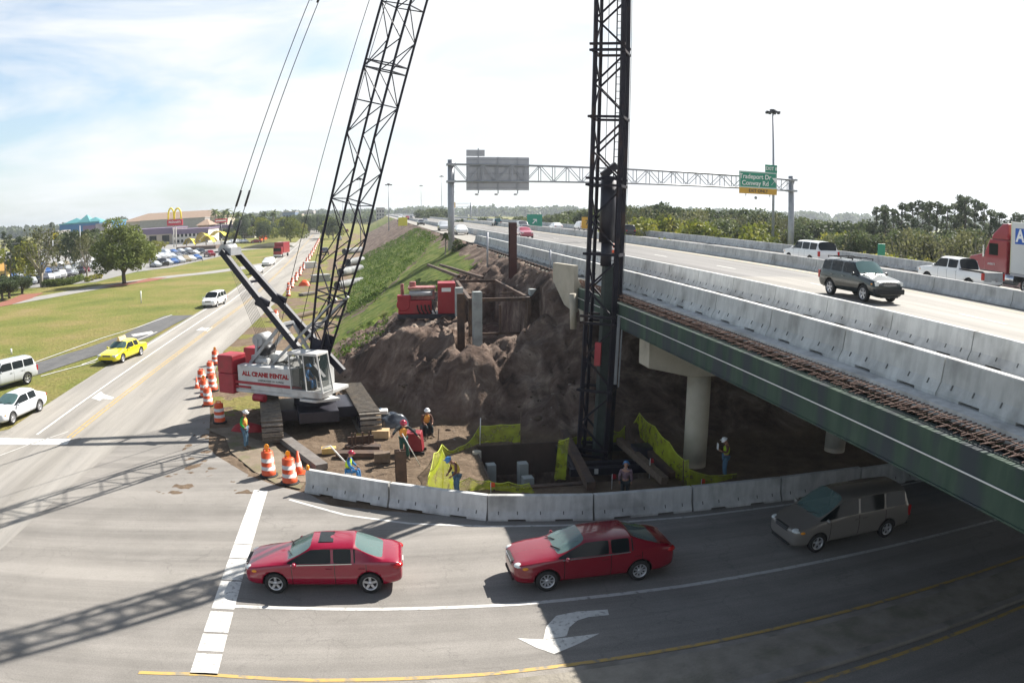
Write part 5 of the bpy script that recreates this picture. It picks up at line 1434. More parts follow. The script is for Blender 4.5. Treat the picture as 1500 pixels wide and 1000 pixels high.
van = make_car('minivan', VAN, P_tan, 'pewter minivan in the dark under the bridge', 'minivan', l, a, wind=M_wsc); interior(van, VAN)
l, a = place_by_wheels(VIC, (180, 535), (202, 523), 0, 1)
a = R(-100) ; c_ = P(178, 527)
taxi = make_car('taxi', VIC, P_yel, 'yellow taxi with a roof sign driving down the frontage road', 'taxi', (c_.x, c_.y + .6, 0), R(-102.5))
mb = MB(); mb.prism([(-.45, -.16, 1.47), (-.45, .16, 1.47), (-.45, .05, 1.80), (-.45, -.05, 1.80)], (0, 0, 0), (1.1, 0, 0)); mb.build('roof_sign', pm('roof_sign_cream', (.62, .58, .38), (.5, .3, .15), 6, .5), taxi)
mb = MB(); mb.prism([(.56, -.16, 1.50), (.56, .16, 1.50), (.56, .05, 1.80), (.56, -.05, 1.80)], (0, 0, 0), (.12, 0, 0))
c_ = P(20, 615)
wcar = make_car('white_car', FUS, P_wht, 'white saloon coming to the stop line at the left edge', 'car', (c_.x - .15, c_.y + .75, 0), R(-101))
c_ = P(5, 571)
make_car('silver_suv', BSUV, P_sil, 'big silver estate car in the slip lane at the left edge', 'car', (c_.x - .3, c_.y + .9, 0), R(242), wind=M_glass)
l, a = place_by_wheels(SUV, (1264, 442.5), (1213, 431.5), ZH, -1)
gsuv = make_car('green_suv', SUV, P_grn, 'dark green four wheel drive with roof rails on the bridge', 'car', l, a)
mb = MB()
for s_ in (-1, 1): mb.bar((.2, s_ * .6, 1.80), (-1.9, s_ * .6, 1.80), .035); [mb.bar((x, s_ * .6, 1.72), (x, s_ * .6, 1.8), .035) for x in (.15, -.8, -1.85)]
mb.bar((-.3, -.6, 1.82), (-.3, .6, 1.82), .04); mb.bar((-1.4, -.6, 1.82), (-1.4, .6, 1.82), .04); mb.build('roof_rack', M_black, gsuv)
mb = MB(); mb.box(2.1, 2.38, -.85, .85, .42, .66); mb.build('bumper', M_black, gsuv, .05)
TH = P(1188, 372, ZH + .7)
whs = make_car('white_suv', BSUV, P_white2, 'white people carrier beyond the median below the amber sign', 'car', (31.3, 49.2, ZH), R(90), glass=M_glass, wind=M_glass)
pk = make_car('pickup', PICK, P_white2, 'white crew cab pickup with an open bed beyond the median in front of the lorry', 'pickup', (31.4, 32.6, ZH), R(90), wind=M_glass)
mb = MB(); mb.box(-2.85, -1.05, -.80, .80, 1.215, 1.255); mb.build('bed_floor', M_black, pk); mb = MB(); mb.box(-2.93, -2.87, -.78, .78, .75, 1.27); mb.build('tailgate', M_lgrey, pk, .02)
for s_ in (-1, 1): mb = MB(); mb.bar((-.95, s_ * .9, 1.27), (-2.9, s_ * .9, 1.27), .06); mb.build('bed_rail', M_black, pk)
# articulated lorry, its trailer mostly outside the frame
lo = empty('lorry', (36.2, 31.5, ZH), R(90), 'red lorry tractor with a grey white trailer entering at the right edge', 'lorry')
P_lred = pm('lorry_red', (.24, .003, .018), (.29, .006, .022), 1, .3, coat=.5)
mb = MB()
mb.prism([(4.3, -1.0, .75), (4.3, -1.0, 1.55), (4.05, -1.0, 1.85), (2.6, -1.0, 2.15), (2.6, -1.0, .75)], (0, 0, 0), (0, 2.0, 0))
mb.prism([(2.59, -1.15, .75), (2.59, -1.15, 2.2), (2.15, -1.15, 3.0), (.55, -1.15, 3.0), (.55, -1.15, .75)], (0, 0, 0), (0, 2.3, 0))
cabm = mb.build('cab', P_lred, lo, .08)
mb = MB(); mb.prism([(2.1, -1.1, 3.01), (1.9, -1.1, 3.35), (1.1, -1.1, 3.95), (.5, -1.1, 4.0), (.5, -1.1, 3.01)], (0, 0, 0), (0, 2.2, 0)); mb.build('roof_fairing', P_lred, lo, .1)
mb = MB(); mb.add([(2.58, -1.0, 2.26), (2.58, 1.0, 2.26), (2.20, 1.0, 2.96), (2.20, -1.0, 2.96)], [(0, 1, 2, 3)])
mb.build('windscreen', M_glass, cabm, loc=(.03, 0, .02))
for s_ in (-1, 1):
    mb = MB(); mb.box(1.35, 2.15, s_ * 1.155 - .01, s_ * 1.155 + .01, 2.05, 2.75); mb.build('side_window', M_glass, cabm)
    mb = MB(); mb.box(2.3, 2.45, s_ * 1.42 - .05, s_ * 1.42 + .05, 1.9, 2.6); mb.bar((2.35, s_ * 1.1, 2.3), (2.38, s_ * 1.4, 2.3), .05); mb.build('mirror', M_chrome, cabm)
    mb = MB(); mb.tube([(-.3, s_ * 1.05, .75), (1.0, s_ * 1.05, .75)], .33, 14); mb.build('fuel_tank', M_chrome, lo)
mb = MB(); mb.box(-3.4, 4.2, -.45, .45, .6, .95); mb.box(4.2, 4.42, -1.1, 1.1, .35, .75); mb.build('chassis', M_black, lo)
ty, rm = wheel_meshes(.50, .3, 9)
for x in (3.3, -1.2, -2.5, -11.5, -12.8):
    for s_ in (-1, 1):
        w_ = empty('wheel', (x, s_ * .98, .5)); w_.parent = lo; add_obj('tyre', ty, w_); add_obj('rim', rm, w_)
mb = MB(); mb.box(-13.8, .1, -1.28, 1.28, 1.15, 4.1); tr_ = mb.build('trailer', pm('trailer_grey', (.60, .60, .58), (.66, .66, .64), .5, .5), lo, .03)
mb = MB(); mb.box(.06, .125, -1.29, 1.29, 1.12, 4.12); mb.build('front_frame', pm('trailer_cream', (.62, .60, .42), None), tr_)
mb = MB(); mb.box(-13.8, .08, -1.27, 1.27, 1.0, 1.14); mb.build('side_rail', M_galv, tr_)
Tt = Matrix.Translation((-.35, 1.31, 3.30)) @ Matrix.Rotation(R(180), 4, 'Z') @ Matrix.Rotation(R(90), 4, 'X')
mb = MB(); mb.prism([(-.25, 1.285, 2.85), (-4.9, 1.285, 2.85), (-5.1, 1.285, 3.75), (-.25, 1.285, 3.75)], (0, 0, 0), (0, .012, 0)); mb.build('logo_panel', pm('logo_blue', (.02, .10, .42), None), tr_)
text_obj('AVERITT', 1.0, M_swhite, tr_, mat=Tt, align='LEFT', bold=.03)
text_obj('AVERITT', .18, M_swhite, cabm, mat=Matrix.Translation((1.9, 1.165, 1.5)) @ Matrix.Rotation(R(180), 4, 'Z') @ Matrix.Rotation(R(90), 4, 'X'))
# distant traffic: single low meshes, one per kind and colour
def low_car_mesh(p, paint, name='body'):
    me, nm = car_body_mesh(p, 1, False)
    mats = [paint] + [M_glass] * (nm - 2) + [M_black]
    me.materials.clear()
    for m in mats: me.materials.append(m)
    bm = bmesh.new(); bm.from_mesh(me)
    for f in bm.faces: f.smooth = True
    bm.to_mesh(me); bm.free()
    mb = MB()
    for ax in p['axles']:
        for s_ in (-1, 1):
            y = s_ * (p['W'] / 2 - .1)
            mb.tube([(ax, y - .11, p['rw']), (ax, y + .11, p['rw'])], p['rw'], 14, 0); mb.tube([(ax, y - .115, p['rw']), (ax, y + .115, p['rw'])], p['rw'] * .55, 10, 1)
    x = p['L'] / 2
    for s_ in (-1, 1): mb.box(x - .25, x - .03, s_ * (p['W'] / 2 - .3) - .14, s_ * (p['W'] / 2 - .3) + .14, p['nose'] - .18, p['nose'] - .04, 2); mb.box(-x - .005, -x + .12, s_ * (p['W'] / 2 - .28) - .12, s_ * (p['W'] / 2 - .28) + .12, p['boot'] - .3, p['boot'] - .15, 3)
    o2 = mb.build('tmp', [M_black, M_rim, M_lamp, M_tail])
    off = len(mats)
    for m in (M_black, M_rim, M_lamp, M_tail): me.materials.append(m)
    bm = bmesh.new(); bm.from_mesh(me); n0 = len(bm.faces)
    bm.from_mesh(o2.data); bm.faces.ensure_lookup_table()
    for f in bm.faces[n0:]: f.material_index += off
    bm.to_mesh(me); bm.free(); bpy.data.objects.remove(o2)
    me.name = name
    return me
LOWC = {}
PC = {'white': P_white2, 'silver': P_sil, 'red': P_red2, 'blue': P_blue, 'black': paint_mat('paint_black', (.012, .012, .014)), 'grey': paint_mat('paint_grey', (.10, .10, .11)), 'teal': paint_mat('paint_teal', (.02, .09, .10)), 'pink': paint_mat('paint_rose', (.33, .07, .10)), 'gold': paint_mat('paint_gold', (.30, .25, .17))}
KP = {'saloon': SED, 'suv': SUV, 'van': VAN, 'pickup': PICK}
def low_car(kind, col, x, y, z, rz, label, group, name=None, cat='car'):
    k = (kind, col)
    if k not in LOWC: LOWC[k] = low_car_mesh(KP[kind], PC[col])
    o = bpy.data.objects.new(name or ('parked_car' if 'park' in group else 'driving_car'), LOWC[k]); COL.objects.link(o)
    o.location = (x, y, z); o.rotation_euler = (0, 0, rz)
    return tag(o, label, cat, group)
G1 = 'cars driving on the highway'
def hcar(kind, col, px, py, label, away=False, dx=0):
    p_ = P(px, py, ZH); low_car(kind, col, p_.x + dx, p_.y + 1.5, ZH + .01, R(90 if away else -90), label, G1)
hcar('saloon', 'pink', 771, 349, 'rose coloured car on the highway behind the single dark red pile')
hcar('suv', 'grey', 768, 338, 'grey car following the rose coloured car on the highway')
hcar('saloon', 'white', 817, 338, 'white car heading away in the far carriageway between the pile and the mast', True)
hcar('van', 'white', 855, 338.5, 'white van touching the left side of the mast on the highway', True)
hcar('suv', 'black', 921, 347, 'dark car just right of the mast in the far carriageway', True)
hcar('suv', 'teal', 729, 331, 'dark teal car heading away on the far carriageway', True)
hcar('saloon', 'white', 677, 344, 'white car right beside the gantry post on the highway')
hcar('van', 'silver', 651, 338, 'silver car left of the gantry post on the highway')
hcar('saloon', 'black', 617, 330, 'black car in front of the group far up the highway')
hcar('saloon', 'grey', 623, 326.5, 'grey car behind the black one far up the highway')
hcar('saloon', 'black', 602, 320, 'small dark car far up the highway')
hcar('suv', 'silver', 588, 318, 'small silver car farthest up the highway')
hcar('saloon', 'black', 648, 318, 'tiny dark car near the distant round trees', True)
hcar('van', 'red', 597, 322, 'tiny reddish car near the yellow diamond sign')
hcar('suv', 'white', 586, 324, 'tiny white car beside the yellow diamond sign')
G2 = 'cars driving on the frontage road'
def lcar(kind, col, px, py, label, rz=-97.5, dy=.5):
    p_ = P(px, py); low_car(kind, col, p_.x, p_.y + dy, 0, R(rz), label, G2, 'driving_car')
c_ = P(312, 449)
make_car('white_minivan', VAN, P_white2, 'white minivan on the frontage road in front of the raised crane mast', 'minivan', (c_.x, c_.y + 1.0, 0), R(-97), lvl=1, glass=M_glass, wind=M_glass)
lcar('saloon', 'white', 375, 401, 'white saloon on the frontage road right of the mast head of the crane', -98)
lcar('van', 'white', 393, 389, 'white van on the frontage road behind the saloon and before the red box lorry', -98)
p_ = P(410, 377)
rb = empty('box_lorry', (p_.x, p_.y + 3, 0), R(-99), 'red box lorry coming down the frontage road', 'lorry')
mb = MB(); mb.box(-4, 2.0, -1.2, 1.2, 1.0, 3.7); mb.build('box', P_lred, rb, .04); mb = MB(); mb.box(2.05, 3.6, -1.1, 1.1, .6, 2.6); mb.build('cab', P_lred, rb, .15)
mb = MB(); mb.box(3.5, 3.63, -1.0, 1.0, 1.55, 2.35); mb.build('windscreen', M_glass, rb); mb = MB(); mb.box(3.4, 3.75, -1.1, 1.1, .35, .75); mb.build('bumper', M_white, rb)
for x in (2.7, -2.6):
    for s_ in (-1, 1): mb = MB(); mb.tube([(x, s_ * .85, .45), (x, s_ * 1.15, .45)], .45, 14); mb.build('wheel', M_black, rb)
low_car('saloon', 'blue', P(1432, 743).x + 1.5, P(1432, 743).y + 2.2, 0, R(185), 'blue car in the dark at the end of the street under the bridge', 'cars on the cross street')

# ------------------------------------------------------------------ traffic drums and cones
M_or = pm('drum_orange', (.72, .10, .02), (.62, .08, .02), 4, .5)
M_refl = pm('drum_white', (.74, .72, .68), (.60, .56, .52), 6, .5)
def drum_meshes():
    mb = MB()
    prof = [(.295, .05), (.29, .28), (.28, .28), (.278, .43), (.27, .43), (.268, .60), (.26, .60), (.258, .76), (.25, .76), (.245, .98), (.16, 1.02), (.001, 1.02)]
    mats = [0, 0, 1, 1, 0, 0, 1, 1, 0, 0, 0]
    mb.lathe(prof, n=20, mats=mats)
    mb.bar((-.12, 0, 1.02), (-.12, 0, 1.10), .04); mb.bar((.12, 0, 1.02), (.12, 0, 1.10), .04); mb.bar((-.14, 0, 1.10), (.14, 0, 1.10), .04)
    body = mb.mesh('body', [M_or, M_refl])
    mb = MB(); mb.lathe([(.02, 0), (.38, 0), (.38, .05), (.31, .07), (.02, .07)], n=20); base = mb.mesh('rubber_base', M_black)
    mb = MB(); mb.tube([(0, -.03, 1.2), (0, .03, 1.2)], .10, 14); mb.box(-.05, .05, -.03, .03, 1.0, 1.12); lamp = mb.mesh('lamp', pm('drum_lamp', (.85, .30, .01), None, rough=.3))
    return body, base, lamp
DB, DBS, DL = drum_meshes()
def drum(x, y, label, lamp=False, z=0.0, rz=0, sc=1.0):
    o = empty('traffic_drum', (x, y, z), rz, label, 'traffic drum', 'orange drums'); o.scale = (sc, sc, sc)
    add_obj('body', DB, o); add_obj('rubber_base', DBS, o)
    if lamp: add_obj('lamp', DL, o)
    return o
def dpx(px, py, label, lamp=False, **k):
    p_ = P(px, py); return drum(p_.x, p_.y + .25, label, lamp, **k)
dpx(393, 699, 'orange drum with amber lamp between the man in green and the stop line', True, sc=1.04)
dpx(424, 710, 'orange drum with amber lamp nearest the end of the street barriers', True, rz=.7, sc=1.04)
dpx(321, 620, 'orange drum lowest of the cluster behind the crane', sc=1.02)
dpx(304, 595, 'orange drum above the lowest one in the cluster behind the crane')
dpx(299, 582, 'orange drum with lamp left of the red counterweight, middle of the cluster', True)
dpx(311, 573, 'orange drum close to the red counterweight in the cluster', rz=.5)
dpx(295, 566, 'orange drum on the road side of the cluster behind the crane')
dpx(308, 553, 'orange drum under the corner of the red counterweight')
dpx(315, 535, 'rearmost orange drum of the cluster behind the crane', True)
dpx(422, 434, 'orange drum standing alone beside the frontage road above the crane')
dpx(404, 470, 'orange drum just behind the raised mast of the crane')
dpx(1333, 697, 'orange drum in the dark under the bridge at the right')
for i in range(26):
    f = i / 25
    s_ = 108 + 190 * f ** 1.25
    if i % 2 == 0: drum(bend(-11.9, s_), s_, '%s orange drum of the long row along the frontage road, counted from the crane' % ORD[i // 2], sc=1.0)
    else: drum(bend(-11.7, s_), s_, '%s drum of the offset line in the long row along the frontage road' % ORD[i // 2], rz=.4)
def cone(x, y, label, z=0, sc=1.0, m=None):
    mb = MB(); mb.lathe([(.15, .03), (.115, .25), (.105, .25), (.09, .38), (.08, .38), (.065, .52), (.058, .52), (.03, .71), (.001, .71)], n=16, mats=[0, 0, 1, 1, 0, 0, 0, 0])
    o = empty('traffic_cone', (x, y, z), 0, label, 'traffic cone'); o.scale = (sc,) * 3
    mb.build('body', [M_or, M_refl], o); mb = MB(); mb.box(-.19, .19, -.19, .19, 0, .035); mb.build('base', M_or, o); return o
p_ = P(438, 693); cone(p_.x, p_.y, 'tall cone between the drums and the first street barrier', sc=1.35)
p_ = P(316, 594); cone(p_.x - .6, p_.y, 'small orange cone among the drums behind the crane')
p_ = P(291, 568); cone(p_.x - .1, p_.y, 'small orange cone left of the drum cluster')
cone(12.6, 38.0, 'orange cone on the bridge edge behind the cut parapet piece', ZH, 1.1)
cone(15.2, 47.5, 'small orange cone on top of the second barrier row near the mast', ZH + .82, .9)
mb = MB(); mb.ball((0, 0, .12), .10, sc=(.7, 1, 1)); mb.box(-.06, .06, -.06, .06, 0, .05); p_ = P(451, 688, .86)
o = mb.build('warning_lamp', pm('drum_lamp', (.85, .3, .01)), loc=(p_.x, p_.y, .86)); tag(o, 'amber warning lamp on the end of the first street barrier', 'lamp')
# small marker flags behind the street barriers
for px, pb, pt, lb in ((896, 716, 694, 'small red flag on a stick left of the man in the pit'), (951, 700, 671, 'small red flag on a tall stick right of the man in the pit'), (1027, 712, 701, 'orange marker flag behind the fifth street barrier'), (719, 722, 706, 'orange marker flag in the crumpled netting')):
    b_, t_ = UP(px, pb, px, pt)
    o = empty('marker_flag', tuple(b_), 0, lb, 'flag', 'small marker flags')
    mb = MB(); mb.tube([(0, 0, 0), (0, 0, t_.z - b_.z)], .012, 6); mb.build('stick', M_white, o)
    mb = MB(); h_ = t_.z - b_.z; mb.add([(0, 0, h_), (.16, .03, h_ - .03), (.17, 0, h_ - .2), (0, 0.01, h_ - .22)], [(0, 1, 2, 3)]); mb.build('flag', M_or if px in (1027, 719) else M_ured, o)
# ------------------------------------------------------------------ people
def skin_mesh(pts, edges, rad, root=0, lvl=1):
    me = bpy.data.meshes.new('sk'); me.from_pydata([tuple(p) for p in pts], edges, [])
    ob = bpy.data.objects.new('sk', me); COL.objects.link(ob)
    md = ob.modifiers.new('k', 'SKIN'); md.use_smooth_shade = True; md.branch_smoothing = .6
    sv = me.skin_vertices[0].data
    for i, r in enumerate(rad):
        r = r if hasattr(r, '__len__') else (r, r)
        sv[i].radius = r
    sv[root].use_root = True
    s2 = ob.modifiers.new('s', 'SUBSURF'); s2.levels = lvl
    dg = bpy.context.evaluated_depsgraph_get(); dg.update()
    out = bpy.data.meshes.new_from_object(ob.evaluated_get(dg)); bpy.data.objects.remove(ob)
    return out
J0 = dict(pelvis=(0, 0, .96), spine=(0, 0, 1.14), chest=(0, 0, 1.36), neck=(.0, 0, 1.49), head=(.02, 0, 1.60),
          hipL=(0, .09, .90), kneeL=(.03, .10, .50), ankL=(-.01, .105, .09), toeL=(.15, .12, .035),
          hipR=(0, -.09, .90), kneeR=(.03, -.10, .50), ankR=(-.01, -.105, .09), toeR=(.15, -.12, .035),
          shL=(0, .185, 1.42), elL=(-.02, .24, 1.15), wrL=(.07, .24, .92), haL=(.10, .235, .85),
          shR=(0, -.185, 1.42), elR=(-.02, -.24, 1.15), wrR=(.07, -.24, .92), haR=(.10, -.235, .85))
M_skin = pm('skin', (.33, .17, .11), (.38, .20, .13), 8, .55)
def person(loc, rz, label, joints=None, shirt=None, vest=None, pants=None, hat=None, boots=None, sc=1.0, skin=None, vest2=None, hatback=False):
    j = {k: Vector(v) for k, v in J0.items()}
    for k, v in (joints or {}).items(): j[k] = Vector(v)
    o = empty('person', loc, rz, label, 'person'); o.scale = (sc,) * 3
    sk = skin or M_skin
    names = ['pelvis', 'spine', 'chest', 'neck', 'head', 'hipL', 'kneeL', 'ankL', 'toeL', 'hipR', 'kneeR', 'ankR', 'toeR', 'shL', 'elL', 'wrL', 'haL', 'shR', 'elR', 'wrR', 'haR']
    E_ = [('pelvis', 'spine'), ('spine', 'chest'), ('chest', 'neck'), ('neck', 'head'), ('pelvis', 'hipL'), ('hipL', 'kneeL'), ('kneeL', 'ankL'), ('ankL', 'toeL'), ('pelvis', 'hipR'), ('hipR', 'kneeR'), ('kneeR', 'ankR'), ('ankR', 'toeR'), ('chest', 'shL'), ('shL', 'elL'), ('elL', 'wrL'), ('wrL', 'haL'), ('chest', 'shR'), ('shR', 'elR'), ('elR', 'wrR'), ('wrR', 'haR')]
    rb = dict(pelvis=.12, spine=.11, chest=.12, neck=.052, head=.07, hipL=.085, kneeL=.055, ankL=.04, toeL=.035, shL=.055, elL=.04, wrL=.028, haL=.034)
    def rr(n, d, k=1.0):
        n2 = n[:-1] + 'L' if n[-1] == 'R' and n != 'R' else n
        return d.get(n2, d.get(n))
    def sub(ns, d, root):
        ix = {n: i for i, n in enumerate(ns)}
        return skin_mesh([j[n] for n in ns], [(ix[a], ix[b]) for a, b in E_ if a in ix and b in ix], [rr(n, d) for n in ns], ix[root])
    me = sub(names, rb, 'pelvis')
    mb = MB(); hd = j['head']; up = (j['head'] - j['neck']).normalized(); hc = hd + up * .045 + Vector((.01, 0, 0))
    mb.ball(hc, 1, 0, 12, (.098, .078, .118)); mb.ball(hc + Vector((.10, 0, -.01)), 1, 0, 6, (.018, .013, .022))
    mb.ball(hc + Vector((.078, 0, -.07)), 1, 0, 6, (.03, .03, .022))
    for s_ in (-1, 1): mb.ball(hc + Vector((0, s_ * .08, 0)), 1, 0, 6, (.022, .012, .032))
    for s_ in (-1, 1): mb.ball(hc + Vector((.088, s_ * .032, .022)), 1, 1, 6, (.012, .014, .009))
    mb.bar(hc + Vector((.092, -.022, -.048)), hc + Vector((.092, .022, -.048)), .01, .007, 2)
    for s_, H in ((1, 'L'), (-1, 'R')):
        wr_, ha = j['wr' + H], j['ha' + H]; d = (ha - wr_).normalized(); sd_ = d.cross(Vector((1, 0, .2))).normalized()
        if sd_.length < .5: sd_ = Vector((0, 1, 0))
        nn = d.cross(sd_)
        mb.ball(ha, 1, 0, 8, (.036, .036, .042))
        for f, ln in enumerate((.062, .074, .070, .054)):
            b_ = ha + d * .02 + nn * ((f - 1.5) * .017)
            mb.tube([b_, b_ + d * ln * .55, b_ + d * ln * .95 + sd_ * s_ * -.012], [.0095, .009, .0075], 6)
        b_ = ha - d * .015 + nn * .03; mb.tube([b_, b_ + d * .03 + nn * .022, b_ + d * .058 + nn * .026], [.011, .010, .008], 6)
    o2 = mb.build('t', [sk, M_black, M_cred]); me.materials.clear(); me.materials.append(sk); me.materials.append(M_sblack); me.materials.append(M_cred)
    bm = bmesh.new(); bm.from_mesh(me)
    for f in bm.faces: f.material_index = 0; f.smooth = True
    bm.from_mesh(o2.data); bm.to_mesh(me); bm.free(); bpy.data.objects.remove(o2); me.name = 'body'
    add_obj('body', me, o)
    def cloth(nm, ns, d, root, m):
        me = sub(ns, d, root); me.name = nm; me.materials.clear(); me.materials.append(m)
        for p_ in me.polygons: p_.use_smooth = True
        return add_obj(nm, me, o)
    cloth('shirt', ['pelvis', 'spine', 'chest', 'neck', 'shL', 'elL', 'wrL', 'shR', 'elR', 'wrR'], dict(pelvis=(.135, .15), spine=(.13, .15), chest=(.14, .165), neck=.062, shL=.078, elL=.06, wrL=.042), 'pelvis', shirt)
    jj = dict(j)
    if vest:
        a = j['chest'].lerp(j['neck'], .35)
        ns = ['pelvis', 'spine', 'chest', 'neck', 'shL', 'shR']
        keepL, keepR = j['shL'].copy(), j['shR'].copy()
        pv = j['pelvis'].copy(); nk = j['neck'].copy(); j['pelvis'] = j['pelvis'].lerp(j['spine'], .25); j['neck'] = j['chest'].lerp(j['neck'], .45)
        j['shL'] = j['chest'].lerp(j['shL'], .8) + Vector((0, 0, .0)); j['shR'] = j['chest'].lerp(j['shR'], .8)
        cloth('vest', ns, dict(pelvis=(.17, .185), spine=(.165, .185), chest=(.172, .205), neck=.10, shL=.108), 'pelvis', vest)
        j['shL'], j['shR'], j['pelvis'], j['neck'] = keepL, keepR, pv, nk
    cloth('trousers', ['pelvis', 'hipL', 'kneeL', 'ankL', 'hipR', 'kneeR', 'ankR'], dict(pelvis=(.14, .15), hipL=.105, kneeL=.078, ankL=.066), 'pelvis', pants)
    for H in 'LR':
        mb = MB(); a, t_ = j['ank' + H], j['toe' + H]
        mb.tube([a + Vector((0, 0, .10)), a - Vector((0, 0, .0)), a - Vector((0, 0, .055))], [.058, .062, .06], 10); mb.tube([a + (a - t_).normalized() * .05 - Vector((0, 0, .03)), t_ * .6 + a * .4, t_ + (t_ - a).normalized() * .03], [.045, .052, .036], 10)
        mb.build('boot', boots or M_timb, o)
    # hard hat
    mb = MB(); hz = hc + up * .035
    prof = [(.001, .125), (.05, .118), (.095, .085), (.122, .035), (.128, 0.0), (.150, -.006), (.150, -.012), (.12, -.008)]
    rot = Vector((0, 0, 1)).rotation_difference(up).to_matrix().to_4x4()
    mb.lathe([(r, z) for r, z in prof], n=18, mat=Matrix.Translation(hz) @ rot)
    mb.ball(hz + Vector((.12 if not hatback else -.12, 0, -.004)), 1, 0, 8, (.07, .085, .012)); mb.build('hard_hat', hat, o)
    return o
def cl(n, c, c2=None): return pm('cloth_' + n, c, c2 or tuple(q * .62 for q in c), 11, .9, .6, c3=tuple(q * .5 + .03 for q in c), scale3=5, f3=(.5, .7), bscale=14)
C_green, C_org, C_lime = cl('green', (.03, .42, .06)), cl('orange', (.95, .30, .05), (.9, .5, .12)), cl('lime', (.50, .72, .04))
C_blue, C_jean, C_dk = cl('blue', (.04, .20, .48)), cl('jeans', (.10, .20, .30)), cl('dark', (.02, .03, .035))
C_dkgreen, C_brown, C_yel, C_gry = cl('dark_green', (.03, .10, .08)), cl('brown', (.16, .07, .045)), cl('yellow', (.72, .58, .06)), cl('pale_grey', (.35, .37, .38))
C_plaid = cl('plaid', (.10, .035, .05), (.26, .20, .24)); C_pbl = cl('pale_blue', (.28, .36, .42))
H_w, H_r, H_b = pm('hat_white', (.78, .78, .78), None, rough=.3), pm('hat_red', (.35, .03, .06), None, rough=.3), pm('hat_blue', (.05, .20, .45), None, rough=.3)
g = P(361, 657)
person((g.x, g.y, 0), R(-15), 'person in green jacket, orange vest and jeans standing beside the crane track',
       dict(elL=(-.06, .24, 1.17), wrL=(.06, .20, .98), haL=(.11, .16, .95), elR=(-.05, -.25, 1.17), wrR=(.08, -.18, .99), haR=(.13, -.14, .96), head=(.05, 0, 1.59)),
       C_green, C_org, C_jean, H_w, sc=1.05)
g = P(592, 673)
person((g.x, g.y, 0), R(-80), 'person in an orange vest and dark green trousers reaching for a long pale pole',
       dict(elL=(.16, .40, 1.24), wrL=(.30, .55, 1.06), haL=(.36, .60, 1.0), elR=(.12, -.36, 1.28), wrR=(.28, -.50, 1.18), haR=(.34, -.54, 1.14), kneeL=(.05, .14, .5), ankL=(-.01, .18, .09), toeL=(.14, .20, .035), head=(.07, 0, 1.57)),
       C_dk, C_org, C_dkgreen, H_r, sc=1.04)
a, b2 = UP(616, 684, 611, 647); mb = MB(); mb.tube([a + Vector((0, .2, 0)), b2 + Vector((-.6, .1, .35))], .022, 6); o = mb.build('pole', M_white); tag(o, 'long pale pole leaning beside the man in the orange vest', 'pole')
b_, t_ = UP(588, 706, 588, 659)
mb = MB(); mb.box(-.21, .21, -.14, -.11, 0, t_.z); mb.box(-.21, .21, .11, .14, 0, t_.z); mb.box(-.02, .02, -.11, .11, 0, t_.z)
o = mb.build('steel_post', M_rust, loc=(b_.x, b_.y, 0), rz=R(8)); tag(o, 'short dark steel post standing in front of the man in the orange vest', 'post')
g = P(670, 729)
person((g.x, g.y, 0), R(195), 'person with blue hard hat and yellow vest bending behind the second street barrier',
       dict(chest=(.10, 0, 1.34), neck=(.17, 0, 1.45), head=(.25, 0, 1.51), shL=(.10, .18, 1.40), shR=(.10, -.18, 1.40), elL=(.12, .24, 1.14), wrL=(.26, .20, .98), haL=(.31, .17, .94), elR=(.12, -.24, 1.14), wrR=(.26, -.2, .98), haR=(.31, -.17, .94)),
       C_brown, cl('orange_yellow', (.75, .42, .05), (.6, .6, .08)), C_jean, H_b)
g = P(1061, 699)
person((g.x, g.y, 0), R(170), 'person in a lime vest reading a sheet right of the round column',
       dict(elL=(.04, .24, 1.16), wrL=(.25, .14, 1.20), haL=(.31, .10, 1.22), elR=(.04, -.24, 1.16), wrR=(.25, -.12, 1.20), haR=(.31, -.08, 1.22), head=(.07, 0, 1.58)),
       C_brown, C_lime, C_jean, H_w, sc=.98)
pp = Matrix.Rotation(R(170), 4, 'Z') @ Vector((.40, .02, 1.24)); mb = MB(); mb.box(-.02, .0, -.11, .11, -.02, .24); o = mb.build('paper_sheet', M_white, loc=(g.x + pp.x, g.y + pp.y, pp.z), rz=R(170)); tag(o, 'white sheet held by the person in the lime vest under the bridge', 'paper')
SIT = dict(pelvis=(0, 0, .50), spine=(.02, 0, .70), chest=(.06, 0, .92), neck=(.09, 0, 1.05), head=(.13, 0, 1.15), hipL=(.02, .09, .48), kneeL=(.42, .13, .50), ankL=(.44, .14, .09), toeL=(.60, .15, .035), hipR=(.02, -.09, .48), kneeR=(.42, -.13, .50), ankR=(.44, -.14, .09), toeR=(.60, -.15, .035),
           shL=(.06, .185, .98), elL=(.14, .25, .74), wrL=(.32, .20, .62), haL=(.38, .16, .60), shR=(.06, -.185, .98), elR=(.14, -.25, .74), wrR=(.32, -.2, .62), haR=(.38, -.16, .60))
g = P(625, 636)
person((g.x, g.y, 0), R(-75), 'person in orange vest and white hard hat sitting by the dirt slope', SIT, C_brown, C_org, C_dk, H_w)
mb = MB(); mb.box(-.25, .25, -.22, .22, 0, .40); mb.box(-.2, .2, -.18, .18, .4, .44); o = mb.build('crate', M_dark, None, .03, loc=(g.x - .02, g.y + .02, 0), rz=R(15)); tag(o, 'dark crate under the man sitting by the dirt slope', 'crate')
g = P(511, 706)
person((g.x, g.y + .1, 0), R(-12), 'person in a lime vest and dark red hard hat sitting behind the first street barrier', SIT, C_blue, C_lime, C_blue, H_r, sc=.98)
mb = MB(); mb.tube([(0, 0, 0), (0, 0, .40)], [.19, .16], 18); o = mb.build('bucket', M_white, loc=(g.x, g.y + .1, 0)); tag(o, 'white upturned bucket under the man sitting behind the first street barrier', 'bucket')
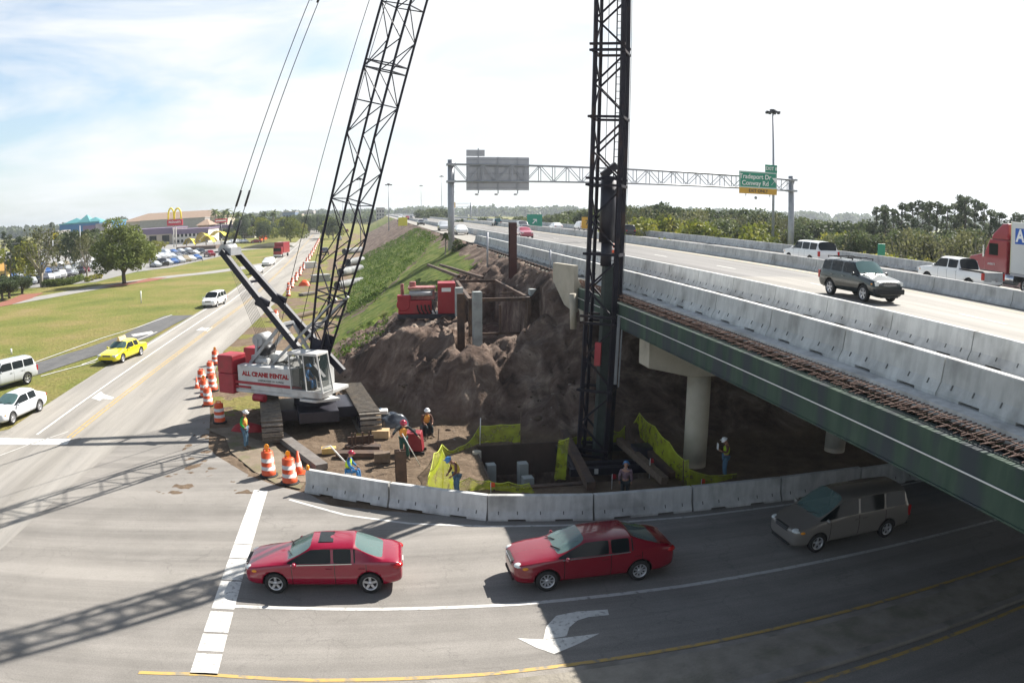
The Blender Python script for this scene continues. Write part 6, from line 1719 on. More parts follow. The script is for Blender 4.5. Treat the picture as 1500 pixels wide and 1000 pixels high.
g = P(915, 728)
person((g.x, g.y, -.25), R(70), 'person from behind in a checked shirt at the street edge of the pit', dict(head=(.06, 0, 1.57)), C_plaid, None, C_dk, H_b, sc=.95)
s_ = P(505, 700).y + .4
mb = MB(); mb.tube([PS(472, 656, s_), PS(484, 653, s_), PS(507, 678, s_), PS(512, 690, s_ + .3)], .035, 8); o = mb.build('white_pipe', M_white); tag(o, 'bent white pipe rising behind the seated man in the lime vest', 'pipe')
# crane operator
op = person((CX, CY, 0), HA, 'person in blue seated at the controls of the crane cab', {k: (Vector(v) + Vector((.48, -1.38, 1.98))) for k, v in SIT.items()}, C_blue, None, C_blue, H_b)

# ------------------------------------------------------------------ vegetation
def leaf_mat(name, c1, c2, c3):
    m = bpy.data.materials.new(name); m.use_nodes = True; MATS[name] = m
    t, N, K = nodes_of(m); b = t.nodes['Principled BSDF']; b.inputs['Roughness'].default_value = .65; b.inputs['Specular IOR Level'].default_value = .25
    g = N('ShaderNodeNewGeometry'); n = N('ShaderNodeTexNoise'); n.inputs['Scale'].default_value = .55; n.inputs['Detail'].default_value = 4; K(g.outputs['Position'], n.inputs['Vector'])
    oi = N('ShaderNodeObjectInfo'); ad = N('ShaderNodeMath', operation='MULTIPLY_ADD'); K(oi.outputs['Random'], ad.inputs[0]); ad.inputs[1].default_value = .34; ad.inputs[2].default_value = -.17
    a2 = N('ShaderNodeMath', operation='ADD'); K(ad.outputs[0], a2.inputs[0]); K(n.outputs['Fac'], a2.inputs[1])
    wn = N('ShaderNodeTexWhiteNoise'); K(g.outputs['Random Per Island'], wn.inputs['Vector'])
    a3 = N('ShaderNodeMath', operation='MULTIPLY_ADD'); K(g.outputs['Random Per Island'], a3.inputs[0]); a3.inputs[1].default_value = .22; K(a2.outputs[0], a3.inputs[2])
    r = N('ShaderNodeValToRGB'); e = r.color_ramp.elements; e.new(.6); 
    for q, (p_, c) in zip(e, ((.35, c1), (.62, c2), (.88, c3))): q.position = p_; q.color = (*c, 1)
    K(a3.outputs[0], r.inputs['Fac']); K(r.outputs['Color'], b.inputs['Base Color'])
    tl = N('ShaderNodeBsdfTranslucent'); K(r.outputs['Color'], tl.inputs['Color']); mx = N('ShaderNodeMixShader'); mx.inputs['Fac'].default_value = .35
    K(b.outputs[0], mx.inputs[1]); K(tl.outputs[0], mx.inputs[2]); K(mx.outputs[0], t.nodes['Material Output'].inputs['Surface'])
    return m
LF_dark = leaf_mat('leaf_dark', (.045, .066, .028), (.085, .112, .045), (.15, .175, .07))
LF_mid = leaf_mat('leaf_mid', (.060, .090, .022), (.115, .150, .038), (.20, .23, .065))
LF_olive = leaf_mat('leaf_olive', (.08, .085, .035), (.13, .135, .055), (.20, .20, .09))
LF_yel = leaf_mat('leaf_yellow', (.10, .13, .02), (.20, .22, .03), (.34, .30, .05))
LF_pine = leaf_mat('leaf_pine', (.045, .066, .040), (.085, .108, .062), (.15, .175, .10))
M_bark = pm('bark', (.09, .075, .06), (.15, .13, .11), 3, .9, .3, stretch=(1, 1, .3))
M_barkp = pm('bark_pale', (.22, .19, .16), (.30, .27, .23), 3, .9, .3, stretch=(1, 1, .3))
def crown_mesh(clumps, n, size, m, seed, flat=.8):
    rg = np.random.default_rng(seed)
    w = np.array([c[3] * c[3] for c in clumps], float); w /= w.sum()
    ci = rg.choice(len(clumps), n, p=w)
    C = np.array([c[:3] for c in clumps])[ci]; Rr = np.array([c[3] for c in clumps])[ci]
    d = rg.normal(size=(n, 3)); d /= np.linalg.norm(d, axis=1)[:, None]
    rad = Rr * (rg.uniform(.45, 1.06, n)) ** .6
    pos = C + d * rad[:, None] * np.array([1, 1, flat])
    u = rg.normal(size=(n, 3)); u /= np.linalg.norm(u, axis=1)[:, None]
    v = np.cross(u, d + rg.normal(size=(n, 3)) * .6); v /= np.linalg.norm(v, axis=1)[:, None] + 1e-6
    s = size * rg.uniform(.6, 1.5, n)[:, None]
    q = np.stack([pos - u * s * .5, pos + v * s * .33, pos + u * s * .5, pos - v * s * .33], 1).reshape(-1, 3)
    me = bpy.data.meshes.new('crown'); me.vertices.add(4 * n); me.vertices.foreach_set('co', q.ravel())
    me.loops.add(4 * n); me.loops.foreach_set('vertex_index', np.arange(4 * n)); me.polygons.add(n)
    me.polygons.foreach_set('loop_start', np.arange(n) * 4); me.update(calc_edges=True); me.materials.append(m)
    return me
TREES = {}
def tree_kind(kind, seed):
    """unit height = 10 m; returns (trunk mesh, crown mesh)"""
    key = (kind, seed)
    if key in TREES: return TREES[key]
    rd = random.Random(hash(kind) % 97 * 0 + seed * 13 + len(kind))
    mb = MB(); cl_ = []
    def limb(a, b, r0, r1, k=3):
        pts = [Vector(a).lerp(Vector(b), i / k) + Vector((rd.uniform(-.15, .15), rd.uniform(-.15, .15), 0)) * (1 if 0 < i < k else 0) for i in range(k + 1)]
        mb.tube(pts, [r0 + (r1 - r0) * i / k for i in range(k + 1)], 6)
    if kind in ('oak', 'broad', 'sparse'):
        th = {'oak': 1.9, 'broad': 1.4, 'sparse': 2.2}[kind]
        limb((0, 0, -.2), (0, 0, th), .30, .24)
        nb = 9
        W_ = {'oak': 4.5, 'broad': 3.2, 'sparse': 3.8}[kind]
        for i in range(nb):
            a = 2 * math.pi * i / nb + rd.uniform(-.3, .3); r = W_ * rd.uniform(.45, .72); z = rd.uniform(3.2 if kind == 'oak' else 4.0, 7.2)
            limb((0, 0, th * rd.uniform(.7, 1)), (r * math.cos(a), r * math.sin(a), z), .14, .04, 4)
            cl_.append((r * math.cos(a) * 1.05, r * math.sin(a) * 1.05, z + .4, rd.uniform(1.2, 1.9)))
            if rd.random() < .8: cl_.append((r * 1.45 * math.cos(a + .3), r * 1.45 * math.sin(a + .3), z - rd.uniform(.3, 1.5), rd.uniform(1.0, 1.6)))
            if kind == 'oak': cl_.append((r * .9 * math.cos(a + .6), r * .9 * math.sin(a + .6), rd.uniform(2.9, 4.2), rd.uniform(1.1, 1.6)))
        for i in range(6): cl_.append((rd.uniform(-1.5, 1.5), rd.uniform(-1.5, 1.5), rd.uniform(6.8, 8.8), rd.uniform(1.0, 1.7)))
        n = {'oak': 15000, 'broad': 4200, 'sparse': 1500}[kind]; m = {'oak': LF_mid, 'broad': LF_dark, 'sparse': LF_olive}[kind]
        cr = crown_mesh(cl_, n, {'oak': .30, 'broad': .42, 'sparse': .34}[kind], m, seed)
        if kind == 'sparse':
            for i in range(26):
                a = rd.uniform(0, 6.28); r = rd.uniform(1, 4); z = rd.uniform(4, 9); limb((r * .4 * math.cos(a), r * .4 * math.sin(a), z * .6), (r * math.cos(a), r * math.sin(a), z), .05, .012, 3)
    elif kind == 'pine':
        limb((0, 0, -.2), (rd.uniform(-.2, .2), 0, 9.6), .17, .05, 5)
        for i in range(26):
            a = rd.uniform(0, 6.28); z = 3.4 + 6.0 * (i + rd.random()) / 26; r = (1.6 - .9 * (z - 3.4) / 6.0) * rd.uniform(.3, 1.05)
            limb((0, 0, z - .4), (r * math.cos(a), r * math.sin(a), z), .05, .02, 2); cl_.append((r * math.cos(a), r * math.sin(a), z + .1, rd.uniform(.24, .52)))
        cl_.append((0, 0, 9.5, .6)); cr = crown_mesh(cl_, 2300, .20, LF_pine, seed, .6)
    elif kind == 'shrub':
        for i in range(5): limb((0, 0, -.2), (rd.uniform(-3, 3), rd.uniform(-2, 2), 6), .1, .03)
        for i in range(11): cl_.append((rd.uniform(-4, 4), rd.uniform(-3, 3), rd.uniform(2, 7.6), rd.uniform(1.6, 2.6)))
        cr = crown_mesh(cl_, 3000, .55, LF_dark if seed % 3 else LF_yel, seed)
    elif kind == 'roundbush':
        limb((0, 0, -.2), (0, 0, 5), .5, .3); limb((.3, 0, -.2), (1.5, 0, 5), .4, .3)
        for i in range(14): cl_.append((rd.uniform(-3.2, 3.2), rd.uniform(-3.2, 3.2), rd.uniform(4.5, 7.2), rd.uniform(2.0, 2.8)))
        cr = crown_mesh(cl_, 5200, .55, LF_dark, seed)
    elif kind == 'palm':
        limb((0, 0, -.2), (.15, 0, 8.4), .2, .16, 4)
        me = MB()
        for i in range(30):
            a = 2.4 * i; el = rd.uniform(-.9, 1.2); L_ = rd.uniform(1.5, 2.1); p0 = Vector((.15, 0, 8.5)); prev = None
            for k in range(5):
                f = k / 4; c_ = p0 + Vector((math.cos(a) * math.cos(el), math.sin(a) * math.cos(el), math.sin(el))) * L_ * f + Vector((0, 0, -.9 * f * f))
                w_ = .34 * math.sin(math.pi * min(1, f * .8 + .15)); sd_ = Vector((-math.sin(a), math.cos(a), 0)) * w_
                cur = (c_ - sd_ + Vector((0, 0, -.1)), c_, c_ + sd_ + Vector((0, 0, -.1)))
                if prev: me.add([*prev, *cur], [(0, 1, 4, 3), (1, 2, 5, 4)])
                prev = cur
        cr = me.mesh('crown', [LF_mid])
    tk = mb.mesh('trunk', [M_barkp if kind in ('sparse', 'palm') else M_bark])
    TREES[key] = (tk, cr); return tk, cr
def tree(kind, seed, x, y, h, label, group=None, name='tree', cat='tree', rz=None, w=1.0, z=0.0):
    tk, cr = tree_kind(kind, seed)
    o = empty(name, (x, y, z), rz if rz is not None else random.uniform(0, 6.28), label, cat, group); s_ = h / 10.0; o.scale = (s_ * w, s_ * w, s_)
    add_obj('trunk', tk, o); add_obj('crown', cr, o); return o
def at_dist(x, y, dist):
    d = ray(x, y); k = dist / math.hypot(d.x, d.y); return d * k + Vector((0, 0, CAM_H))
def tree_px(kind, seed, x, ytop, dist, label, group=None, w=1.0, name='tree', cat='tree', minh=2.0):
    p_ = at_dist(x, ytop, dist); h = max(minh, p_.z)
    return tree(kind, seed, p_.x, p_.y, h / .97, label, group, name, cat, w=w)
rd = random.Random(21); random.seed(5)
SKY = [(640, 318), (700, 316), (760, 314), (800, 312), (830, 306), (860, 300), (920, 300), (940, 296), (985, 297), (1010, 304), (1040, 302), (1060, 304), (1100, 306), (1150, 311), (1180, 315), (1200, 324), (1240, 321), (1262, 318), (1280, 306), (1295, 303), (1312, 312), (1330, 297), (1345, 294), (1370, 297), (1385, 304), (1405, 290), (1425, 293), (1445, 304), (1460, 314), (1478, 322), (1490, 313), (1560, 316)]
def skyl(x):
    for (a, b), (c, d) in zip(SKY, SKY[1:]):
        if a <= x <= c: return b + (d - b) * (x - a) / (c - a)
    return 316
GT = 'trees and bushes behind the far side of the highway'
x = 1206
pines = [(1284, 306), (1296, 301), (1309, 308), (1353, 300), (1387, 302), (1413, 293), (1452, 308)] + [(1296, 303), (1322, 300), (1336, 295), (1347, 293), (1362, 299), (1374, 297), (1398, 297), (1407, 289), (1419, 291), (1429, 294), (1441, 300), (1466, 314), (1489, 311), (1499, 314)]
for i, (x, y) in enumerate(pines):
    tree_px('pine', i % 7, x, y + rd.uniform(-2, 3), rd.uniform(105, 150), 'tall thin pine with an open crown against the sky behind the %s' % ('white pickup' if x < 1450 else 'red lorry'), 'tall pines on the right', name='pine_tree', w=.95)
for k in range(26):
    x = 925 + k * 11.3 + rd.uniform(-3, 3)
    tree_px('broad', k % 4, x, skyl(x) + rd.uniform(0, 5), rd.uniform(150, 190), 'dark broad tree of the wood between the mast and the right gantry post', GT, w=rd.uniform(.8, 1.1), name='broadleaf_tree')
for k in range(9):
    x = 940 + k * 30 + rd.uniform(-8, 8)
    tree_px('sparse', k % 3, x, skyl(x) + rd.uniform(0, 6), rd.uniform(125, 150), 'pale half bare tree standing in the wood between the mast and the right gantry post', GT, w=.8, name='bare_tree')
for k in range(24):
    x = 925 + k * 13 + rd.uniform(-4, 4)
    tree_px('shrub', k % 5, x, skyl(x) + rd.uniform(10, 20), rd.uniform(112, 135), 'low leafy tree in front of the wood between the mast and the right gantry post', GT, w=1.0, name='shrub_tree')
for k in range(9):
    x = 1185 + k * 12 + rd.uniform(-3, 3)
    tree_px('broad', k % 4, x, 322 + rd.uniform(0, 6), rd.uniform(125, 160), 'dark broad tree between the right gantry post and the first pines', GT, w=rd.uniform(.9, 1.2), name='broadleaf_tree')
for k in range(25):
    x = 1210 + k * 13 + rd.uniform(-4, 4)
    tree_px('broad', k % 4, x, max(skyl(x) + 20, 332) + rd.uniform(0, 14), rd.uniform(95, 125), 'dark leafy tree below the pines behind the far barriers', GT, w=rd.uniform(.75, 1.0), name='broadleaf_tree')
for k in range(8):
    x = 1215 + k * 36 + rd.uniform(-10, 10)
    tree_px('sparse', k % 3, x, max(skyl(x) + 14, 330) + rd.uniform(-4, 8), rd.uniform(88, 100), 'pale half bare tree below the pines behind the far barriers', GT, w=.8, name='bare_tree')
for k in range(34):
    x = 960 + k * 17 + rd.uniform(-5, 5)
    y = 338 + (x - 960) * .075 + rd.uniform(-6, 6)
    p_ = at_dist(x, y, rd.uniform(78, 95) if x > 1150 else rd.uniform(95, 115))
    tree('shrub', [0, 3, 6][k % 3] if k % 2 else 1 + k % 2, p_.x, p_.y, max(3, p_.z), 'yellow green bush right behind the far barriers', GT, 'bush', 'bush')
for k in range(30):
    x = 668 + k * 8.6 + rd.uniform(-3, 3)
    tree_px('broad' if k % 3 else 'shrub', k % 4, x, skyl(x) + rd.uniform(1, 6), rd.uniform(230, 330) if x < 830 else rd.uniform(190, 230), 'green tree of the wood between the gantry post and the mast', GT, w=1.15, name='broadleaf_tree')
tree_px('roundbush', 1, 623, 303.5, 420, 'left one of two round dark trees at the distant highway', w=.9, name='round_tree')
tree_px('roundbush', 2, 638, 301.5, 400, 'right one of two round dark trees at the distant highway', w=1.1, name='round_tree')
# palm like bush at the gantry post
tree('palm', 3, gl.x - 1.0, 84.5, 3.2, 'spiky palm bush at the foot of the left gantry post', None, 'palm_bush', 'palm', z=5.2, w=1.2)
tree('shrub', 2, gl.x + .6, 83.5, 2.2, 'pale grey green bush beside the palm bush at the gantry post', None, 'bush', 'bush', z=5.4)
# left side
g = P(182, 415); tree('oak', 1, g.x, g.y, 12.3, 'big round oak standing alone between the lawn and the drive', None, 'oak_tree', 'tree', rz=1.0, w=1.12)
g = P(62, 420); tree('sparse', 2, g.x, g.y, 12.0, 'pale half bare tree by the parked cars at the left', None, 'bare_tree', 'tree', rz=2, w=1.1)
g = P(112, 412); tree('sparse', 3, g.x, g.y + 6, 10.0, 'slim half bare tree between the parked cars and the oak', None, 'bare_tree', 'tree', rz=4, w=.8)
GL = 'trees of the built up left side'
for i, (x, y, dd, k_) in enumerate([(5, 340, 190, 'pine'), (14, 345, 150, 'pine'), (30, 343, 230, 'broad'), (52, 338, 320, 'pine'), (58, 336, 300, 'pine'), (76, 326, 330, 'pine'), (40, 350, 200, 'broad'), (84, 340, 230, 'broad'), (95, 338, 240, 'broad'), (107, 336, 210, 'broad'), (125, 333, 200, 'broad'), (135, 335, 230, 'broad'), (22, 350, 170, 'shrub'), (160, 325, 420, 'broad'), (100, 327, 480, 'pine'), (225, 350, 240, 'shrub'), (240, 352, 300, 'shrub'), (150, 342, 260, 'broad')]):
    tree_px(k_, i % 4, x, y, dd, '%s green tree among the buildings %s' % (('tall pine like' if k_ == 'pine' else 'low bushy' if k_ == 'shrub' else 'broad'), 'left of the oak' if x < 150 else 'right of the oak'), GL, name='pine_tree' if k_ == 'pine' else 'broadleaf_tree')
for i in range(46):
    x = 325 + i * 3.6 + rd.uniform(-2, 2); y = 320 + rd.uniform(-3, 7) - (x - 325) * .03
    if x < 350: y += 12
    tree_px('broad' if i % 2 else 'shrub', i % 4, x, y, rd.uniform(300, 520), 'dark green tree of the grove behind the signs along the frontage road', 'grove beyond the frontage road', name='broadleaf_tree')
for i, (x, y, dd) in enumerate([(315, 304, 430), (332, 303, 420), (347, 308, 400), (368, 311, 420), (386, 307, 440), (400, 306, 430), (360, 313, 380), (324, 312, 460), (430, 313, 520), (440, 312, 500)]):
    tree_px('palm', i % 3, x, y, dd, '%s tall palm from the left against the sky above the signs' % ORD[i], 'tall palms', name='palm_tree', cat='palm tree', w=1.5)
for i, (x, y, r) in enumerate([(6, 408, 3.6), (20, 405, 3.9), (34, 407, 3.2)]):
    g = P([4, 14, 32][i], [440, 437, 430][i]); tree('roundbush', i, g.x, g.y, r * 1.05, '%s round clipped dark bush from the left on red mulch' % ORD[i], 'round clipped bushes', 'round_bush', 'bush', w=1.25)
mb = MB(); strip_mb(mb, [P(-30, 452), P(0, 447), P(30, 438), P(48, 430)], 4.2, .012); o = mb.build('mulch_bed', pm('mulch', (.20, .07, .045), (.28, .11, .07), 4, .95)); o['kind'] = 'structure'
mb = MB(); strip_mb(mb, [P(160, 420), P(182, 416), P(215, 411), P(232, 407)], 4.0, .012); o = mb.build('mulch_bed', MATS['mulch']); o['kind'] = 'structure'
hd_ = [P(66, 420), P(85, 419), P(105, 416), P(120, 411)]
cls = []
for i in range(26):
    f = i / 25 * 2.999; a = hd_[int(f)].lerp(hd_[int(f) + 1], f % 1); cls.append((a.x, a.y, .65, .85))
me = crown_mesh(cls, 4200, .28, LF_mid, 9); o = bpy.data.objects.new('hedge', me); COL.objects.link(o); tag(o, 'clipped green hedge between the parked cars and the drive', 'hedge')
cls = [(P(x_, y_).x, P(x_, y_).y, .5, .7) for x_, y_ in ((128, 413), (134, 411), (140, 409), (146, 408))]
me = crown_mesh(cls, 900, .28, LF_yel, 10); o = bpy.data.objects.new('flower_bed', me); COL.objects.link(o); tag(o, 'yellow flowering bushes right of the hedge', 'bush')
# far woods: lumpy masses that read as one belt
def woods(name, label, pts, n, r0, r1, m, seed):
    rg = np.random.default_rng(seed); cls = []
    for i in range(n):
        f = rg.uniform(0, len(pts) - 1.001); k = int(f); a = Vector(pts[k]).lerp(Vector(pts[k + 1]), f - k)
        cls.append((a.x, a.y + rg.uniform(-50, 90), a.z * rg.uniform(.3, .95), rg.uniform(r0, r1)))
    me = crown_mesh(cls, n * 42, r0 * .75, m, seed, .6); me.name = name
    o = bpy.data.objects.new(name, me); COL.objects.link(o); tag(o, label, 'woodland', kind='stuff'); return o
woods('far_woods', 'pale band of distant woodland along the horizon behind the highway', [tuple(at_dist(x_, y_, 1400)) for x_, y_ in ((580, 309), (650, 306), (760, 306.5), (860, 307), (1000, 309), (1120, 312), (1200, 315), (1290, 319), (1400, 323), (1560, 330))], 520, 9, 14, LF_dark, 31)
woods('far_woods', 'pale band of distant woodland along the horizon behind the frontage road', [tuple(at_dist(x_, y_, 1300)) for x_, y_ in ((-60, 338), (60, 334), (170, 324), (300, 318), (420, 314), (500, 312), (570, 310))], 480, 8, 13, LF_dark, 32)
woods('far_woods', 'darker woodland belt right of the frontage road near the horizon', [tuple(at_dist(x_, y_, 800)) for x_, y_ in ((430, 320), (480, 317), (530, 314), (560, 313))], 120, 5, 8, LF_dark, 33)
# clumps of weeds on the slope, as one cover
rg = np.random.default_rng(3); cls = []
for i in range(1500):
    y = rg.uniform(74, 180); x = rg.uniform(-3, 9.8)
    if y < 75 + max(0, x) * 4.0 + 1: continue
    cls.append((x, y, ground_z(x, y) + .1, rg.uniform(.25, .55)))
for i in range(60):
    y = rg.uniform(50, 60); x = rg.uniform(-3, 1); cls.append((x, y, ground_z(x, y) + .05, .35))
me = crown_mesh(cls, 30000, .17, leaf_mat('leaf_lush', (.045, .085, .014), (.095, .155, .024), (.20, .24, .05)), 5, .7); me.name = 'weeds'
o = bpy.data.objects.new('weeds', me); COL.objects.link(o); tag(o, 'lush green weeds covering the highway slope', 'weeds', kind='stuff')
# stones and clods on the cut
rg = np.random.default_rng(8); mb = MB()
for i in range(1500):
    x = rg.uniform(-3, 10.4); y = rg.uniform(34, 58); z = ground_z(x, y)
    if z < .15 and rg.uniform() < .7 or fbm(x, y, .3) < .05: continue
    s_ = rg.uniform(.02, .09) * (2.2 if rg.uniform() < .04 else 1)
    mb.ball((x, y, z + s_ * .2), s_, 0 if rg.uniform() < .88 else 1, 4, (rg.uniform(.7, 1.5), rg.uniform(.7, 1.3), .7))
o = mb.build('clods', [pm('clod', (.07, .05, .038), (.13, .095, .07), 6, .95), pm('clod_pale', (.22, .19, .16), (.34, .30, .26), 6, .95)]); tag(o, 'loose clods and stones scattered over the dirt cut', 'stones', kind='stuff')
# ------------------------------------------------------------------ buildings and signs of the left side
M_wallw = pm('wall_cream', (.58, .55, .50), (.64, .61, .56), .5, .8)
M_wallt = pm('wall_tan', (.46, .39, .30), (.52, .45, .36), .5, .8)
M_wallb = pm('wall_blue', (.05, .15, .30), (.06, .18, .35), .3, .6)
M_terr = pm('roof_terracotta', (.23, .155, .105), (.29, .20, .14), .6, .8)
M_roofg = pm('roof_grey', (.28, .26, .26), (.34, .32, .32), .6, .8)
M_purp = pm('fascia_purple', (.17, .12, .19), (.2, .15, .23), .6, .6)
M_rsign = pm('sign_red', (.48, .02, .05), (.52, .03, .06), .6, .5)
M_ysign = pm('sign_yellow_bright', (.80, .62, .01), (.84, .66, .02), .6, .5)
M_teal = pm('roof_teal', (.08, .25, .27), (.10, .30, .32), .6, .6)
def building(x0, x1, yb, yt, s, depth, wall, label, name='building', cat='building', rows=0, cols=0, roof=None, roofh=0, fascia=None, flat=True, win=None):
    a, b2 = PS(x0, yt, s), PS(x1, yt, s); h = (a.z + b2.z) / 2
    cx = (a.x + b2.x) / 2; w = b2.x - a.x
    o = empty(name, (cx, s, 0), 0, label, cat)
    mb = MB(); mb.box(-w / 2, w / 2, 0, depth, -.3, h); mb.build('wall', wall, o)
    if roof:
        mb = MB(); e = 1.0
        if roofh: mb.add([(-w / 2 - e, -e, h + .03), (w / 2 + e, -e, h + .03), (w / 2 + e, depth + e, h + .03), (-w / 2 - e, depth + e, h + .03), (-w / 2 + min(depth * .4, w * .45), depth / 2, h + roofh), (w / 2 - min(depth * .4, w * .45), depth / 2, h + roofh)], [(0, 1, 5, 4), (1, 2, 5), (2, 3, 4, 5), (3, 0, 4), (3, 2, 1, 0)])
        else: mb.box(-w / 2 - .3, w / 2 + .3, -.3, depth + .3, h + .01, h + .6)
        mb.build('roof', roof, o)
    if fascia:
        mb = MB(); mb.box(-w / 2 - .1, w / 2 + .1, -.25, -.01, h - fascia[1], h - .05); mb.build('fascia', fascia[0], o)
    for r in range(rows):
        for c in range(cols):
            x = -w / 2 + w * (c + .5) / cols; z = h * (r + .55) / (rows + .35) - .2
            ww, hh_ = w / cols * .28, h / rows * .22
            mb = MB(); mb.box(x - ww, x + ww, -.06, -.01, z - hh_, z + hh_); mb.build('window', win or M_glass, o)
    return o
building(178, 330, 345, 321.5, 560, 40, M_wallt, 'long low tan block with a pale terracotta roof behind the arches sign', roof=M_terr, roofh=5.5, rows=2, cols=14)
building(205, 300, 330, 322, 540, 25, M_roofg, 'grey flat topped wing in front of the terracotta roofed block', roof=M_roofg)
building(160, 252, 357, 338, 345, 30, M_wallt, 'tan shop building with a purple fascia right of the oak', roof=M_purp, fascia=(M_purp, 2.2), rows=1, cols=5)
building(252, 305, 357, 337, 338, 24, M_wallw, 'cream hotel front with two rows of dark windows behind the arches sign', roof=M_purp, fascia=(M_purp, 1.6), rows=2, cols=9)
b_ = building(305, 372, 352, 331, 380, 22, M_wallw, 'long cream building with a thin purple eave behind the red panel sign', roof=M_purp, fascia=(M_purp, 1.0), rows=1, cols=9)
b_ = building(290, 305, 345, 330, 372, 18, M_terr, 'small red gabled entrance between the two cream buildings', roof=M_terr, roofh=3, rows=1, cols=2)
b_ = building(87, 145, 368, 328, 330, 40, M_wallb, 'bright blue fronted store with a teal peaked roof left of the oak', roof=M_teal, rows=0)
mb = MB(); w = (PS(145, 330, 330).x - PS(87, 330, 330).x); h_ = PS(116, 328, 330).z
for x, ww, hh_ in ((-w * .2, 5.5, 2.2), (.06 * w, 3.5, 3.4), (.28 * w, 4.5, 2.0)): mb.add([(x - ww, 3, h_ + .6), (x + ww, 3, h_ + .6), (x + ww, 12, h_ + .6), (x - ww, 12, h_ + .6), (x, 7.5, h_ + .6 + hh_)], [(0, 1, 4), (1, 2, 4), (2, 3, 4), (3, 0, 4)])
mb.build('peaked_roof', M_teal, b_); mb = MB(); mb.box(w * .1, w * .5 - .4, -.12, -.01, h_ - 5, h_ - 1); mb.build('sign_band', M_purp, b_); mb = MB(); mb.box(w * .42, w * .5 + 4, -.3, 6, 0, h_ - .5); mb.build('grey_wing', M_roofg, b_)
building(62, 84, 360, 341, 300, 14, M_wallw, 'low cream building left of the bright blue store', roof=M_roofg, rows=1, cols=4)
b_ = building(-14, 11, 411, 397, 172, 8, M_ysign if False else pm('wall_yellow', (.66, .50, .17), (.70, .55, .22), .5, .8), 'small yellow kiosk with a low roof at the left edge', name='kiosk', roof=pm('roof_orange', (.50, .27, .06), (.56, .32, .08), 1, .8), roofh=2, rows=1, cols=2)
building(414, 432, 330, 311, 620, 30, pm('wall_bluegrey', (.10, .15, .24), (.13, .19, .29), .3, .6), 'dark blue grey office block above the grove', rows=3, cols=4, roof=M_roofg)
building(432, 442, 330, 314, 640, 20, M_wallt, 'narrow brown block right of the dark blue office', rows=3, cols=2, roof=M_roofg)
building(445, 459, 325, 309, 1000, 40, M_roofg, 'faint grey tower block on the horizon over the frontage road', rows=4, cols=4, roof=M_roofg)
building(551, 563, 322, 305, 700, 40, M_roofg, 'grey slab block at the end of the highway right of the boom', rows=4, cols=3, roof=M_roofg)
# restaurant with a bright yellow play canopy
g = P(294, 362)
ca_ = empty('play_canopy', (g.x, g.y, 0), 0, 'bright yellow fabric canopies in front of the cream hotel front', 'canopy')
def PX(px, s): return PS(px, 340, s).x
s_ = g.y
mb = MB()
for (xa, xb, ya, yb, dy) in ((267, 285, 349, 359, 0), (281, 302, 341, 354, 4), (294, 313, 345, 355, -2), (301, 324, 339, 347, 6)):
    A, B = PS(xa, ya, s_) - g, PS(xb, yb, s_) - g; z1, z0 = PS(xa, ya, s_).z, PS(xa, yb, s_).z
    vs_ = [];
    for i in range(7):
        for j_ in range(5):
            u, v = i / 6, j_ / 4; vs_.append((A.x + (B.x - A.x) * u, dy + v * 10, z0 + (z1 - z0) * (1 - (2 * u - 1) ** 2) * (1 - .3 * v)))
    mb.add(vs_, [(i * 5 + j_, (i + 1) * 5 + j_, (i + 1) * 5 + j_ + 1, i * 5 + j_ + 1) for i in range(6) for j_ in range(4)], 0, True)
mb.build('canopy_cloth', M_ysign, ca_)
for px in (270, 283, 299, 311, 322):
    mb = MB(); x = PX(px, s_) - g.x; mb.tube([(x, 3, 0), (x, 3, PS(px, 350, s_).z)], .2, 8); mb.build('post', M_wallw, ca_)
building(258, 316, 374, 361, 262, 9, pm('fence_brown', (.10, .07, .055), (.15, .11, .09), 1, .8), 'dark brown low restaurant wall under the yellow canopies', name='building')
# the arches sign
SA = 300
base = PS(256, 372, SA)
ar = empty('arches_sign', (base.x, SA, 0), 0, 'tall roadside sign with two yellow arches over a red lettered panel', 'sign')
def rel(px, py): q = PS(px, py, SA); return q.x - base.x, q.z
mb = MB()
for (xl, xr_) in ((246.5, 254.5), (255.5, 265)):
    x0_, zb_ = rel(xl, 322); x1_, zt_ = rel(xr_, 305)
    pts = [((x0_ + x1_) / 2 - (x1_ - x0_) / 2 * math.cos(math.pi * i / 16), 0, zb_ + (zt_ - zb_) * (math.sin(math.pi * i / 16)) ** .62) for i in range(17)]
    mb.tube(pts, .34, 8)
mb.build('arches', M_ysign, ar)
x0_, z0_ = rel(245, 331); x1_, z1_ = rel(267.5, 321)
mb = MB(); mb.box(x0_, x1_, -.4, .4, z0_, z1_); pn = mb.build('sign_panel', M_rsign, ar, .1)
text_obj("McDonald's", (z1_ - z0_) * .46, M_swhite, pn, mat=face_y((x0_ + x1_) / 2, -.43, (z0_ + z1_) / 2 + .2), bold=.03)
for px in (254.5, 258): mb = MB(); x = rel(px, 350)[0]; mb.tube([(x, 0, 0), (x, 0, z0_)], .22, 8); mb.build('pole', M_wallw, ar)
SB = 310; base = PS(324, 348, SB)
rs = empty('panel_sign', (base.x, SB, 0), 0, 'dark red panel sign on a pole between the mast ropes and the grove', 'sign')
q0, q1 = PS(315, 326.5, SB), PS(332.5, 320, SB)
mb = MB(); mb.box(q0.x - base.x, q1.x - base.x, -.3, .3, q0.z, q1.z); pn = mb.build('sign_panel', M_rsign, rs, .08)
mb = MB(); mb.tube([(0, 0, 0), (0, 0, q0.z)], .3, 8); mb.build('pole', M_dark, rs); mb = MB(); mb.box(q0.x - base.x + .3, q1.x - base.x - .3, -.33, -.31, (q0.z + q1.z) / 2 - .25, (q0.z + q1.z) / 2 + .25); mb.build('lettering', M_swhite, pn)
SB = 170; base = PS(79, 400, SB)
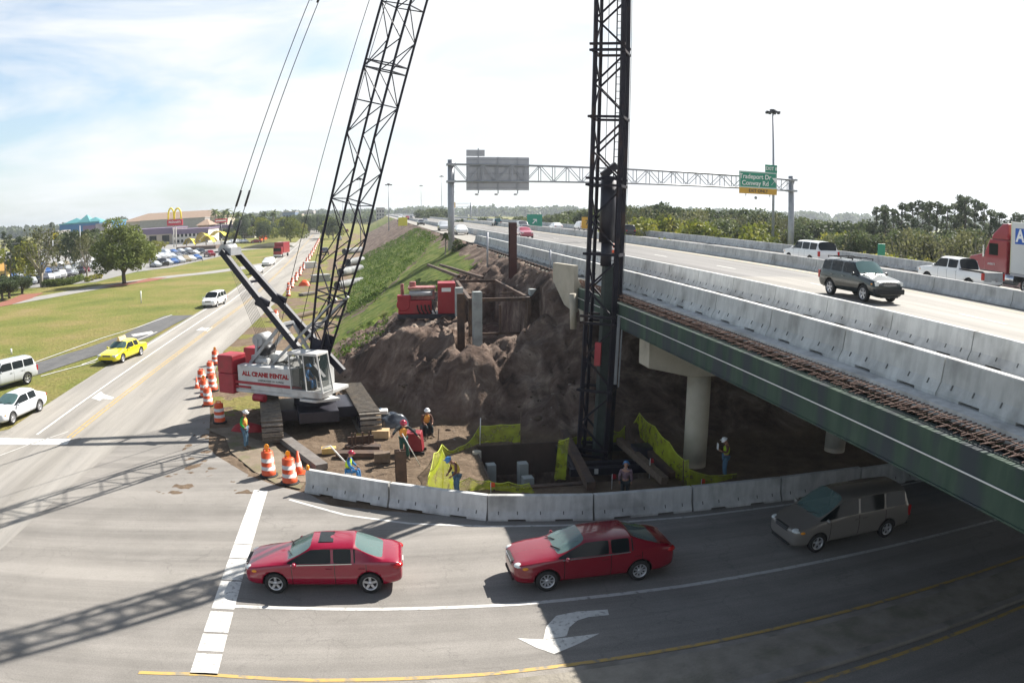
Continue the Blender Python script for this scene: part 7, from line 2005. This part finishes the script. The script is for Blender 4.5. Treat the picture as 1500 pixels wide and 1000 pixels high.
ys_ = empty('pennant_pole', (base.x, SB, 0), 0, 'pole with a yellow green pennant sign among the parked cars at the left', 'sign')
mb = MB(); mb.tube([(0, 0, 0), (0, 0, PS(79, 341, SB).z)], .14, 8); mb.build('pole', M_galv, ys_); q0, q1 = PS(77, 352, SB), PS(85, 341, SB)
mb = MB(); mb.prism([(q0.x - base.x, -.1, q0.z), (q1.x - base.x, -.1, q0.z + 1.2), (q1.x - base.x, -.1, q1.z), (q0.x - base.x, -.1, q1.z)], (0, 0, 0), (0, .2, 0)); mb.build('pennant', M_ysign, ys_)
mb = MB(); mb.box(-1.8, .6, -.15, .15, PS(79, 376, SB).z, PS(79, 374.5, SB).z); mb.build('crossarm', M_white, ys_)
for px, py, pt, dd, lb in ((18, 378, 350, 230, 'slim pale street lamp at the far left'), (120, 412, 330, 178, 'slim pole between the bare trees'), (297, 386, 377, 190, 'small double post sign on the lawn above the mast ropes'), (700, 330, 302, 520, 'faint slim pole over the wood beyond the highway'), (502, 330, 285, 330, 'thin pale pole seen through the boom')):
    b_ = PS(px, py, dd); mb = MB(); mb.tube([(0, 0, 0), (0, 0, PS(px, pt, dd).z)], .11, 6); o = mb.build('pole', M_galv, loc=(b_.x, dd, 0)); tag(o, lb, 'pole')
# utility wires across the left
for k, (ya, yb) in enumerate(((357, 341), (363, 346), (371, 352), (377, 357))):
    a, b2 = PS(-40, ya, 150), PS(150, yb, 230); pts = [a.lerp(b2, i / 10) - Vector((0, 0, 1.2 * math.sin(math.pi * i / 10))) for i in range(11)]
    mb = MB(); mb.tube(pts, .022, 4); o = mb.build('power_line', M_galv); tag(o, '%s power line from the top crossing the trees at the far left' % ORD[k], 'cable')
# small things on the lawn
for i, (px, py, h_, lb) in enumerate(((207, 444, 1.6, 'short white marker post in the lawn below the oak'), (17, 519, .5, 'tiny white utility marker on the lawn at the left'), (208, 443, .1, None))):
    if lb: g = P(px, py); mb = MB(); mb.tube([(0, 0, 0), (0, 0, h_)], .09, 8); o = mb.build('marker_post', M_white, loc=(g.x, g.y, 0)); tag(o, lb, 'post')
# parked cars
rd = random.Random(77); cols_ = ['white', 'silver', 'black', 'grey', 'blue', 'red', 'white', 'silver', 'gold', 'black']; kinds = ['saloon', 'saloon', 'suv', 'van', 'saloon', 'pickup']
KN = {'saloon': 'saloon', 'suv': 'off roader', 'van': 'people carrier', 'pickup': 'pickup'}
def park(px, py, rz, where, col=None, kind=None):
    g = P(px, py); c = col or rd.choice(cols_); k = kind or rd.choice(kinds)
    low_car(k, c, g.x, g.y, .01, R(rz + rd.uniform(-2, 2)), '%s %s parked %s' % (c, KN[k], where), 'cars parked in the lots', 'parked_car')
for i in range(11): park(40 + i * 8.6, 418 - i * 1.9, -60, 'in the front row behind the hedge', ['blue', 'silver', 'black', 'grey', 'white', 'silver', 'white', 'grey', 'silver', 'black', 'red'][i], 'saloon' if i % 3 else 'suv')
for i in range(13): park(20 + i * 10, 408 - i * 1.4, -60, 'in the second row left of the oak')
for i in range(11): park(62 + i * 9, 394 - i * 1.0, -60, 'in the rear row left of the oak')
for i in range(8): park(228 + i * 8.5, 391 - i * 1.5, -50, 'in the front row right of the oak', ['silver', 'black', 'silver', 'blue', 'silver', 'gold', 'white', 'blue'][i])
for i in range(9): park(226 + i * 8.5, 381 - i * 1.1, -50, 'in the second row right of the oak')
for i in range(5): park(232 + i * 11, 374 - i * 1.2, -50, 'in the rear row right of the oak', None)
park(307, 376, -60, 'at the end of the rows right of the oak', 'red', 'pickup')
for i in range(6): park(329 + i * 6, 358 - i * .5, -60, 'beyond the red panel sign')
park(376, 356, 0, 'alone beside the orange fence near the frontage road', 'red', 'saloon')
for i in range(9): park(395 + i * 7, 337 - i * .7, 5, 'in front of the grove beside the frontage road')
mb = MB(); a, b2 = P(380, 353), P(392, 350); mb.bar(a + Vector((0, 0, .9)), b2 + Vector((0, 0, .9)), .1, 1.6); o = mb.build('barrier_fence', M_or); tag(o, 'orange mesh fence beside the red parked car', 'fence')
g = P(392, 363); mb = MB(); heap(mb, 0, 0, 9, 3, 1.4, 0, 14, 3); o = mb.build('soil_heap', pm('soil_dark', (.04, .04, .025), (.08, .075, .04), .6, .95), loc=(g.x, g.y, 0)); tag(o, 'dark low mound on the grass left of the red box lorry', 'mound')
# big pipes and stored things between the frontage road and the slope
M_pipe = pm('pipe_grey', (.085, .09, .095), (.13, .135, .14), 1.2, .6, c3=(.25, .26, .26), scale3=.6)
def bigpipe(x, y, ln, r, a, label):
    mb = MB(); n = 20; d = Vector((math.cos(a), math.sin(a), 0)); nn = Vector((-d.y, d.x, 0))
    rings = []
    for (u, rr_) in ((0, r), (ln, r), (ln, r * .86), (0, r * .86), (0, r)):
        rings.append([Vector((x, y, r)) + d * (u - ln / 2) + (nn * math.cos(2 * math.pi * i / n) + Vector((0, 0, 1)) * math.sin(2 * math.pi * i / n)) * rr_ for i in range(n)])
    mb.loft(rings, cap=False); o = mb.build('concrete_pipe', M_pipe); return tag(o, label, 'pipe', 'large grey pipes stored beside the slope')
for i, (px, py, ln, rr_) in enumerate(((512, 420, 7, .55), (514, 402, 8, .7), (520, 388, 8, .75), (517, 371, 9, .75))):
    g = P(px, py); bigpipe(g.x, g.y, ln, rr_, R(62 + 4 * (i % 3)), '%s large grey pipe from the crane up along the foot of the slope' % ORD[i] if i != 6 else 'small grey pipe lying nearest to the crane boom foot')
for i, (px, py, c, k_) in enumerate(((476, 373, 'grey', 'pickup'), (497, 352, 'silver', 'van'), (508, 340, 'red', 'suv'))):
    g = P(px, py); low_car(k_, c, g.x, g.y, 0, R(95), '%s %s parked on the strip seen through the boom' % (c, KN[k_]), 'site vehicles parked beside the slope', 'parked_car')
def pile_of(px, py, w, d, h, m, label, name, cat, n=6, rz=.2):
    g = P(px, py); mb = MB(); r_ = random.Random(n)
    for i in range(n): 
        q = h * i / n; mb.box(-w / 2 + r_.uniform(0, .2), w / 2 - r_.uniform(0, .2), -d / 2 + r_.uniform(0, .15), d / 2, q, q + h / n * .9)
    o = mb.build(name, m, None, 0, loc=(g.x, g.y, 0), rz=rz); tag(o, label, cat)
pile_of(452, 432, 3, .9, .35, M_plate, 'pale stack of planks beside the drum behind the crane', 'plank_stack', 'planks', 3, .9)
pile_of(447, 462, 4, 1.0, .3, M_timb, 'brown stack of boards between the crane mast and the boom', 'board_stack', 'planks', 3, 1.1)
pile_of(462, 480, 4.5, 1.4, .3, M_plate, 'grey stack of boards just behind the crane house', 'board_stack', 'planks', 3, 1.2)
pile_of(470, 412, 3, 1.6, 1.1, M_lgrey, 'grey crates stacked by the boom on the strip', 'crate_stack', 'crates', 4, .4)
pile_of(455, 392, 2.4, 1.6, 1.2, M_white, 'white crates stacked beside the long drum row', 'crate_stack', 'crates', 4, .3)
g = P(446, 418); mb = MB(); heap(mb, 0, 0, .9, .6, .7, 0, 12, 6); o = mb.build('orange_mesh', M_or, loc=(g.x, g.y, 0)); tag(o, 'crumpled orange mesh on the strip right of the lone drum', 'mesh')
g = P(330, 630); mb = MB(); heap(mb, 0, 0, .9, .45, .35, 0, 14, 7); o = mb.build('red_sheet', pm('sheet_red', (.26, .015, .02), (.34, .03, .03), 3, .6), loc=(g.x + 1.2, g.y, 0)); tag(o, 'dull red plastic sheet on the ground left of the crane track', 'sheet')
# dirt spread on the pavement edge near the drums
sheet('dirt', [(P(*q).x, P(*q).y) for q in [(300, 628), (330, 640), (338, 662), (372, 690), (404, 708), (440, 716), (452, 700), (420, 670), (400, 650), (360, 640), (345, 625)]], 0.012, pm('dirt_spill', (.15, .115, .08), (.235, .185, .135), 1.5, .95, .5, c3=(.12, .12, .05), scale3=1.2, coords='World', bscale=10))
# loose boards hanging off the cut near the highway
a, b2 = P(776, 393, 6.3), P(793, 402, 6.0); mb = MB(); mb.bar(a, b2, .1); o = mb.build('board', M_conc); tag(o, 'pale board lying at the top of the cut below the barriers', 'board')
pts = [P(789, 405, 5.9), P(796, 411, 5.75), P(803, 413, 5.7), P(811, 407, 5.9)]; mb = MB(); mb.tube(pts, .07, 6); o = mb.build('hose', M_conc); tag(o, 'curved pale hose lying left of the cut parapet', 'hose')
for px, py, pt, lb in ((714, 392, 340, 'thin grey pole in front of the barriers left of the dark red pile'), (806, 404, 366, 'thin grey pole left of the cut parapet')):
    b_, t_ = PS(px, py, 46), PS(px, pt, 46); mb = MB(); mb.tube([b_, t_], .055, 8); o = mb.build('pole', M_galv); tag(o, lb, 'pole')

# ------------------------------------------------------------------ air
mh = bpy.data.materials.new('haze'); mh.use_nodes = True
t, N, K = nodes_of(mh); t.nodes.clear(); oo = N('ShaderNodeOutputMaterial'); pv = N('ShaderNodeVolumePrincipled')
pv.inputs['Color'].default_value = (.80, .87, .95, 1); pv.inputs['Density'].default_value = 0.00020; pv.inputs['Anisotropy'].default_value = .3
K(pv.outputs[0], oo.inputs['Volume'])
mb = MB(); mb.box(-3600, 3600, -420, 5600, -4.5, 62); hz = mb.build('haze', mh); tag(hz, 'thin pale air over the whole place', 'haze', kind='stuff')
